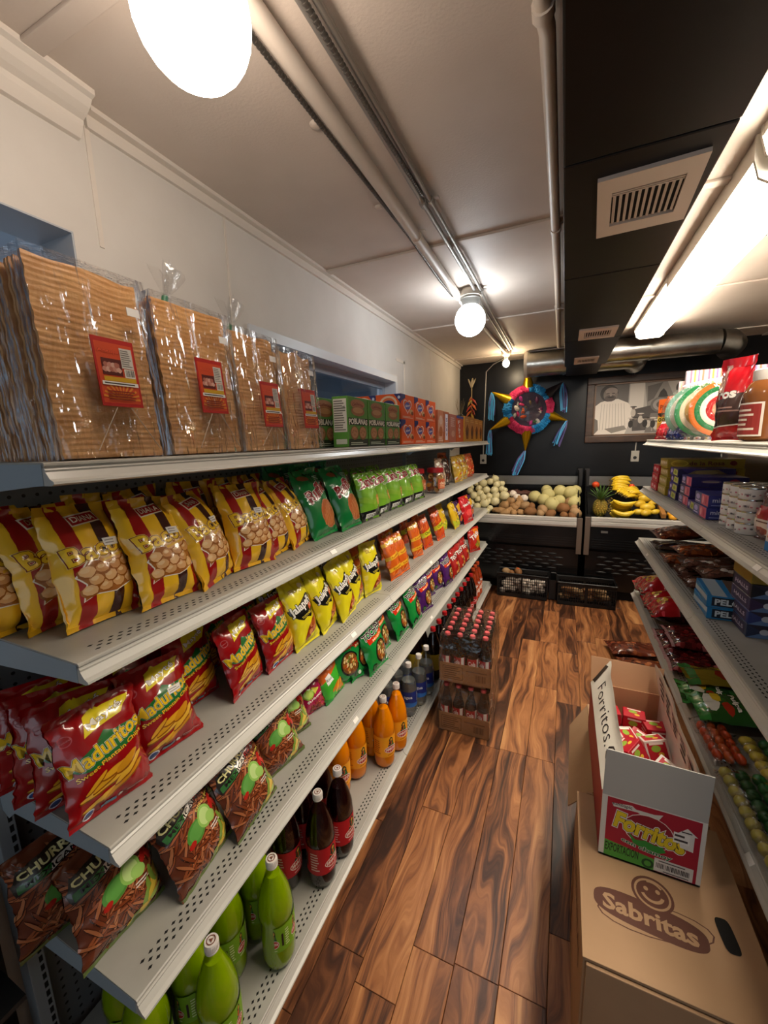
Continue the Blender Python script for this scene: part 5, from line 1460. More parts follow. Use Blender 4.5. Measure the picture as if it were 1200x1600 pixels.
def lab_small(P):
    P.rect(0, 0, 1, 1, ink('#a81e22')); P.rect(0.70, 0, 0.92, 1, ink('#e0d8d0')); P.text('Cola', 0.36, 0.5, 0.5, 0.5, ink('#f2ebe4'), bold=0.02)
Pq = Print(0.075, 0.055); lab_small(Pq)
small_l = Pq.mesh('label', lambda u, v: ((0.0315 * math.cos(-PI / 2 - 1.2 + 2.4 * u), 0.0315 * math.sin(-PI / 2 - 1.2 + 2.4 * u), 0.085 + 0.05 * v), (math.cos(-PI / 2 - 1.2 + 2.4 * u), math.sin(-PI / 2 - 1.2 + 2.4 * u), 0)), 8, 0)
def tray_print(P):
    P.rect(0.06, 0.16, 0.46, 0.86, kraft_in); P.rect(0.07, 0.20, 0.45, 0.82, kraft); P.lines(0.09, 0.22, 0.43, 0.80, 5, kraft_in); P.lines(0.52, 0.66, 0.94, 0.76, 1, kraft_in); P.bars(0.70, 0.22, 0.90, 0.58, kraft_in)
def cola_pack(label, loc, rotz, full):
    t = thing('cola_pack', label, 'drink pack', loc, (0, 0, math.radians(rotz)), group='shrink-wrapped cola packs on the floor')
    w, d, h = 0.262, 0.385, 0.105
    tb = MB().b2((-w / 2, -d / 2, 0), (w / 2, d / 2, 0.004))
    tb.b2((-w / 2, -d / 2, 0), (w / 2, -d / 2 + 0.004, h)).b2((-w / 2, d / 2 - 0.004, 0), (w / 2, d / 2, h)).b2((-w / 2, -d / 2, 0), (-w / 2 + 0.004, d / 2, h * 0.75)).b2((w / 2 - 0.004, -d / 2, 0), (w / 2, d / 2, h * 0.75))
    tr = tb.build('tray', kraft, t)
    P = Print(w, h); tray_print(P)
    link('tray_print', P.mesh('tray_print', flat((-w / 2, -d / 2, 0), (1, 0, 0), (0, 0, 1), w, h)), tr)
    for i in range(4):
        for j in range(6):
            if not full and not (j == 0 or i == 3):
                continue
            b = link('bottle', small_b, t, (-w / 2 + 0.034 + i * 0.0645, -d / 2 + 0.036 + j * 0.0625, 0.005), (0, 0, (i * 1.7 + j * 0.9) % 1.2 - 0.6))
            link('cap', small_c, b)
            if j == 0 or i == 3:
                link('label', small_l, b)
    r = random.Random(int(full))
    H = 0.258
    def cr(x, y, z):
        q = Vector((x, y, z))
        e = noise.noise(q * 16) * 0.004
        return (x + e, y + e, z + e * 0.5)
    wp = MB()
    a, b = w / 2 + 0.004, d / 2 + 0.004
    for (p, q, s_) in (((-a, -b), (a, -b), 12), ((a, -b), (a, b), 14), ((a, b), (-a, b), 12), ((-a, b), (-a, -b), 14)):
        def sd(u, v, p=p, q=q):
            k = 1 - 0.05 * max(0, (v - 0.45) / 0.55)
            x, y = p[0] + (q[0] - p[0]) * u, p[1] + (q[1] - p[1]) * u
            return cr(x * k, y * k, 0.002 + H * v)
        wp.grid(sd, s_, 14)
    wp.grid(lambda u, v: cr((-a + 2 * a * u) * 0.95, (-b + 2 * b * v) * 0.95, 0.002 + H + 0.001 - 0.006 * abs(math.sin(4 * PI * u) * math.sin(6 * PI * v))), 16, 24)
    wp.build('shrink_wrap', wrapf, t, weld=True, smooth=60)
cola_pack('lower shrink-wrapped tray of small cola bottles standing on the floor', (-0.424, 2.055, 0.0005), 1.5, False)
cola_pack('upper shrink-wrapped tray of small cola bottles with rows of pink caps', (-0.425, 2.065, 0.285), 3, True)
MB().b2((-0.535, 1.90, 0.262), (-0.315, 2.22, 0.284)).build('cardboard_pad', kraft, None); tag(bpy.data.objects['cardboard_pad'], 'flat cardboard pad between the two cola packs', 'cardboard')

# ================================================================== right-hand shelves
R1, R2, R3, R4 = RZ
# --- top: orange boxes, sweets, lollipops, pouch, sauce
def chamoy_front(P):
    P.rect(0, 0.62, 1, 1, ink('#e8691c')); P.poly([(0, 0.62), (0.25, 0.56), (0.5, 0.63), (0.75, 0.55), (1, 0.62), (1, 0.66), (0, 0.66)], ink('#2a1a10'))
    P.rect(0, 0.42, 1, 0.56, ink('#e2c23a'))
    for k in range(3):
        P.ell(0.2 + 0.3 * k, 0.49, 0.13, 0.05, ink('#1c1410')); P.ell(0.2 + 0.3 * k, 0.49, 0.05, 0.025, ink('#e2c23a'))
    P.rect(0, 0.2, 1, 0.42, ink('#c98a2a')); P.lines(0.1, 0.04, 0.9, 0.18, 2, ink('#e0b06a')); P.text('Pica', 0.5, 0.80, 0.7, 0.12, ink('#7a2408'))
for i, (x, y) in enumerate(((0.535, 2.80), (0.555, 2.70), (0.575, 2.60))):
    carton('candy_box', 'tall orange candy box with a yellow and black band, ' + ('farthest', 'middle', 'nearest')[i] + ' of three', 'box', (x, y, R1 + E), (0.088, 0.06, 0.225 + 0.008 * i), mat('box_orange_candy', '#c9682a', rough=0.35), {'front': chamoy_front, 'left': chamoy_front}, -60, 'orange candy boxes on the top right shelf')
def art_redcandy(P):
    art_candy(('#c9182a', '#e2384a', '#a80f20', '#f08a92', '#d83040'), 3)(P)
    P.poly([(0, 0.75), (1, 0.85), (1, 1), (0, 1)], F('#e8c4c4'))
bag_kind('red_sweets', 0.11, 0.105, 0.06, F('#b8182a'), art_redcandy, n=2)
bag_kind('blue_sweets', 0.09, 0.085, 0.05, F('#1c2a6e'), art_candy(('#26409c', '#101a4a', '#8a94c0', '#1c2c78'), 5), n=2)
bag('red_sweets', 'small clear bag of red sweets at the corner of the top right shelf', (0.490, 2.70, R1 + E), 20, 18, face=-90, cat='candy bag', name='candy_bag')
bag('red_sweets', 'small clear bag of red sweets next to the blue-ended bag', (0.495, 2.545, R1 + E), 10, 18, var=1, face=-90, cat='candy bag', name='candy_bag')
bag('blue_sweets', 'small bag with shiny dark blue end, farther of two', (0.480, 2.42, R1 + E), 15, 22, face=-90, cat='candy bag', name='candy_bag', group='dark blue sweet bags')
bag('blue_sweets', 'small bag with shiny dark blue end, nearer of two', (0.485, 2.325, R1 + E), 10, 22, var=1, face=-90, cat='candy bag', name='candy_bag', group='dark blue sweet bags')
def lolly(label, x, y, yaw, cols):
    t = thing('giant_lollipop', label, 'lollipop', (x, y, R1 + E), (math.radians(-8), 0, math.radians(yaw)), group='giant lollipops in clear wrap')
    z = 0.130
    rs = [0.118, 0.098, 0.078, 0.058, 0.036, 0.015]
    for k, r in enumerate(rs):
        r2 = rs[k + 1] if k + 1 < len(rs) else 0.0005
        prof = [(r2, -0.010), ((r + r2) / 2, -0.013), (r, -0.010), (r, 0.010), ((r + r2) / 2, 0.013), (r2, 0.010)]
        o = MB().lathe(prof, 36).build('candy_ring', mat('candy_' + cols[k][1:], cols[k], rough=0.25), t, smooth=50)
        o.location = (0, 0, z); o.rotation_euler = (PI / 2, 0, 0)
    MB().b2((-0.006, -0.006, 0.0), (0.006, 0.006, z - 0.118)).build('stick', mat('stick_white', '#e8e2d8', rough=0.5), t)
    w = MB().lathe([(0.0005, -0.024), (0.08, -0.024), (0.128, -0.012), (0.136, 0), (0.128, 0.012), (0.08, 0.024), (0.0005, 0.024)], 30).build('wrapper', film_mat('lolly_wrap', bump=0.9, bscale=22, boost=1.5), t, smooth=60)
    w.location = (0, 0, z); w.rotation_euler = (PI / 2, 0, 0)
lolly('giant swirl lollipop with green, white and red rings, in front', 0.600, 2.16, -22, ['#d8722c', '#1f7a44', '#efe6d6', '#b8201f', '#e0a080', '#e8c8a0'])
lolly('giant ring lollipop in clear wrap, second from the front', 0.562, 2.235, -24, ['#2c8a50', '#e8d8b8', '#c9a24a', '#d8c8b0', '#b8724a', '#e0c8a0'])
lolly('giant ring lollipop in clear wrap, farthest back', 0.538, 2.31, -26, ['#7aa890', '#d8d0c0', '#b89a5a', '#c8beb0', '#a8846a', '#d0c0a8'])
def stripes(P):
    cols = ('#d8a8c0', '#f0e8e0', '#c97a9a', '#f2ece4', '#d8b45a', '#efe6dc', '#9a86b8', '#f4eee6', '#d88a70')
    n = 44
    for k in range(n):
        P.rect(k / n, 0.0, (k + 1) / n, 1.0, ink(cols[k % len(cols)]))
    P.poly([(0.02, 0.60), (0.98, 0.62), (0.98, 0.78), (0.02, 0.76)], ink('#f0ded8')); P.text('BIG LOLLI', 0.5, 0.69, 0.8, 0.10, ink('#c9202a'), rot=2, bold=0.03)
carton('striped_box', 'tall pink striped candy box behind the lollipops', 'box', (0.690, 2.44, R1 + E), (0.335, 0.03, 0.325), mat('striped_box_card', '#e6dcd4', rough=0.5), {'front': stripes}, -4, 'pink striped candy boxes')
carton('striped_box', 'narrow white-topped striped box beside the tall striped one', 'box', (0.555, 2.505, R1 + E), (0.09, 0.03, 0.285), mat('striped_box_card', '#e6dcd4', rough=0.5), {'front': stripes}, -8, 'pink striped candy boxes')
def art_pouch(P):
    P.rect(0, 0.0, 1, 0.16, F('#b8121c')); P.poly([(0.0, 0.16), (1, 0.20), (1, 0.58), (0.62, 0.55), (0, 0.46)], F('#3a2622')); P.poly([(0, 0.15), (1, 0.19), (1, 0.205), (0, 0.165)], F('#e8ded6'))
    P.text('ros', 0.48, 0.55, 0.56, 0.085, F('#d8d2cc'), rot=4, bold=0.04, outs=((F('#4a4444'), 0.05),))
    P.lines(0.2, 0.34, 0.95, 0.42, 2, F('#8a6a62')); P.poly([(0.05, 0.60), (0.40, 0.58), (0.34, 0.92), (0.16, 0.92)], F('#a87a70'))
bag_kind('pouch', 0.112, 0.272, 0.06, F('#a8141e'), art_pouch, top=0.88)
bag('pouch', 'red and black standing pouch in front of the big lollipop', (0.505, 1.742, R1 + E), 30, 3, face=-90, cat='candy bag', name='candy_bag')
t = thing('sauce_bottle', 'brown sauce bottle with a white cap at the right edge', 'bottle', (0.560, 1.615, R1 + E), (0, 0, 0))
MB().lathe([(0.05, 0), (0.062, 0.008), (0.064, 0.06), (0.055, 0.10), (0.064, 0.14), (0.052, 0.17), (0.040, 0.185)], 26).build('bottle_body', mat('brown_sauce', '#7a4a26', rough=0.12, spec=0.6), t, smooth=50)
MB().lathe([(0.044, 0.180), (0.045, 0.184), (0.045, 0.21), (0.040, 0.213)], 26).build('cap', capw, t, smooth=40)
P = Print(0.12, 0.10); P.rect(0, 0, 1, 1, ink('#d8cfc4')); P.rect(0.05, 0.05, 0.95, 0.95, ink('#8a2a26')); P.lines(0.12, 0.15, 0.88, 0.85, 5, ink('#e0cfc0'))
link('label', P.mesh('label', lambda u, v: ((0.0650 * math.cos(PI - 0.8 + 1.9 * u), 0.0650 * math.sin(PI - 0.8 + 1.9 * u), 0.015 + 0.10 * v), (math.cos(PI - 0.8 + 1.9 * u), math.sin(PI - 0.8 + 1.9 * u), 0)), 10, 0, eps=0.0006), t)

# --- second: stacked candy boxes, tins
def cyl(P, c1, c2, m):
    for k in range(6):
        P.ell(0.14 + 0.145 * k, 0.5, 0.07, 0.34, ink(c1)); P.ell(0.14 + 0.145 * k, 0.55, 0.045, 0.2, ink(c2))
def end_red(P):
    P.rect(0.1, 0.15, 0.9, 0.85, ink('#c9384a')); P.ell(0.32, 0.55, 0.14, 0.2, ink('#e8b8b8')); P.ell(0.7, 0.45, 0.12, 0.2, ink('#e8c8c4'))
def end_gold(P):
    for k in range(4):
        P.ell(0.16 + 0.22 * k, 0.5, 0.10, 0.34, ink('#c9b07a')); P.ell(0.16 + 0.22 * k, 0.6, 0.05, 0.16, ink('#e8dcc0'))
def side_gold(P):
    P.ell(0.16, 0.55, 0.12, 0.36, ink('#d8c24a')); P.ell(0.16, 0.55, 0.10, 0.28, ink('#b8a02c')); P.lines(0.09, 0.45, 0.23, 0.62, 2, ink('#7a6214'))
    P.text('de la Rosa', 0.52, 0.56, 0.46, 0.42, ink('#6a2a1c'), bold=0.02); P.blob(0.86, 0.55, 0.06, 0.28, ink('#7a241c'), seed=2); P.lines(0.3, 0.08, 0.75, 0.2, 1, ink('#7a6214'))
def end_purple(P):
    P.rect(0.0, 0.0, 0.36, 1, ink('#4a3a86')); P.ell(0.2, 0.55, 0.10, 0.26, ink('#c9bfe0')); P.poly([(0.38, 0.2), (0.9, 0.1), (0.95, 0.8), (0.5, 0.95)], ink('#c9cc6a')); P.ell(0.66, 0.5, 0.14, 0.24, ink('#9aa83a'))
def side_purple(P):
    P.poly([(0.1, 0.1), (0.5, 0.5), (0.9, 0.2), (0.7, 0.9), (0.3, 0.8)], ink('#8a7a5a')); P.ell(0.5, 0.55, 0.2, 0.3, ink('#a8986a')); P.poly([(0, 0), (0.25, 0), (0.05, 1), (0, 1)], ink('#2a2458'))
def end_pink(P):
    P.rect(0.5, 0.05, 0.98, 0.95, ink('#d0627a')); P.ell(0.62, 0.5, 0.06, 0.34, ink('#e8a0a8')); P.ell(0.82, 0.5, 0.06, 0.34, ink('#b84460')); P.ell(0.24, 0.6, 0.14, 0.24, ink('#b8aee0')); P.lines(0.08, 0.12, 0.42, 0.34, 1, ink('#d8d0ee'))
def side_pink(P):
    P.poly([(0.3, 0), (0.8, 0), (0.6, 1), (0.4, 1)], ink('#2c2a6a')); P.blob(0.75, 0.5, 0.12, 0.36, ink('#a83048'), seed=3); P.ell(0.35, 0.55, 0.18, 0.18, ink('#6a5a8a')); P.lines(0.2, 0.45, 0.5, 0.62, 1, ink('#c9c0a0'))
def side_blue(P):
    P.text('mini', 0.18, 0.6, 0.22, 0.34, ink('#c9d0ea')); P.rect(0.4, 0.1, 0.95, 0.9, ink('#2a3a9a')); P.lines(0.05, 0.1, 0.35, 0.25, 1, ink('#8a98d0'))
def stack(label, x0, x1, ya, yb, z0, n, h, colr, endf, sidef, group):
    for k in range(n):
        xx = ((k * 37) % 5 - 2) * 0.002
        # box front (-y local) looks into the aisle (-X): rotate by -90; its local left side faces +Y, right side faces the viewer
        carton('candy_carton', label + ', ' + (['bottom', 'second', 'third', 'fourth', 'fifth'][k] if k < n - 1 else 'top') + ' of the stack', 'box', ((x0 + x1) / 2 + xx, (ya + yb) / 2 + xx, z0 + E + k * (h + 0.0006)), (yb - ya, x1 - x0, h), mat('carton_' + colr[1:], colr, rough=0.3), {'front': endf, 'right': sidef}, -90, group)
G2 = 'stacked candy cartons on the second right shelf'
stack('red candy carton at the far end', 0.487, 0.78, 2.675, 2.835, R2, 3, 0.047, '#b8242e', end_red, side_pink, G2)
stack('gold candy carton', 0.490, 0.80, 2.475, 2.650, R2, 4, 0.046, '#a8922a', end_gold, side_gold, G2)
stack('purple and lime candy carton', 0.500, 0.715, 2.300, 2.455, R2, 4, 0.037, '#3a2f74', end_purple, side_purple, G2)
stack('purple and pink candy carton', 0.505, 0.70, 2.110, 2.270, R2, 3, 0.042, '#35306e', end_pink, side_pink, G2)
stack('lime and purple low carton', 0.500, 0.69, 1.985, 2.090, R2, 1, 0.036, '#4a3a86', end_purple, side_blue, G2)
stack('purple and pink carton with a blue side, nearest the tins', 0.490, 0.66, 1.800, 1.965, R2, 2, 0.044, '#2a3280', end_pink, side_blue, G2)
tin_w = mat('tin_white', '#dcdadb', rough=0.35)
tin_body = MB().lathe([(0.040, 0), (0.0415, 0.002), (0.0415, 0.039), (0.040, 0.041)], 24).mesh('tin_body', tin_w, smooth=40)
tin_lid = MB().lathe([(0.042, 0.040), (0.0425, 0.042), (0.042, 0.0455), (0.036, 0.0455), (0.035, 0.0435), (0.0005, 0.0435)], 24).mesh('lid', mat('tin_silver', '#c9c9c6', rough=0.18, metal=1.0), smooth=40)
P = Print(2 * PI * 0.0415, 0.034)
rr = random.Random(4)
for k in range(14):
    P.blob(0.04 + 0.07 * k, 0.3 + 0.4 * rr.random(), 0.022, 0.13, ink(('#b8607a', '#6a6470', '#c98a9a')[k % 3]), seed=k, n=7, jag=0.4)
P.text('mini', 0.25, 0.5, 0.07, 0.3, ink('#55505c')); P.text('mini', 0.75, 0.5, 0.07, 0.3, ink('#55505c'))
tin_p = P.mesh('tin_print', lambda u, v: ((0.0415 * math.cos(2 * PI * u), 0.0415 * math.sin(2 * PI * u), 0.003 + 0.034 * v), (math.cos(2 * PI * u), math.sin(2 * PI * u), 0)), 24, 0, eps=0.0004)
for k in range(4):
    for i in range(3):
        for j in range(3):
            pos = ('front', 'middle', 'back')[i]
            t = thing('candy_tin', 'round white candy tin in the %s layer, %s row, %s column' % (('bottom', 'second', 'third', 'top')[k], ('aisle-side', 'inner', 'rearmost')[i], ('near', 'middle', 'far')[j]), 'tin',
                      (0.538 + 0.070 * i, 1.582 + 0.0695 * j + 0.006 * i, R2 + E + 0.0365 * k), (0, 0, rr.random() * 6), 'stacked white candy tins')
            t.scale = (0.80, 0.80, 0.79)
            link('tin_body', tin_body, t); link('lid', tin_lid, t); link('tin_print', tin_p, t)
def art_darkpouch(P):
    P.rect(0, 0.42, 1, 0.66, F('#a81e2c')); P.ell(0.3, 0.54, 0.1, 0.07, F('#e8b0a8')); P.rect(0.0, 0.14, 1, 0.42, F('#d8ccc4')); P.blob(0.45, 0.2, 0.3, 0.1, F('#8a3a28'), seed=5); P.lines(0.3, 0.34, 0.9, 0.40, 1, F('#5a3a34'))
bag_kind('dark_pouch', 0.14, 0.155, 0.06, F('#4a1c18'), art_darkpouch, n=1)
bag('dark_pouch', 'dark red pouch beside the white tins at the right edge', (0.545, 1.455, R2 + E), 10, 6, face=-90, cat='candy bag', name='candy_bag')
def bluewhite(P):
    P.rect(0, 0, 1, 0.25, ink('#2c78b8')); P.blob(0.45, 0.42, 0.35, 0.14, ink('#d8722c'), seed=3); P.rect(0, 0.6, 1, 1, ink('#b8b4dc'))
carton('candy_box', 'small white box with orange and blue print at the right edge', 'box', (0.535, 1.335, R2 + E), (0.07, 0.06, 0.10), mat('box_white_small', '#d8d4d4', rough=0.4), {'front': bluewhite, 'right': bluewhite}, -90)

# --- third and fourth: flat bags lying with their ends to the aisle
LIE = Matrix(((0, 0, 1), (-1, 0, 0), (0, -1, 0)))     # local x -> -Y, y -> -Z, z -> +X
def lie(key, label, x, y, z, pitch=0.0, yaw=0.0, group=None, var=0, sc=1.0, sticker=False, roll=0.0):
    m = Matrix.Rotation(math.radians(yaw), 3, 'Z') @ Matrix.Rotation(math.radians(pitch), 3, 'Y') @ Matrix.Rotation(math.radians(roll), 3, 'X') @ LIE
    return bag(key, label, (x, y, z), var=var, sc=sc, group=group, cat='candy bag', name='candy_bag', mtx=m, sticker=sticker)
bag_kind('tamarind', 0.20, 0.33, 0.07, F('#6a3220'), art_candy(('#7a3c22', '#5a2818', '#9a5430', '#4a2012', '#aa6a44'), 11), wr=1.6, n=2)
bag_kind('tam_blue', 0.20, 0.33, 0.05, F('#3a2a22'), art_candy(('#4a3224', '#2a3a6a', '#1c284a', '#6a4a34', '#3a2418'), 12, None), wr=1.6, n=1)
bag_kind('tam_orange', 0.18, 0.33, 0.05, F('#7a3a1c'), art_candy(('#8a4422', '#a85a2c', '#5a2814', '#c97a44', '#4a2012'), 13), wr=1.6, n=2)
bag_kind('clear_dark', 0.15, 0.34, 0.045, F('#56382e'), art_candy(('#6a463c', '#4a2e28', '#a89a94', '#7a5444', '#d9d0ca', '#54382e'), 14), wr=1.8, n=2)
T3 = 'bags of dark sweets lying on the third right shelf'
lie('tamarind', 'big brown bag of tamarind sweets on top of the far pile', 0.485, 2.66, R3 + 0.085, -6, 2, T3)
lie('tam_blue', 'flat bag with a blue print under the big brown bag', 0.480, 2.62, R3 + 0.028, 0, 0, T3)
lie('tam_orange', 'orange-brown flat bag in the middle of the third right shelf', 0.475, 2.36, R3 + 0.03, 2, -3, T3)
lie('tam_orange', 'orange-brown flat bag lying on its twin', 0.52, 2.33, R3 + 0.078, -3, 4, T3, var=1)
lie('clear_dark', 'clear bag of dark sweets next to the orange-brown ones', 0.488, 2.17, R3 + 0.026, 0, 2, T3)
lie('clear_dark', 'clear bag of dark sweets lying on top of another', 0.50, 2.15, R3 + 0.07, -2, -4, T3, var=1)
lie('clear_dark', 'clear bag of dark sweets with silvery ends by the blue trays', 0.484, 2.00, R3 + 0.026, 0, 1, T3, var=1)
lie('clear_dark', 'clear bag of dark sweets heaped behind the silvery one', 0.53, 2.00, R3 + 0.07, -4, 3, T3)
def blue_side(P):
    P.rect(0.10, 0.12, 0.90, 0.88, ink('#101828')); P.text('PELON', 0.5, 0.5, 0.68, 0.52, ink('#c9d4dc'), bold=0.04)
def blue_end(P):
    P.poly([(0, 0.1), (1, 0.5), (1, 0.9), (0, 0.5)], ink('#a8b8c4'))
def blue_top(P):
    P.poly([(0, 0.1), (1, 0.1), (1, 0.4), (0, 0.4)], ink('#a0b0bc')); P.poly([(0, 0.55), (1, 0.5), (1, 0.9), (0, 0.95)], ink('#5a4438'))
for k in range(2):
    carton('candy_tray', 'bright blue candy tray, ' + ('lower', 'upper')[k] + ' of the two', 'box', (0.560, 1.765, R3 + E + 0.0425 * k), (0.20, 0.14, 0.042), mat('tray_blue', '#1f78b4', rough=0.3), {'right': blue_side, 'front': blue_end, 'top': blue_top}, -93 - 2 * k, 'blue candy trays')
def halls_side(P):
    P.poly([(0.0, 0.0), (0.36, 0.0), (0.18, 0.5)], ink('#5a78a8')); P.poly([(0.0, 1.0), (0.36, 1.0), (0.18, 0.5)], ink('#2a2438')); P.ell(0.18, 0.5, 0.05, 0.22, ink('#b8c0d0')); P.text('HALLS', 0.66, 0.50, 0.52, 0.36, ink('#d8dce6'), bold=0.03)
def halls_end(P):
    P.rect(0.1, 0.1, 0.9, 0.9, ink('#3c3450')); P.text('HALLS', 0.5, 0.5, 0.66, 0.3, ink('#c4bcd0'))
hc = ('#26304e', '#2f3d78', '#3a2a4e', '#1c1a24')
for k in range(4):
    carton('drop_carton', 'dark cough-drop carton, ' + ('bottom', 'second', 'third', 'fourth')[k] + ' of the stack at the right edge', 'box', (0.68, 1.625, R3 + E + 0.0435 * k), (0.155, 0.25, 0.043), mat('halls_' + hc[k][1:], hc[k], rough=0.3), {'right': halls_side, 'front': halls_end}, -90, 'cough-drop cartons')
def gold_top(P):
    P.poly([(0.1, 0.1), (0.9, 0.1), (0.5, 0.9)], ink('#b0963a'))
carton('drop_carton', 'gold carton on top of the cough-drop stack', 'box', (0.675, 1.63, R3 + E + 0.174), (0.155, 0.24, 0.036), mat('halls_gold', '#a08530', rough=0.3), {'right': gold_top}, -91)
t = carton('candy_box', 'plain tan candy box by the cough-drop cartons', 'box', (0.66, 1.47, R3 + E), (0.09, 0.10, 0.06), mat('box_tan', '#a88a6e', rough=0.5), {}, -90)

def art_redbag(P):
    art_candy(('#3a2018', '#2a1612', '#6a4438', '#1c1210', '#8a7468'), 15)(P)
    P.rect(0, 0, 1, 0.36, F('#a80f1a')); P.blob(0.5, 0.2, 0.22, 0.08, F('#d8b03a'), seed=3); P.text('Lucas', 0.5, 0.2, 0.3, 0.05, F('#6a1a14'))
    for k in range(12):
        P.blob(0.08 + 0.08 * k, 0.08 + 0.2 * ((k * 7) % 5) / 5, 0.06, 0.03, F(('#c92430', '#8a0c16', '#e04450')[k % 3]), seed=k, jag=0.5)
bag_kind('red_end', 0.19, 0.34, 0.14, F('#3a1c18'), art_redbag, wr=2.0, n=2)
bag_kind('dark_red', 0.13, 0.34, 0.05, F('#4a0f12'), art_candy(('#5a1418', '#3a0a0e', '#7a2428', '#2a080a', '#a85a5a', '#64181c'), 17), wr=1.6, n=2, seal=F('#c9a0a0'))
def art_greenbag(P):
    P.ell(0.45, 0.62, 0.42, 0.22, F('#1d4a22')); P.ell(0.45, 0.62, 0.34, 0.17, F('#2f6a30')); P.ell(0.45, 0.62, 0.24, 0.11, F('#1d4a22'))
    P.rect(0, 0.0, 1, 0.10, F('#3a8a3c')); P.blob(0.5, 0.16, 0.4, 0.07, F('#d8d8cc'), seed=2); P.blob(0.3, 0.22, 0.22, 0.05, F('#d8b82c'), seed=4); P.blob(0.7, 0.28, 0.24, 0.05, F('#b8341c'), seed=5); P.poly([(0, 0.84), (1, 0.78), (1, 0.92), (0, 0.95)], F('#c9b82c'))
    P.text('Pulpa', 0.5, 0.36, 0.6, 0.06, F('#f0ece0'), outs=((F('#141414'), 0.06),), bold=0.03)
bag_kind('green_lie', 0.17, 0.34, 0.05, F('#2c5a24'), art_greenbag, wr=1.6, n=2)
def art_yellowred(P):
    P.rect(0, 0, 1, 0.12, F('#3a7a3a')); P.blob(0.5, 0.45, 0.4, 0.2, F('#8a2a14'), seed=4); P.poly([(0, 0.3), (1, 0.5), (1, 0.62), (0, 0.42)], F('#c9b42a')); P.poly([(0, 0.72), (1, 0.66), (1, 0.8), (0, 0.88)], F('#d8c42c')); P.text('Chile', 0.5, 0.56, 0.6, 0.08, F('#e8e0c8'))
bag_kind('yellowred', 0.15, 0.34, 0.04, F('#7a6a1c'), art_yellowred, wr=1.6, n=1)
G4 = 'candy bags lying on the fourth right shelf'
for i, (y, zz, pi_) in enumerate(((2.80, 0.072, 0), (2.655, 0.105, -4), (2.50, 0.082, 0), (2.345, 0.095, -2))):
    lie('red_end', 'clear bag of dark candy with a bright red end, ' + ('farthest of four', 'second from the far end', 'third from the far end', 'nearest of four')[i], 0.432, y, R4 + zz, pi_ - 3, (i % 2) * 4 - 2, G4, var=i)
for i, (y, zz, st) in enumerate(((2.215, 0.028, True), (2.115, 0.030, True), (2.02, 0.028, True), (1.925, 0.030, True), (2.16, 0.075, False), (2.06, 0.075, False))):
    lie('dark_red', 'dark red candy bag with a pale end ' + ['next to the bright red ends', 'second from the bright red ends', 'third from the bright red ends', 'beside the green bags', 'lying on top, farther one', 'lying on top, nearer one'][i], 0.440 + (0.03 if i > 3 else 0), y, R4 + zz, 0, (i * 5) % 7 - 3, G4, var=i, sticker=st)
lie('yellowred', 'yellow and dark red chili candy bag behind the green ones', 0.470, 1.80, R4 + 0.055, -2, 2, G4)
lie('green_lie', 'green candy bag with a white and yellow end, farther one', 0.438, 1.715, R4 + 0.03, 0, -2, G4)
lie('green_lie', 'green candy bag with a white and yellow end, nearer one', 0.452, 1.60, R4 + 0.05, -3, 3, G4, var=1)
# clear trays of gummy sweets lying along the shelf
def gummy_tray(label, x, y, L, wid, cols, yaw=0, z=R4 + E):
    t = thing('gummy_pack', label, 'candy pack', (x, y, z), (0, 0, math.radians(yaw)), group='clear packs of gummy sweets')
    n = int(L / 0.034)
    for k in range(n):
        for j, c in enumerate(cols):
            w_ = wid / len(cols)
            rr_ = random.Random(k * 7 + j)
            o = MB().ball((0, 0, 0), (w_ * 0.46, 0.019, 0.016), 10, 6).build('gummy', mat('gummy_' + c[1:], c, rough=0.35, sub=0.0), t, smooth=80)
            o.location = (-wid / 2 + w_ * (j + 0.5), -L / 2 + 0.034 * (k + 0.5), 0.018 + 0.003 * rr_.random()); o.rotation_euler = (0, 0, rr_.uniform(-0.4, 0.4))
    a, b = wid / 2 + 0.004, L / 2 + 0.012
    def cr(p):
        q = Vector(p); e = noise.noise(q * 25) * 0.003
        return q + Vector((e, e, e))
    mb = MB().grid(lambda u, v: cr((-a + 2 * a * u, -b + 2 * b * v, 0.004 + 0.036 * max(0.0, math.sin(PI * u)) ** 0.4 * max(0.0, min(1, 10 * v, 10 * (1 - v))))), 10, 24)
    mb.grid(lambda u, v: cr((a - 2 * a * u, -b + 2 * b * v, 0.001)), 10, 24)
    mb.build('film', film_mat('gummy_film', bump=0.7, bscale=26, boost=1.6), t, smooth=60)
gummy_tray('clear pack of yellow and green gummies at the shelf edge, nearest', 0.515, 1.165, 0.34, 0.115, ('#a89a4a', '#24562a', '#2c6a34'), 2)
gummy_tray('clear pack of yellow, green and red gummies behind the edge pack', 0.635, 1.335, 0.40, 0.15, ('#b8a23a', '#2c6a34', '#a82438'), 4)
gummy_tray('clear pack of red gummies farthest from the edge', 0.765, 1.40, 0.34, 0.09, ('#8a1c28', '#a82838'), 2)
gummy_tray('clear pack of orange candy ropes at the shelf edge', 0.495, 1.475, 0.20, 0.085, ('#b8421c', '#d8622a', '#c94a20'), 3)
gummy_tray('clear pack of mauve and orange gummies at the right edge of the picture', 0.630, 1.00, 0.20, 0.11, ('#c9722a', '#9a6a7a', '#c98a6a'), 3)
# clear bags lying on the floor under the right shelving
lie('tamarind', 'clear brown bag lying on the floor under the right shelving, farther one', 0.350, 3.06, 0.040, 0, 12, None, var=1)
lie('tam_orange', 'clear orange-brown bag lying on the floor under the right shelving, nearer one', 0.400, 2.86, 0.030, 0, 8, None)

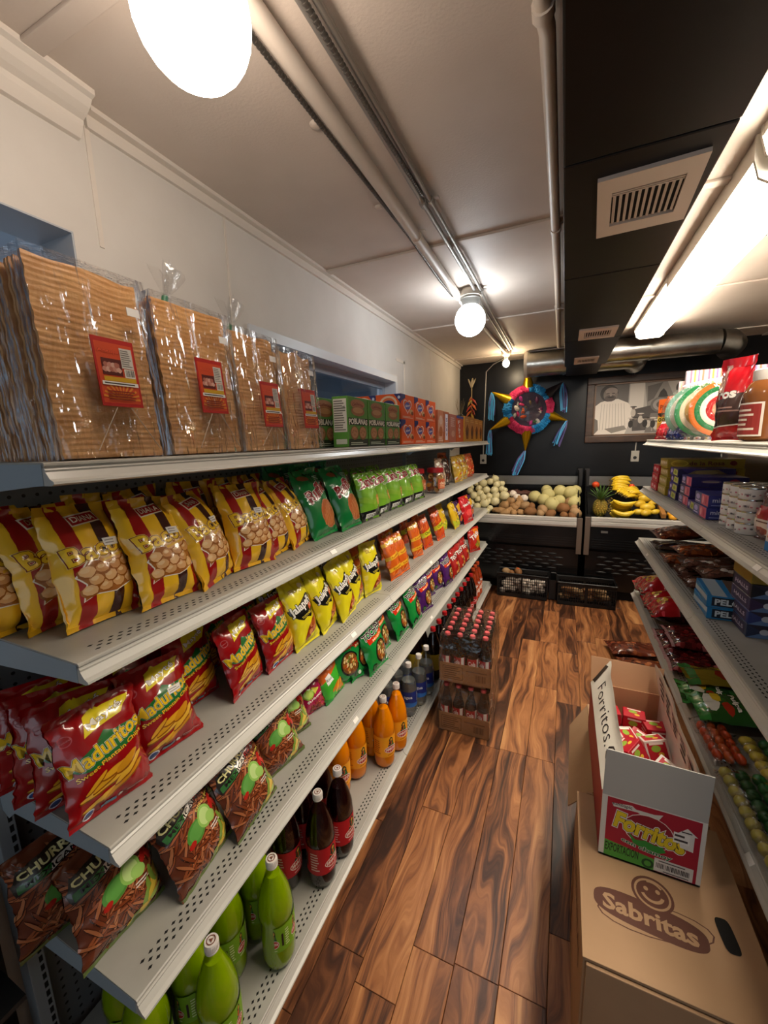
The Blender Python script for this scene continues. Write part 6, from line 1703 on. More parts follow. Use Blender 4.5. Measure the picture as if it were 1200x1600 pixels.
# ================================================================== cartons on the floor
kraft2 = mat('kraft_carton', '#b3916f', rough=0.75, col2='#a88664', nscale=4, bump=0.04, bscale=50)
edge_m = mat('board_edge', '#8a6844', rough=0.8)
brown_ink = mat('ink_5c3527', '#5c3527', rough=0.6)
t = thing('shipping_carton', 'large tan snack carton with a brown logo on its top, nearest on the floor', 'box', (0, 0, 0))
SX0, SX1, SY0, SY1, SH = 0.085, 0.432, 0.775, 1.215, 0.447
MB().b2((SX0, SY0, 0.0005), (SX1, SY1, SH - 0.008)).build('carton_body', kraft2, t, bevel=0.004)
MB().b2((SX0 - 0.001, SY0 - 0.002, SH - 0.007), (SX1, SY1, SH - 0.003)).build('top_panel', kraft2, t, bevel=0.0015)
MB().b2((SX0 + 0.006, SY0 - 0.0085, 0.12), (SX1 - 0.01, SY0 - 0.001, SH - 0.012)).build('front_flap', kraft2, t, bevel=0.002)
W0, H0 = SX1 - SX0, SY1 - SY0
P = Print(W0, H0)
cx, cy = 0.40, 0.30
def rr_pts(cx, cy, w, h, rot, pw=4.0, n=40):
    pts = []
    for k in range(n):
        a = 2 * PI * k / n
        c, s = math.cos(a), math.sin(a)
        x = abs(c) ** (2 / pw) * (1 if c > 0 else -1) * w * W0 / 2
        y = abs(s) ** (2 / pw) * (1 if s > 0 else -1) * h * H0 / 2
        cr_, sr = math.cos(rot), math.sin(rot)
        pts.append((cx * W0 + cr_ * x - sr * y, cy * H0 + sr * x + cr_ * y))
    return pts
P.ell(cx + 0.03, cy - 0.005, 0.335, 0.085, brown_ink, rot=8); P.ell(cx + 0.03, cy - 0.005, 0.325, 0.080, kraft2, rot=8)
P.poly(rr_pts(cx, cy, 0.64, 0.155, math.radians(-4), 3.0), brown_ink, True)
P.text('Sabritas', cx, cy, 0.53, 0.085, kraft2, rot=-3, bold=0.03)
P.ell(cx + 0.05, cy + 0.135, 0.125, 0.095, brown_ink, n=28); P.ell(cx + 0.05, cy + 0.135, 0.108, 0.081, kraft2, n=28); P.ell(cx + 0.05, cy + 0.135, 0.095, 0.070, brown_ink, n=28)
P.ring(cx + 0.05, cy + 0.138, 0.070, 0.052, 0.72, kraft2, n=16, a0=195, a1=345)
for s in (-1, 1):
    P.ell(cx + 0.05 + s * 0.035, cy + 0.155, 0.014, 0.012, kraft2)
P.ring(cx + 0.05, cy + 0.150, 0.075, 0.055, 0.82, kraft2, n=10, a0=30, a1=110)
P.poly(rr_pts(0.835, 0.36, 0.085, 0.16, math.radians(6), 4.0), blk, True)
P.poly([(0.93, 0.02), (1.0, 0.05), (1.0, 0.17), (0.955, 0.14)], brown_ink)
link('top_print', P.mesh('top_print', flat((SX0, SY0, SH - 0.003), (1, 0, 0), (0, 1, 0), W0, H0), eps=0.0003), t)
P = Print(H0, SH)
for k in range(6):
    P.poly([(0.04 + 0.012 * k, 0.62 - 0.1 * k), (0.16 + 0.02 * k, 0.66 - 0.1 * k), (0.16 + 0.02 * k, 0.60 - 0.1 * k), (0.05 + 0.012 * k, 0.57 - 0.1 * k)], brown_ink)
P.text('SABRITAS', 0.55, 0.72, 0.6, 0.1, brown_ink)
link('side_print', P.mesh('side_print', flat((SX0, SY1, 0), (0, -1, 0), (0, 0, 1), H0, SH)), t)

t = thing('shipping_carton', 'plain brown carton with open flaps behind the logo carton', 'box', (0, 0, 0))
MB().b2((0.135, 1.235, 0.0005), (0.425, 1.70, 0.436)).build('carton_body', kraft2, t, bevel=0.004)
MB().add([(0.134, 1.24, 0.436), (0.134, 1.69, 0.436), (0.072, 1.66, 0.345), (0.064, 1.27, 0.330), (0.134, 1.24, 0.432), (0.134, 1.69, 0.432), (0.074, 1.66, 0.341), (0.066, 1.27, 0.326)],
         [(0, 1, 2, 3), (7, 6, 5, 4), (0, 4, 5, 1), (1, 5, 6, 2), (2, 6, 7, 3), (3, 7, 4, 0)]).build('side_flap', kraft2, t)
MB().b2((0.112, 1.225, 0.20), (0.130, 1.232, 0.436)).build('end_flap', kraft2, t)

# open candy case on top of the two cartons
FX0, FX1, FY0, FY1, FZ0, FZ1 = 0.130, 0.348, 1.025, 1.545, 0.4475, 0.628
wb = mat('white_board', '#d8d4cc', rough=0.6)
gb = mat('grey_board', '#a9a7a2', rough=0.7)
rb = mat('case_red', '#a31a30', rough=0.45)
t = thing('candy_case', 'open red and white candy case full of small red boxes', 'box', (0, 0, 0))
c = MB().b2((FX0, FY0, FZ0), (FX1, FY1, FZ0 + 0.004))
c.build('case_bottom', gb, t)
MB().b2((FX0, FY0, FZ0), (FX1, FY0 + 0.004, FZ1)).build('front_panel', wb, t)
MB().b2((FX0, FY1 - 0.004, FZ0), (FX1, FY1, FZ1)).build('back_panel', mat('case_inside', '#b98f6c', rough=0.7), t)
MB().b2((FX0, FY0 + 0.004, FZ0), (FX0 + 0.004, FY1 - 0.004, FZ1)).build('side_panel', rb, t)
MB().b2((FX1 - 0.004, FY0 + 0.004, FZ0), (FX1, FY1 - 0.004, FZ1)).build('side_panel', wb, t)
def panel(name, quad, th, m, parent, label=None):
    q = [Vector(p) for p in quad]
    n = (q[1] - q[0]).cross(q[3] - q[0]).normalized() * th
    v = q + [p - n for p in q]
    o = MB().add(v, [(0, 1, 2, 3), (7, 6, 5, 4), (0, 4, 5, 1), (1, 5, 6, 2), (2, 6, 7, 3), (3, 7, 4, 0)]).build(name, m, parent)
    if label: o['label'] = label
    return o
panel('front_flap', [(FX0, FY0, FZ1), (FX1, FY0, FZ1), (FX1 + 0.004, FY0 + 0.006, FZ1 + 0.120), (FX0 + 0.002, FY0 + 0.006, FZ1 + 0.125)], 0.003, gb, t, 'plain grey cardboard flap')
panel('back_flap', [(FX0, FY1, FZ1), (FX1, FY1, FZ1), (FX1 + 0.01, FY1 + 0.028, FZ1 + 0.085), (FX0 - 0.002, FY1 + 0.028, FZ1 + 0.09)], 0.003, mat('case_inside', '#b98f6c', rough=0.7), t)
# side flaps: white outside, scribbled inside, leaning outwards and crumpled
def side_flap(sgn, x, dx, h, seed):
    def f(u, v, off):
        y = FY0 + 0.012 + (FY1 - FY0 - 0.016) * u
        e = 0.010 * noise.noise(Vector((u * 4, v * 2, seed))) * v + 0.010 * max(0, u - 0.85) / 0.15 * v
        return Vector((x + sgn * (dx * v + e) + off, y, FZ1 + h * v * (1 + 0.10 * noise.noise(Vector((u * 3, 0, seed + 2)))) + 0.03 * v * u))
    mb = MB().grid(lambda u, v: f(u, v, 0), 18, 6).grid(lambda u, v: f(1 - u, v, -0.003 * 1), 18, 6)
    o = mb.build('side_flap', mat('flap_white', '#dcd8ce', rough=0.6), t, smooth=60)
    return f
fl_l = side_flap(1, FX0 + 0.002, 0.048, 0.070, 1.0)
fl_r = side_flap(-1, FX1 - 0.002, 0.012, 0.085, 4.0)
def surf_of(f, flip, off):
    def s(u, v):
        uu = 1 - u if flip else u
        p = f(uu, v, off); a = f(min(1, uu + 0.01), v, off) - f(max(0, uu - 0.01), v, off); b = f(uu, min(1, v + 0.01), off) - f(uu, max(0, v - 0.01), off)
        n = a.cross(b).normalized()
        n = n if n.x < 0 else -n
        return p, n
    return s
P = Print(0.50, 0.095)
P.text('Forritos.G', 0.52, 0.52, 0.70, 0.40, ink('#1c1a1c'), bold=-0.008, shear=0.1)
P.poly([(0.0, 0.1), (0.06, 0.2), (0.05, 0.9), (0.0, 0.8)], ink('#26221e'))
link('flap_lettering', P.mesh('flap_lettering', surf_of(fl_l, True, -0.003), 18, 6, eps=0.0008), t)
P = Print(0.50, 0.075)
for k in range(5):
    P.lines(0.08 + 0.17 * k, 0.15, 0.20 + 0.17 * k, 0.85, 4, ink('#2a2624'), seed=k)
link('flap_print', P.mesh('flap_print', surf_of(fl_r, True, -0.0035), 18, 6, eps=0.0008), t)
W0, H0 = FX1 - FX0, FZ1 - FZ0
P = Print(W0, H0)
P.rect(0.055, 0.02, 0.955, 0.985, ink('#a5182f'))
P.poly([(0.055, 0.02), (0.56, 0.02), (0.56, 0.20), (0.055, 0.28)], ink('#4f9a3a')); P.text('EXPORTACION', 0.235, 0.175, 0.34, 0.14, ink('#16240f'), bold=0.015)
P.ell(0.50, 0.10, 0.06, 0.075, ink('#1c4a22')); P.ell(0.50, 0.10, 0.035, 0.045, ink('#4f9a3a'))
P.poly([(0.06, 0.86), (0.10, 0.97), (0.36, 0.95), (0.40, 0.90), (0.62, 0.95), (0.62, 0.985), (0.055, 0.985)], ink('#a5182f'))
P.poly([(0.10, 0.90), (0.30, 0.94), (0.34, 0.90), (0.52, 0.90), (0.60, 0.93), (0.55, 0.80), (0.44, 0.81), (0.36, 0.86), (0.12, 0.85)], ink('#cfcbc4'))
P.text('sumbapic', 0.205, 0.895, 0.20, 0.07, ink('#1c1416'))
P.ell(0.48, 0.60, 0.25, 0.26, ink('#e8dcd4'), rot=-8); P.ell(0.48, 0.60, 0.243, 0.25, ink('#8a1426'), rot=-8)
P.poly([(0.28, 0.52), (0.36, 0.42), (0.46, 0.45), (0.55, 0.42), (0.62, 0.44), (0.66, 0.36), (0.58, 0.30), (0.46, 0.30), (0.34, 0.36)], ink('#2f8a34'))
P.text('Forritos', 0.49, 0.60, 0.70, 0.27, ink('#e0c324'), rot=-9, bold=0.045, outs=((ink('#e8e2da'), 0.085), (ink('#2a1410'), 0.03)))
P.text('con chamoy', 0.47, 0.30, 0.50, 0.085, ink('#1f6a34'), rot=-7, bold=0.03, outs=((ink('#e6e2da'), 0.07),), arc=0.02)
P.poly([(0.75, 0.74), (0.83, 0.84), (0.93, 0.74), (0.90, 0.74), (0.90, 0.50), (0.78, 0.52)], ink('#ddd8d2')); P.rect(0.71, 0.58, 0.86, 0.74, ink('#e8e4e0')); P.lines(0.72, 0.59, 0.85, 0.73, 2, ink('#3a3436')); P.lines(0.78, 0.75, 0.88, 0.79, 1, ink('#2a2426'))
P.rect(0.56, 0.03, 0.925, 0.24, ink('#dcd8d0')); P.bars(0.58, 0.09, 0.90, 0.17, ink('#2a2626'), 22); P.lines(0.60, 0.19, 0.86, 0.225, 1, ink('#4a4644')); P.lines(0.65, 0.04, 0.90, 0.07, 1, ink('#4a4644'))
link('front_print', P.mesh('front_print', flat((FX0, FY0, FZ0), (1, 0, 0), (0, 0, 1), W0, H0), eps=0.0004), t)
# small boxes inside the case
def lit_front(P):
    P.rect(0.1, 0.1, 0.9, 0.9, ink('#b51a2a')); P.ell(0.45, 0.62, 0.2, 0.16, ink('#8fb53a')); P.ell(0.62, 0.35, 0.12, 0.10, ink('#e2c23a')); P.rect(0.2, 0.8, 0.8, 0.9, ink('#e8ded6'))
def lit_side(P):
    P.rect(0.1, 0.3, 0.9, 0.7, ink('#c93a3c')); P.lines(0.15, 0.1, 0.85, 0.9, 4, ink('#eadfd8'))
lbm = mat('small_box_red', '#b3182a', rough=0.35)
lbw = mat('small_box_white', '#d8cfc8', rough=0.4)
r = random.Random(21)
k = 0
for (x, y, z, rz, rx, w_) in ((0.185, 1.47, 0.52, 8, 0, 0), (0.262, 1.475, 0.52, -4, 0, 0), (0.318, 1.44, 0.515, 12, 0, 0), (0.20, 1.36, 0.53, 40, 25, 1), (0.265, 1.385, 0.515, -30, 20, 0), (0.31, 1.34, 0.53, 15, -20, 1), (0.18, 1.27, 0.525, -20, 15, 0),
                               (0.245, 1.285, 0.54, 55, -25, 0), (0.315, 1.255, 0.53, -35, 20, 1), (0.19, 1.175, 0.53, 25, 10, 0), (0.265, 1.185, 0.545, -15, 30, 1), (0.318, 1.16, 0.53, 30, -15, 0), (0.20, 1.085, 0.53, -12, 0, 0), (0.285, 1.085, 0.535, 22, 12, 0)):
    o = carton('lollipop_box', 'small red candy box in the open case, ' + ['standing in the far left corner', 'standing in the far middle', 'standing in the far right corner', 'white-lidded, tilted behind the left flap', 'tilted in the second row middle', 'white-lidded, tilted by the right flap', 'lying along the left flap', 'lying across the middle', 'white-lidded, third by the right flap', 'near the front on the left', 'white-lidded, near the front middle', 'near the front on the right', 'behind the grey flap on the left', 'behind the grey flap on the right'][k], 'box', (x, y, z), (0.066, 0.052, 0.062), lbw if w_ else lbm, {'front': lit_front, 'top': lit_front, 'left': lit_side}, rz, 'small red boxes in the candy case')
    o.rotation_euler = (math.radians(rx), math.radians(rx * 0.6), math.radians(rz))
    k += 1
MB().b2((FX0 + 0.008, FY0 + 0.01, FZ0 + 0.005), (FX1 - 0.008, FY1 - 0.01, 0.512)).build('box_layer', lbm, t)

# dark display rack just outside the near end of the left shelving
t = thing('display_rack', 'dark display rack at the lower left edge beside the shelving upright', 'rack', (0, 0, 0))
for z in (0.10, 0.42):
    MB().b2((-1.12, -0.55, z), (-0.96, 0.27, z + 0.012)).build('rack_shelf', dark_m, t)
for (x, y) in ((-1.11, -0.54), (-1.11, 0.26), (-0.97, -0.54)):
    MB().b2((x - 0.01, y - 0.01, 0.0005), (x + 0.01, y + 0.01, 0.72)).build('rack_post', dark_m, t)
MB().b2((-1.135, -0.56, 0.0005), (-1.125, 0.295, 0.75)).build('rack_back', dark_m, t)
def art_dark(P):
    r = random.Random(3)
    for k in range(26):
        P.blob(r.random(), r.random(), 0.10, 0.05, F(r.choice(('#8a8a1e', '#1c3a2a', '#2a2a2a', '#6a7a1e'))), seed=k)
bag_kind('dark_green', 0.18, 0.24, 0.08, F('#14241c'), art_dark, n=1)
for i, (y, z) in enumerate(((0.12, 0.112), (0.12, 0.432), (-0.10, 0.112), (-0.10, 0.432))):
    bag('dark_green', 'dark green and yellow speckled bag on the lower left rack, ' + ('low front', 'high front', 'low rear', 'high rear')[i] + ' one', (-1.04, y + 0.05, z + E), 0, 8, group='dark bags on the lower left rack')

# ================================================================== produce cases along the end wall
case_m = mat('case_black', '#0d0d0e', rough=0.22, spec=0.5)
post_m = mat('case_bumper', '#6e6056', rough=0.35, metal=0.4)
def produce_case(label, x0, x1, zf):
    t = thing('produce_case', label, 'produce case', (0, 0, 0), group='black produce cases at the end wall')
    yf, yb = 4.06, 4.76
    MB().prism([(yf + 0.03, 0.10), (yf + 0.03, 0.47), (yf + 0.0, 0.50), (yf + 0.0, zf - 0.08), (yb, zf - 0.08), (yb, 0.10)], 0, x0 + 0.02, x1 - 0.02).build('body', case_m, t)
    MB().b2((x0 + 0.04, yf + 0.09, 0.0005), (x1 - 0.04, yb - 0.02, 0.10)).build('toe_base', blk, t)
    MB().prism([(yf - 0.012, zf - 0.088), (yf - 0.02, zf - 0.07), (yf - 0.02, zf - 0.045), (yf - 0.008, zf - 0.040), (yf - 0.016, zf - 0.034), (yf - 0.016, zf - 0.006), (yf - 0.006, zf), (yf + 0.02, zf), (yf + 0.02, zf - 0.088)], 0, x0 + 0.05, x1 - 0.05).build('front_rail', mat('rail_alloy', '#cfcdc8', rough=0.25, metal=0.35), t)
    MB().prism([(yf + 0.02, zf - 0.08), (yf + 0.02, zf - 0.07), (yb - 0.06, zf + 0.17), (yb - 0.06, zf - 0.08)], 0, x0 + 0.03, x1 - 0.03).build('display_bed', blk, t)
    MB().b2((x0, yb - 0.08, zf - 0.08), (x1, yb, 1.03)).build('back_board', case_m, t)
    MB().b2((x0 + 0.02, yb - 0.10, 1.035), (x1 - 0.02, yb - 0.075, 1.12)).b2((x0 + 0.02, yb - 0.104, 1.028), (x1 - 0.02, yb - 0.075, 1.046)).build('back_rail', mat('back_rail_steel', '#8f8c86', rough=0.3, metal=0.9), t)
    for x in (x0, x1 - 0.045):
        MB().b2((x, yf - 0.018, 0.44), (x + 0.045, yf + 0.03, zf + 0.0)).build('bumper_post', post_m, t, bevel=0.004)
        MB().b2((x, yf + 0.0, zf - 0.1), (x + 0.045, yb, zf + 0.0)).prism([(yf + 0.0, zf), (yb, zf), (yb, 1.20), (yb - 0.10, 1.20)], 0, x, x + 0.012).build('end_panel', case_m, t)
        MB().b2((x, yb - 0.12, 1.02), (x + 0.045, yb - 0.06, 1.20)).build('end_post', mat('end_post_dark', '#2a2827', rough=0.3), t)
    for k in range(4):
        z = 0.585 - 0.022 * k
        MB().b2((x0 + 0.06, yf - 0.004, z), (x1 - 0.06, yf + 0.004, z + 0.006)).build('trim_line', mat('dark_trim', '#3a3a3a', rough=0.25, metal=0.8), t)
    for r_ in range(5):
        for c_ in range(8):
            x = x0 + 0.16 + c_ * 0.125 + (0.06 if r_ % 2 else 0)
            if x > x1 - 0.14: continue
            MB().ball((x, yf + 0.0285, 0.415 - 0.036 * r_), (0.046, 0.006, 0.010), 12, 6).build('louvre', mat('louvre_grey', '#141414', rough=0.45), t, smooth=60)
    return t
produce_case('left black produce case with chrome rail, holding onions, potatoes and melons', -1.10, 0.185, 0.785)
produce_case('right black produce case with chrome rail, holding pineapple, bananas and mangoes', 0.205, 1.50, 0.800)
MB().b2((0.34, 4.055, 0.655), (0.395, 4.059, 0.675)).build('case_badge', mat('badge_silver', '#9a9a96', rough=0.3, metal=0.8), None)
tag(bpy.data.objects['case_badge'], 'small silver badge on the front of the right produce case', 'badge')

onion_m = mat('onion_skin', '#ddd3ae', rough=0.35, col2='#c9c08a', nscale=14, spec=0.5)
garlic_m = mat('garlic_skin', '#e6ddd2', rough=0.5, col2='#d8c8b8', nscale=18)
potato_m = mat('potato_skin', '#b08a5c', rough=0.65, col2='#8f6a40', nscale=22, bump=0.2, bscale=60)
coco_m = mat('coconut_skin', '#8f6238', rough=0.7, col2='#6e4826', nscale=30, bump=0.3, bscale=70)
jic_m = mat('jicama_skin', '#ab8a62', rough=0.65, col2='#8f6f4a', nscale=16, bump=0.2, bscale=40)
melon_m = mat('cantaloupe_rind', '#cfc287', rough=0.6, col2='#a8a36a', nscale=34, nramp=(0.42, 0.56), bump=0.25, bscale=60)
yam_m = mat('yam_skin', '#5a3428', rough=0.6, col2='#44241c', nscale=20)
def veg(seed, amp, fl=0.0, pinch=None):
    def f(d):
        k = 1 + amp * noise.noise(d * 1.9 + Vector((seed, seed * 2, 0)))
        if pinch and d.z > 0.75: k += pinch * (d.z - 0.75)
        return k
    return f
VM = {}
def veg_mesh(kind, i):
    key = (kind, i)
    if key in VM: return VM[key]
    if kind == 'onion':
        mb = MB().ball((0, 0, 0), (1, 1, 0.94), 16, 12, fn=veg(i, 0.05, pinch=0.5))
        me = mb.mesh('onion_bulb', onion_m, smooth=80)
    elif kind == 'garlic':
        me = MB().ball((0, 0, 0), (1, 1, 0.9), 16, 10, fn=lambda d: 1 + 0.05 * math.cos(6 * math.atan2(d.y, d.x)) * (1 - d.z * d.z) + (0.9 * (d.z - 0.8) if d.z > 0.8 else 0)).mesh('bulb', garlic_m, smooth=80)
    elif kind == 'potato':
        me = MB().ball((0, 0, 0), (1.15, 0.8, 0.72), 16, 10, fn=veg(i, 0.28)).mesh('tuber', potato_m, smooth=80)
    elif kind == 'coconut':
        me = MB().ball((0, 0, 0), (1.12, 0.9, 0.85), 16, 10, fn=veg(i, 0.10)).mesh('shell', coco_m if i % 3 else jic_m, smooth=80)
    elif kind == 'melon':
        me = MB().ball((0, 0, 0), (1.0, 1.0, 0.95), 22, 14, fn=lambda d: 1 + 0.012 * math.cos(10 * math.atan2(d.y, d.x)) + 0.02 * noise.noise(d * 2 + Vector((i, 0, 0)))).mesh('rind', melon_m, smooth=80)
    elif kind == 'yam':
        me = MB().ball((0, 0, 0), (2.0, 0.8, 0.62), 16, 10, fn=veg(i, 0.35)).mesh('tuber', yam_m, smooth=80)
    elif kind == 'mango':
        me = MB().ball((0, 0, 0), (1.25, 0.85, 0.80), 18, 12, fn=lambda d: 1 + 0.10 * d.x * d.z + 0.05 * noise.noise(d * 1.5 + Vector((i, 0, 0)))).mesh('fruit', (mat('mango_yellow', '#d9a41e', rough=0.4, col2='#c9b83a', nscale=8), mat('mango_green', '#b8ac34', rough=0.4, col2='#d9a020', nscale=8))[i % 2], smooth=80)
    elif kind == 'orange':
        me = MB().ball((0, 0, 0), (1, 1, 0.95), 16, 10, fn=veg(i, 0.04)).mesh('fruit', mat('orange_peel', '#e0921a', rough=0.4, col2='#d8a82c', nscale=10, bump=0.1, bscale=80), smooth=80)
    elif kind == 'tomato':
        me = MB().ball((0, 0, 0), (1, 1, 0.85), 16, 10, fn=veg(i, 0.05)).mesh('fruit', mat('tomato_skin', '#d0481e', rough=0.3), smooth=80)
    VM[key] = me
    return me
stem_me = {'onion': MB().tube([(0, 0, 0.90), (0.02, 0.03, 1.15), (0.08, 0.04, 1.32)], [0.16, 0.09, 0.05], 8).mesh('neck', mat('onion_neck', '#b59a62', rough=0.7), smooth=60),
           'melon': MB().lathe([(0.13, 0.93), (0.12, 0.97), (0.05, 0.975)], 10).mesh('stem_scar', mat('melon_scar', '#8f8250', rough=0.8), smooth=60)}
def heap_labels(pts, what):
    """row from the front, then place from the left, both counted in the heap itself"""
    n_ = len(pts)
    nr = 1 if n_ < 5 else (2 if n_ < 10 else (3 if n_ < 20 else 5))
    by = sorted(range(n_), key=lambda i: pts[i][1])
    names = {1: [''], 2: ['front row', 'back row'], 3: ['front row', 'middle row', 'back row'], 5: ['lowest row', 'second row up', 'middle row', 'fourth row up', 'top row']}[nr]
    out = [None] * n_
    for q in range(nr):
        ids = sorted(by[q * n_ // nr:(q + 1) * n_ // nr], key=lambda i: pts[i][0])
        for k, i in enumerate(ids):
            out[i] = '%s, %s%s from the left' % (what, names[q] + ', ' if names[q] else '', ORD[k])
    return out
def heap(kind, name, pts, label, cat, group, stem=False, axis=None, labels=None, one=False):
    rr = random.Random(len(pts) + len(kind))
    if labels is None and not one:
        labels = heap_labels(pts, label)
    for i, (x, y, z, r_) in enumerate(pts):
        rot = (rr.uniform(-0.9, 0.9), rr.uniform(-0.9, 0.9), rr.uniform(0, 6.28)) if axis is None else (rr.uniform(-0.15, 0.15), rr.uniform(-0.15, 0.15), axis + rr.uniform(-0.5, 0.5))
        t = thing(name, labels[i] if labels else label, cat, (x, y, z), rot, group)
        r_ *= {'potato': 1.22, 'coconut': 1.12, 'melon': 1.1}.get(kind, 1.0)
        t.scale = (r_, r_, r_)
        link({'onion': 'onion_bulb', 'garlic': 'bulb', 'potato': 'tuber', 'coconut': 'shell', 'melon': 'rind', 'yam': 'tuber'}.get(kind, 'fruit'), veg_mesh(kind, i % 4), t)
        if kind in stem_me:
            link('neck' if kind == 'onion' else 'stem_scar', stem_me[kind], t)
onion = [(-0.684, 4.526, 1.092, 0.043), (-0.734, 4.5, 1.066, 0.037), (-0.659, 4.467, 1.036, 0.039), (-0.605, 4.478, 1.047, 0.032), (-0.806, 4.484, 1.049, 0.046), (-0.758, 4.412, 0.981, 0.043), (-0.673, 4.412, 0.983, 0.043), (-0.596, 4.423, 0.995, 0.035), (-0.557, 4.352, 0.931, 0.052), (-0.842, 4.429, 0.995, 0.037), (-0.927, 4.44, 1.004, 0.03), (-0.882, 4.478, 1.042, 0.026), (-0.885, 4.357, 0.926, 0.046), (-0.819, 4.374, 0.944, 0.043), (-0.777, 4.335, 0.909, 0.043), (-0.717, 4.346, 0.921, 0.039), (-0.646, 4.357, 0.933, 0.042), (-0.647, 4.296, 0.878, 0.049), (-0.684, 4.225, 0.814, 0.033), (-0.754, 4.274, 0.855, 0.05), (-0.708, 4.175, 0.79, 0.031), (-0.936, 4.401, 0.967, 0.035), (-0.831, 4.318, 0.892, 0.034), (-0.714, 4.296, 0.876, 0.034), (-0.561, 4.412, 0.986, 0.028)]
under = [(x + 0.01, y + 0.05, z - 0.055, r_) for (x, y, z, r_) in onion[:18:2]] + [(-0.82, 4.22, 0.83, 0.04), (-0.90, 4.28, 0.85, 0.042), (-0.86, 4.16, 0.79, 0.038), (-0.79, 4.15, 0.79, 0.04)]
heap('onion', 'white_onion', onion, 'white onion in the heap', 'onion', 'white onions in the produce case')
heap('onion', 'white_onion', under, 'white onion buried low in the onion heap', 'onion', 'white onions buried in the heap', one=True)
heap('garlic', 'white_onion', [(-0.474, 4.374, 0.953, 0.038), (-0.431, 4.335, 0.92, 0.042), (-0.357, 4.329, 0.917, 0.04)], '', 'garlic', 'garlic heads between onions and melons', labels=['whitish garlic head beside the onion heap', 'whitish garlic head, middle of three', 'whitish garlic head nearest the melons'])
for o in list(bpy.data.objects):
    if o.get('category') == 'garlic':
        o.name = 'garlic_head'
heap('potato', 'potato', [(-0.548, 4.252, 0.844, 0.05), (-0.575, 4.186, 0.800, 0.043), (-0.48, 4.186, 0.800, 0.048), (-0.49, 4.296, 0.884, 0.045), (-0.445, 4.241, 0.838, 0.039), (-0.407, 4.269, 0.863, 0.04), (-0.374, 4.17, 0.795, 0.035), (-0.403, 4.318, 0.906, 0.04), (-0.625, 4.197, 0.805, 0.027), (-0.523, 4.269, 0.859, 0.032), (-0.52, 4.14, 0.79, 0.04), (-0.44, 4.14, 0.79, 0.038)], 'tan potato beside the onions', 'potato', 'potatoes in the produce case')
heap('coconut', 'coconut', [(-0.343, 4.252, 0.852, 0.043), (-0.284, 4.175, 0.805, 0.052), (-0.276, 4.247, 0.85, 0.033), (-0.188, 4.159, 0.795, 0.037), (-0.172, 4.203, 0.825, 0.049), (-0.095, 4.153, 0.795, 0.044), (0.011, 4.225, 0.844, 0.055), (0.075, 4.291, 0.899, 0.048), (0.119, 4.214, 0.84, 0.045), (0.024, 4.137, 0.79, 0.037), (0.095, 4.137, 0.79, 0.037), (0.125, 4.16, 0.815, 0.047)], 'brown husky fruit below the melons', 'brown fruit', 'brown fruit along the front rail')
heap('melon', 'cantaloupe', [(-0.255, 4.346, 0.935, 0.057), (-0.129, 4.368, 0.958, 0.058), (-0.17, 4.313, 0.909, 0.058), (-0.021, 4.401, 0.989, 0.059), (0.077, 4.385, 0.978, 0.066), (0.120, 4.43, 0.993, 0.052), (-0.088, 4.269, 0.875, 0.068), (-0.026, 4.302, 0.905, 0.056), (0.105, 4.285, 0.898, 0.058), (0.118, 4.36, 0.926, 0.046), (-0.15, 4.46, 0.99, 0.05)], 'pale netted cantaloupe', 'melon', 'cantaloupes in the produce case')
heap('yam', 'sweet_potato', [(-0.479, 4.44, 0.968, 0.035), (-0.401, 4.43, 0.955, 0.037), (-0.354, 4.46, 0.961, 0.034), (-0.30, 4.42, 0.95, 0.03)], 'dark sweet potato behind the garlic', 'sweet potato', 'sweet potatoes at the back of the case', axis=0.2)
heap('mango', 'mango', [(0.706, 4.329, 0.951, 0.050), (0.749, 4.346, 0.965, 0.046), (0.713, 4.236, 0.881, 0.048), (0.66, 4.28, 0.903, 0.042), (0.759, 4.285, 0.915, 0.033), (0.698, 4.175, 0.84, 0.041), (0.767, 4.181, 0.85, 0.030), (0.676, 4.374, 0.985, 0.036), (0.64, 4.20, 0.84, 0.036)], 'yellow-green mango beside the bananas', 'mango', 'mangoes in the produce case', axis=0.3)
heap('orange', 'orange_fruit', [(0.886, 4.115, 0.820, 0.034), (0.951, 4.115, 0.817, 0.030), (0.913, 4.159, 0.850, 0.029), (0.868, 4.214, 0.880, 0.033), (0.87, 4.160, 0.842, 0.024), (0.95, 4.20, 0.86, 0.03)], 'small orange past the wooden divider', 'orange', 'oranges in the produce case')
heap('tomato', 'tomato', [(0.301, 4.467, 1.053, 0.035), (0.609, 4.451, 1.045, 0.026)], '', 'tomato', 'tomatoes at the back of the case', labels=['orange-red tomato behind the pineapple crown', 'orange-red tomato behind the bananas'])
o = MB().box((0.814, 4.215, 0.868), (0.035, 0.26, 0.04), rot=Matrix.Rotation(math.radians(18), 3, 'X')).build('wood_divider', mat('divider_wood', '#9a6a34', rough=0.5), None, bevel=0.003)
tag(o, 'wooden divider bar between the mangoes and oranges', 'divider')
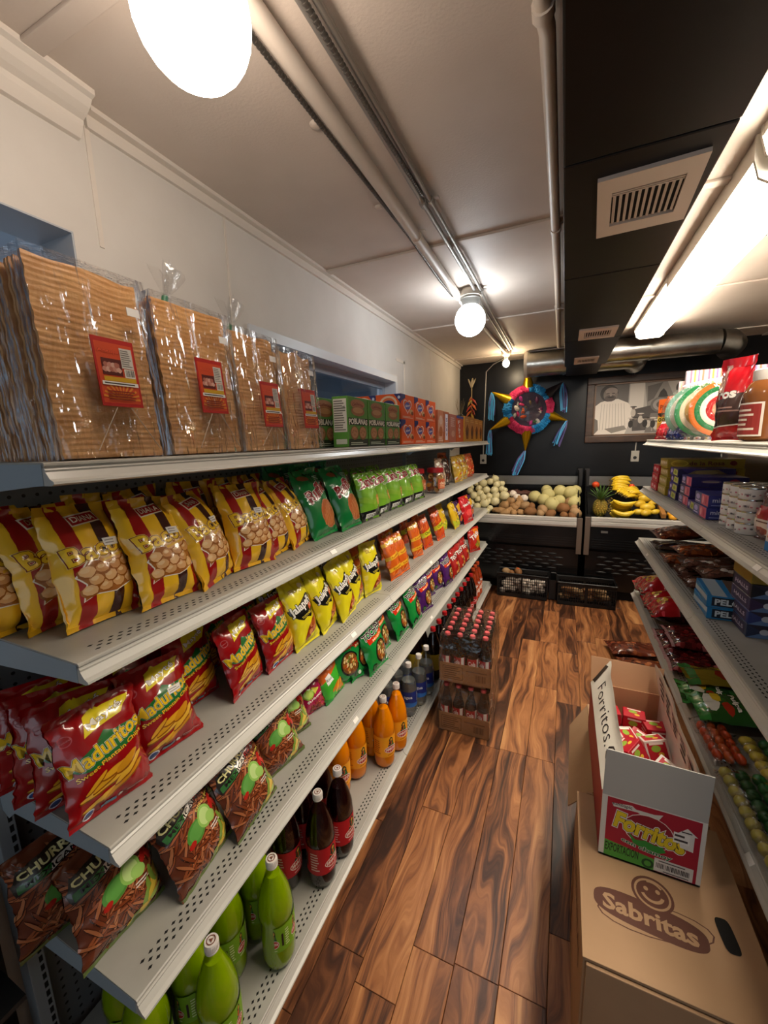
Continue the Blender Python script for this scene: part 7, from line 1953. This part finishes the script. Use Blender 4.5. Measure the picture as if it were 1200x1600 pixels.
# pineapple
t = thing('pineapple', 'pineapple standing at the left end of the right case', 'pineapple', (0.330, 4.215, 0.788), (0.25, 0, 0))
core = MB().ball((0, 0, 0.085), (0.058, 0.058, 0.09), 20, 14).build('fruit', mat('pineapple_skin', '#8f7426', rough=0.6, col2='#6e6a2c', nscale=12), t, smooth=60)
ey = MB()
for j in range(10):
    z = -0.85 + 1.7 * j / 9
    n_ = max(6, round(15 * math.sqrt(1 - z * z)))
    for k in range(n_):
        a = 2 * PI * (k + 0.5 * (j % 2)) / n_
        q = math.sqrt(1 - z * z)
        c_ = Vector((0.058 * q * math.cos(a), 0.058 * q * math.sin(a), 0.085 + 0.09 * z))
        nn = Vector((q * math.cos(a) / 0.058, q * math.sin(a) / 0.058, z / 0.09)).normalized()
        u_ = nn.cross(Vector((0, 0, 1))).normalized(); v_ = nn.cross(u_)
        s_ = 0.0105
        ey.add([c_ + u_ * s_, c_ + v_ * s_, c_ - u_ * s_, c_ - v_ * s_, c_ + nn * 0.006], [(0, 1, 4), (1, 2, 4), (2, 3, 4), (3, 0, 4)])
o = ey.build('eyes', mat('pineapple_eye', '#b89434', rough=0.55, col2='#7e7a30', nscale=30), t); o['kind'] = 'stuff'
for k in range(30):
    a, lv = k * 2.4, k / 30
    L_ = 0.10 + 0.05 * lv
    out = 0.95 - 0.85 * lv
    d_ = Vector((math.cos(a) * out, math.sin(a) * out, 1.0)).normalized()
    b_ = Vector((0.022 * (1 - lv) * math.cos(a), 0.022 * (1 - lv) * math.sin(a), 0.170))
    s_ = d_.cross(Vector((math.cos(a), math.sin(a), 0.01))).normalized()
    if s_.length < 0.1: s_ = Vector((1, 0, 0))
    lf = MB()
    pts = []
    for q in range(6):
        v_ = q / 5
        c_ = b_ + d_ * (L_ * v_) + Vector((math.cos(a), math.sin(a), -0.6)) * (0.028 * v_ * v_ * out)
        w_ = 0.009 * (1 - v_ ** 2) + 0.0006
        pts += [c_ - s_ * w_, c_ + s_ * w_]
    lf.add(pts, [(2 * q, 2 * q + 1, 2 * q + 3, 2 * q + 2) for q in range(5)])
    lf.build('leaf', mat('pineapple_leaf', '#3f5c2a', rough=0.5, col2='#5a7a3a', nscale=10), t, smooth=70)
# bananas: hands of single fruits
ban_m = mat('banana_peel', '#e3bc1e', rough=0.4, col2='#d9c040', nscale=12)
def ban_mesh(seed):
    pts, rs = [], []
    for k in range(11):
        u = k / 10
        a = -0.75 + 1.5 * u
        pts.append((0.115 * math.sin(a), 0.0, 0.115 * (math.cos(a) - 0.75)))
        rs.append(0.0175 * min(1, 0.32 + 3.2 * u, 0.25 + 3.4 * (1 - u)) ** 0.8)
    return MB().tube(pts, rs, 7).mesh('banana', ban_m, smooth=50)
bm_ = ban_mesh(0)
tipm = MB().tube([(-0.086, 0, -0.008), (-0.098, 0, -0.020)], [0.006, 0.004], 7).mesh('stem', mat('banana_stem', '#6e5a24', rough=0.7), smooth=50)
def bananas(label, loc, rot, n, sp=0.030, sc=1.0):
    t = thing('banana_hand', label, 'bananas', loc, rot, 'hands of bananas in the produce case')
    t.scale = (sc, sc, sc)
    for k in range(n):
        b_ = link('banana', bm_, t, (0.006 * math.sin(k * 2.1), (k - (n - 1) / 2) * sp, 0.006 * math.cos(k * 1.7)), (0, 0.08 * math.sin(k), (k - (n - 1) / 2) * 0.07))
        link('stem', tipm, b_)
bananas('hand of bananas at the top of the pile by the back rail', (0.520, 4.47, 1.055), (0.9, 0.1, 0.1), 6)
bananas('hand of bananas in the middle of the pile, fanned upright', (0.555, 4.375, 0.97), (0.5, 0.2, 1.1), 6, 0.026)
bananas('hand of bananas at the right of the pile toward the mangoes', (0.625, 4.39, 0.99), (0.5, 0.2, 0.7), 4, 0.026)
bananas('hand of long bananas curving across the pile', (0.515, 4.265, 0.905), (2.6, 0.05, 0.05), 5, 0.032, 1.15)
bananas('hand of long bananas at the bottom of the pile by the rail', (0.505, 4.165, 0.838), (2.7, 0.1, 0.12), 4, 0.032, 1.1)

# black plastic crates on the floor with produce
crate_m = mat('crate_plastic', '#141415', rough=0.35)
def crate(label, x0, x1, y0, y1, h, rz, seed, fillc):
    t = thing('plastic_crate', label, 'crate', ((x0 + x1) / 2, (y0 + y1) / 2, 0.0005), (0, 0, math.radians(rz)), 'black plastic crates on the floor')
    w, d = (x1 - x0) / 2, (y1 - y0) / 2
    def side(L, place):
        mb = MB()
        n = int(L * 2 / 0.0185)
        for k in range(n + 1):
            x = -L + 2 * L * k / n
            mb.b2(*place(x - 0.0025, x + 0.0025, 0.03, h - 0.03))
        for k in range(7):
            z = 0.035 + (h - 0.07) * k / 6
            mb.b2(*place(-L, L, z - 0.002, z + 0.002))
        for x in (-L, 0, L):
            mb.b2(*place(max(-L, x - 0.008), min(L, x + 0.008), 0, h))
        mb.b2(*place(-L, L, 0, 0.03)); mb.b2(*place(-L, L, h - 0.03, h))
        return mb
    side(w, lambda a, b, z0, z1: ((a, -d, z0), (b, -d + 0.006, z1))).build('front_lattice', crate_m, t)
    side(w, lambda a, b, z0, z1: ((a, d - 0.006, z0), (b, d, z1))).build('back_lattice', crate_m, t)
    side(d, lambda a, b, z0, z1: ((-w, a, z0), (-w + 0.006, b, z1))).build('side_lattice', crate_m, t)
    side(d, lambda a, b, z0, z1: ((w - 0.006, a, z0), (w, b, z1))).build('side_lattice', crate_m, t)
    MB().b2((-w, -d, 0), (w, d, 0.008)).build('bottom', crate_m, t)
    MB().tube([(-w - 0.004, -d - 0.004, h), (w + 0.004, -d - 0.004, h), (w + 0.004, d + 0.004, h), (-w - 0.004, d + 0.004, h), (-w - 0.004, -d - 0.004, h)], 0.008, 8).build('rim', crate_m, t, smooth=50)
    return t
crate('black lattice crate of pale bulbs at the foot of the left produce case', -0.545, -0.085, 3.885, 4.055, 0.235, -1, 1, 0)
crate('black lattice crate at the foot of the cases, right one, darker inside', 0.000, 0.475, 3.86, 4.055, 0.215, 2, 2, 1)
rr = random.Random(31)
pts = []
for k in range(26):
    pts.append((-0.50 + 0.385 * ((k * 0.618) % 1), 3.945 + 0.06 * rr.random(), 0.042 + 0.125 * k / 26, 0.032))
pts += [(-0.475, 3.96, 0.235, 0.034), (-0.36, 3.965, 0.24, 0.036), (-0.42, 3.97, 0.215, 0.03)]
heap('garlic', 'stored_bulb', pts[:26], 'pale bulb inside the left black crate', 'bulb', 'pale bulbs in the left crate', one=True)
heap('coconut', 'stored_potato', pts[26:], '', 'potato', 'tubers on top of the left crate', labels=['brown tuber showing at the left of the crate top', 'pinkish-brown tuber showing at the crate top, middle', 'brown tuber sunk low in the left crate'])
heap('coconut', 'stored_tuber', [(0.05 + 0.37 * ((k * 0.618) % 1), 3.93 + 0.07 * rr.random(), 0.042 + 0.10 * k / 20, 0.033) for k in range(20)], 'brown tuber inside the right black crate', 'tuber', 'brown tubers in the right crate', one=True)
heap('tomato', 'radish', [(-0.362, 3.962, 0.268, 0.012)], '', 'radish', None, labels=['tiny pink tip poking out of the left crate'])
t = thing('crate_handle_frame', 'black upright plastic crate end leaning between the two crates', 'crate', (-0.042, 3.93, 0.0005))
MB().tube([(-0.030, 0, 0.008), (-0.030, 0, 0.26), (-0.018, 0, 0.272), (0.018, 0, 0.272), (0.030, 0, 0.26), (0.030, 0, 0.008)], 0.006, 8).b2((-0.028, -0.003, 0.01), (0.028, 0.003, 0.20)).build('frame', crate_m, t, smooth=50)

# ================================================================== end wall: pinata, framed picture, ornaments
t = thing('pinata', 'star pinata with gold cones, pink and blue crepe and a clear window', 'pinata', (-0.371, 4.60, 1.826), (0, 0, math.radians(12)))
Rr = 0.215
# drum
MB().lathe([(0.17, 0.0), (Rr, 0.0), (Rr, 0.13), (0.17, 0.13)], 36).build('drum', mat('pinata_drum', '#2a1c34', rough=0.6), t, smooth=40).rotation_euler = (PI / 2, 0, 0)
o = bpy.data.objects['drum']; o.location = (0, 0.065, 0)
MB().lathe([(0.0005, 0.012), (0.17, 0.0), (0.17, -0.004), (0.0005, 0.006)], 36).build('window_disc', film_mat('pinata_window', bump=0.5, bscale=9, boost=0.9), t, smooth=50)
o = bpy.data.objects['window_disc']; o.rotation_euler = (PI / 2, 0, 0); o.location = (0, -0.062, 0)
MB().lathe([(0.0005, 0.0), (0.172, 0.0)], 30).build('back_disc', mat('pinata_back', '#3a2030', rough=0.6), t); o = bpy.data.objects['back_disc']; o.rotation_euler = (PI / 2, 0, 0); o.location = (0, 0.05, 0)
pts = [(0.105 * math.cos(2 * PI * k / 28) + 0.02, -0.058, 0.115 * math.sin(2 * PI * k / 28) + 0.03) for k in range(29)]
MB().tube(pts, 0.005, 8, cap=False).build('inner_ring', mat('pinata_ring', '#a85a8a', rough=0.4), t, smooth=60)
r = random.Random(17)
cc = ('#c93a6a', '#6a5a3a', '#a8a49c', '#5a2a4a', '#c9542a', '#3a5a34', '#b83a8a', '#d8d0c0')
for k in range(30):
    a, d_ = r.random() * 6.28, 0.145 * math.sqrt(r.random())
    o = MB().ball((0, 0, 0), (0.040 + 0.016 * r.random(), 0.02, 0.034), 10, 7, fn=lambda q: 1 + 0.2 * noise.noise(q * 3)).build('candy', mat('pinata_candy_' + cc[k % 8][1:], cc[k % 8], rough=0.25), t, smooth=60)
    o.location = (d_ * math.cos(a), -0.030 - 0.018 * r.random(), d_ * math.sin(a) - 0.01); o.rotation_euler = (r.random() * 3, r.random() * 3, r.random() * 3)
o = MB().ball((-0.03, -0.035, -0.105), (0.05, 0.022, 0.045), 12, 8).build('candy', mat('pinata_candy_pink', '#c9256e', rough=0.2), t, smooth=60)
# crepe ruffles round the rim, in arcs of pink and blue
pk, bl = mat('crepe_pink', '#d8386a', rough=0.6), mat('crepe_blue', '#1f86c4', rough=0.6)
def ruffle(a0, a1, m, w_=0.055):
    mb = MB()
    n_ = int((a1 - a0) / 5)
    for row_ in range(3):
        for k in range(n_):
            a = math.radians(a0 + (a1 - a0) * (k + 0.5 * (row_ % 2)) / n_)
            rad = 0.172 + 0.020 * row_
            c_ = Vector((rad * math.cos(a), -0.062 + 0.022 * row_, rad * math.sin(a)))
            e_ = Vector((math.cos(a), 0, math.sin(a))); s_ = Vector((-math.sin(a), 0, math.cos(a)))
            j = 0.012 * r.random()
            mb.grid(lambda u, v, c_=c_, e_=e_, s_=s_, j=j, k=k: c_ + e_ * (v * (0.040 + j)) + s_ * ((u - 0.5) * 0.030 * (1 + 0.3 * v)) + Vector((0, -0.014 * math.sin(PI * v) - 0.010 * math.sin(u * 6 + k), 0)), 3, 3)
    o = mb.build('crepe_ruffle', m, t, smooth=60); o['kind'] = 'stuff'
for a0, a1, m in ((95, 150, pk), (150, 205, bl), (205, 285, pk), (285, 350, bl), (350, 392, pk), (32, 95, bl)):
    ruffle(a0, a1, m)
gold = mat('gold_foil', '#c9a01e', rough=0.28, metal=0.9, bump=0.1, bscale=20)
darkf = mat('dark_foil', '#241c20', rough=0.4)
cones = ((92, 0.22, True), (152, 0.21, True), (207, 0.22, True), (268, 0.22, True), (-18, 0.20, True), (38, 0.21, False))
tips = []
for ang, L_, gd in cones:
    a = math.radians(ang)
    e_ = Vector((math.cos(a), 0, math.sin(a)))
    b_ = e_ * (Rr - 0.005)
    MB().tube([b_, b_ + e_ * L_ * 0.5, b_ + e_ * L_], [0.066, 0.036, 0.004], 18).build('cone', gold if gd else darkf, t, smooth=60)
    tips.append(b_ + e_ * L_)
st_b, st_p = mat('tassel_blue', '#3f9ccf', rough=0.5), mat('tassel_violet', '#4a3f78', rough=0.5)
for ti, dx, L_ in ((1, 0.0, 0.30), (2, 0.0, 0.27), (3, -0.10, 0.26), (4, -0.09, 0.26), (5, 0.02, 0.30)):
    p0 = tips[ti]
    tz = None
    mb = [MB(), MB()]
    for k in range(14):
        ox, oy = r.uniform(-0.035, 0.035), r.uniform(-0.02, 0.02)
        path = []
        ll = L_ * r.uniform(0.8, 1.05)
        for q in range(6):
            v_ = q / 5
            path.append(p0 + Vector((ox * min(1, 2.2 * v_) + dx * v_ + 0.006 * math.sin(k + 4 * v_), oy * min(1, 2.2 * v_), 0.012 * math.sin(PI * v_) - ll * v_)))
        vs = []
        for p in path:
            vs += [p + Vector((-0.0055, 0, 0)), p + Vector((0.0055, 0.002 * math.sin(k), 0))]
        mb[k % 2].add(vs, [(2 * q, 2 * q + 1, 2 * q + 3, 2 * q + 2) for q in range(5)])
    o = mb[0].build('tassel', st_b, t); o['kind'] = 'stuff'
    o = mb[1].build('tassel', st_p, t); o['kind'] = 'stuff'
MB().tube([(0.0, 0.0, Rr + 0.1), (0.0, 0.0, ZC - 1.826)], 0.002, 6).build('hanging_cord', darkf, t)

# framed monochrome picture
fw, fh = 0.98, 0.655
t = thing('framed_picture', 'wide wooden frame with an old black and white photograph', 'picture', (0.190, 4.795, 1.462))
fm = mat('frame_wood', '#4a3222', rough=0.4, col2='#35231a', nscale=4, stretch=(2, 2, 8))
bw_ = 0.068
for a, b in (((0, -0.04, 0), (fw, 0, bw_)), ((0, -0.04, fh - bw_), (fw, 0, fh)), ((0, -0.04, bw_), (bw_, 0, fh - bw_)), ((fw - bw_, -0.04, bw_), (fw, 0, fh - bw_))):
    MB().b2(a, b).build('frame_rail', fm, t, bevel=0.006)
il = mat('frame_inner', '#6a4c34', rough=0.4)
q = bw_
for a, b in (((q, -0.028, q), (fw - q, -0.01, q + 0.014)), ((q, -0.028, fh - q - 0.014), (fw - q, -0.01, fh - q)), ((q, -0.028, q), (q + 0.014, -0.01, fh - q)), ((fw - q - 0.014, -0.028, q), (fw - q, -0.01, fh - q))):
    MB().b2(a, b).build('inner_lip', il, t)
pw, ph = fw - 2 * q - 0.02, fh - 2 * q - 0.02
MB().b2((q + 0.01, -0.012, q + 0.01), (fw - q - 0.01, -0.006, fh - q - 0.01)).build('photo_board', ink('#8f8a85'), t)
P = Print(pw, ph)
g_ = lambda h: ink(h)
P.rect(0, 0, 1, 1, g_('#b4aea8'))
P.rect(0.0, 0.55, 0.36, 1, g_('#6a6562')); P.rect(0.37, 0.42, 0.52, 1, g_('#d4cec6')); P.poly([(0.52, 1), (0.86, 1), (0.80, 0.6), (0.56, 0.5)], g_('#8a8580')); P.poly([(0.55, 0.92), (0.70, 0.98), (0.62, 0.68), (0.56, 0.62)], g_('#625d5a'))
P.poly([(0.74, 1), (1, 1), (1, 0.55), (0.84, 0.62)], g_('#b0aaa4')); P.ell(0.95, 0.86, 0.12, 0.16, g_('#4a4644'), a0=20, a1=200)
# man in a white shirt
P.poly([(0.0, 0.0), (0.0, 0.58), (0.06, 0.66), (0.14, 0.70), (0.25, 0.71), (0.36, 0.62), (0.40, 0.52), (0.40, 0.30), (0.34, 0.0)], g_('#e8e0d6'))
for k in range(9):
    P.poly([(0.06 + 0.035 * k, 0.1), (0.068 + 0.035 * k, 0.1), (0.078 + 0.03 * k, 0.62), (0.072 + 0.03 * k, 0.62)], g_('#c4bcb2'))
P.poly([(0.12, 0.12), (0.33, 0.18), (0.36, 0.10), (0.20, 0.03)], g_('#8f8880')); P.poly([(0.0, 0.0), (0.05, 0.1), (0.04, 0.3), (0.0, 0.34)], g_('#7a746e'))
P.ell(0.15, 0.83, 0.098, 0.165, g_('#3c3735')); P.ell(0.165, 0.805, 0.078, 0.140, g_('#7d726b')); P.ell(0.175, 0.87, 0.066, 0.07, g_('#948880')); P.ell(0.18, 0.80, 0.03, 0.07, g_('#8f837b'))
P.ell(0.165, 0.735, 0.062, 0.060, g_('#5a504b')); P.ell(0.168, 0.752, 0.036, 0.016, g_('#332d2b')); P.ell(0.138, 0.826, 0.020, 0.009, g_('#4a423e')); P.ell(0.196, 0.826, 0.020, 0.009, g_('#4a423e')); P.ell(0.168, 0.790, 0.011, 0.024, g_('#968a82'))
# locomotive with people on and around it
P.poly([(0.40, 0.48), (0.62, 0.56), (0.84, 0.52), (0.90, 0.10), (0.42, 0.06)], g_('#504b49')); P.ell(0.70, 0.56, 0.11, 0.15, g_('#6e6966')); P.ell(0.70, 0.56, 0.085, 0.115, g_('#9a9490')); P.ell(0.70, 0.56, 0.05, 0.07, g_('#5a5552'))
P.poly([(0.66, 0.70), (0.76, 0.70), (0.74, 0.80), (0.71, 0.86), (0.68, 0.80)], g_('#3a3634')); P.poly([(0.60, 0.40), (0.92, 0.40), (0.98, 0.02), (0.55, 0.02)], g_('#77716c'))
for k in range(9):
    P.poly([(0.62 + 0.038 * k, 0.05), (0.628 + 0.038 * k, 0.05), (0.62 + 0.03 * k, 0.32), (0.612 + 0.03 * k, 0.32)], g_('#a8a29c'))
r = random.Random(8)
for k in range(16):
    x, y = 0.40 + 0.55 * ((k * 0.618) % 1), 0.12 + 0.36 * r.random()
    P.ell(x, y, 0.026, 0.075, g_(('#2c2826', '#c4bcb2', '#5a534f')[k % 3])); P.ell(x, y + 0.095, 0.016, 0.028, g_('#7a6e66')); P.ell(x, y + 0.118, 0.036, 0.012, g_(('#d0c8be', '#3a3431')[k % 2]))
link('photo_print', P.mesh('photo_print', flat((q + 0.01, -0.012, q + 0.01), (1, 0, 0), (0, 0, 1), pw, ph), eps=0.0005), t)
MB().tube([(fw * 0.42, -0.01, fh), (fw * 0.42, -0.004, fh + 0.22)], 0.0015, 6).build('hanging_wire', cond_m, t)

def outlet(label, x, z, cord):
    t = thing('wall_outlet', label, 'outlet', (x, 4.80, z))
    MB().b2((-0.036, -0.012, -0.055), (0.036, 0, 0.055)).build('cover_plate', mat('outlet_grey', '#a8a49c', rough=0.4), t, bevel=0.003)
    MB().lathe([(0.0005, 0), (0.016, 0), (0.016, 0.005), (0.0005, 0.005)], 16).build('socket', dark_m, t); o = t.children[-1]; o.rotation_euler = (PI / 2, 0, 0); o.location = (0, -0.012, -0.015)
    MB().tube(cord, 0.006, 8).build('conduit', mat('outlet_conduit', '#b4b0a8', rough=0.4), t, smooth=60)
outlet('grey wall outlet with a short cord under the framed picture', 0.660, 1.318, [(0, -0.006, 0.055), (0, -0.006, 0.085), (0.002, -0.006, 0.14)])
outlet('grey wall outlet at the left, fed by a thin cable down the black wall', -0.866, 1.300, [(0, -0.006, 0.055), (0.0, -0.006, 0.3), (0.012, -0.008, 0.70), (0.02, -0.008, 0.98), (0.10, -0.03, 1.05), (0.30, -0.30, 1.068)])
# hanging string of chilies and a straw corn ornament
t = thing('chili_string', 'hanging string of red and orange dried chilies by the black wall', 'decoration', (-1.0, 4.74, 1.56))
MB().tube([(0, 0, -0.02), (0.004, 0, 0.3), (0, 0, 0.62), (0, 0.05, 0.66), (0, 0.062, 0.66)], 0.006, 6).build('cord', mat('dry_straw', '#a89468', rough=0.8), t)
r = random.Random(5)
for k in range(22):
    a, z = k * 2.2, 0.05 + 0.42 * k / 22
    c_ = ('#a8341c', '#c9642a', '#7a2a18', '#a88a3a')[k % 4]
    e_ = Vector((math.cos(a), math.sin(a), -0.9)).normalized()
    MB().tube([(0, 0, z), Vector((0, 0, z)) + e_ * 0.045, Vector((0, 0, z)) + e_ * 0.085 + Vector((0, 0, -0.02))], [0.008, 0.014, 0.002], 8).build('chili', mat('chili_' + c_[1:], c_, rough=0.35), t, smooth=60)
for k in range(5):
    a = k * 1.25
    MB().tube([(0, 0, 0.56), (0.03 * math.cos(a), 0.02 * math.sin(a), 0.62), (0.045 * math.cos(a), 0.03 * math.sin(a), 0.65)], [0.012, 0.009, 0.002], 6).build('husk', mat('dry_husk', '#b8a888', rough=0.8), t, smooth=60)
t = thing('straw_ornament', 'small straw ornament with dark balls on the far end of the top shelf', 'decoration', (-0.93, 3.90, 1.514 + E))
MB().lathe([(0.03, 0), (0.036, 0.01), (0.022, 0.16), (0.026, 0.18)], 14).build('vase', mat('ornament_vase', '#8a6a44', rough=0.6), t, smooth=50)
for k in range(6):
    a = k * 1.05
    MB().ball((0.032 * math.cos(a), 0.032 * math.sin(a), 0.20 + 0.018 * (k % 3)), 0.022, 10, 7).build('ball', mat(('ball_green', 'ball_red', 'ball_dark')[k % 3], ('#3a4a24', '#9a2c1c', '#2a241c')[k % 3], rough=0.4), t, smooth=60)
for k in range(12):
    a = k * 0.52
    MB().tube([(0, 0, 0.18), (0.02 * math.cos(a), 0.02 * math.sin(a), 0.28), (0.045 * math.cos(a), 0.045 * math.sin(a), 0.36 + 0.02 * (k % 3))], [0.0016, 0.0014, 0.0008], 5).build('straw', mat('dry_straw'), t)
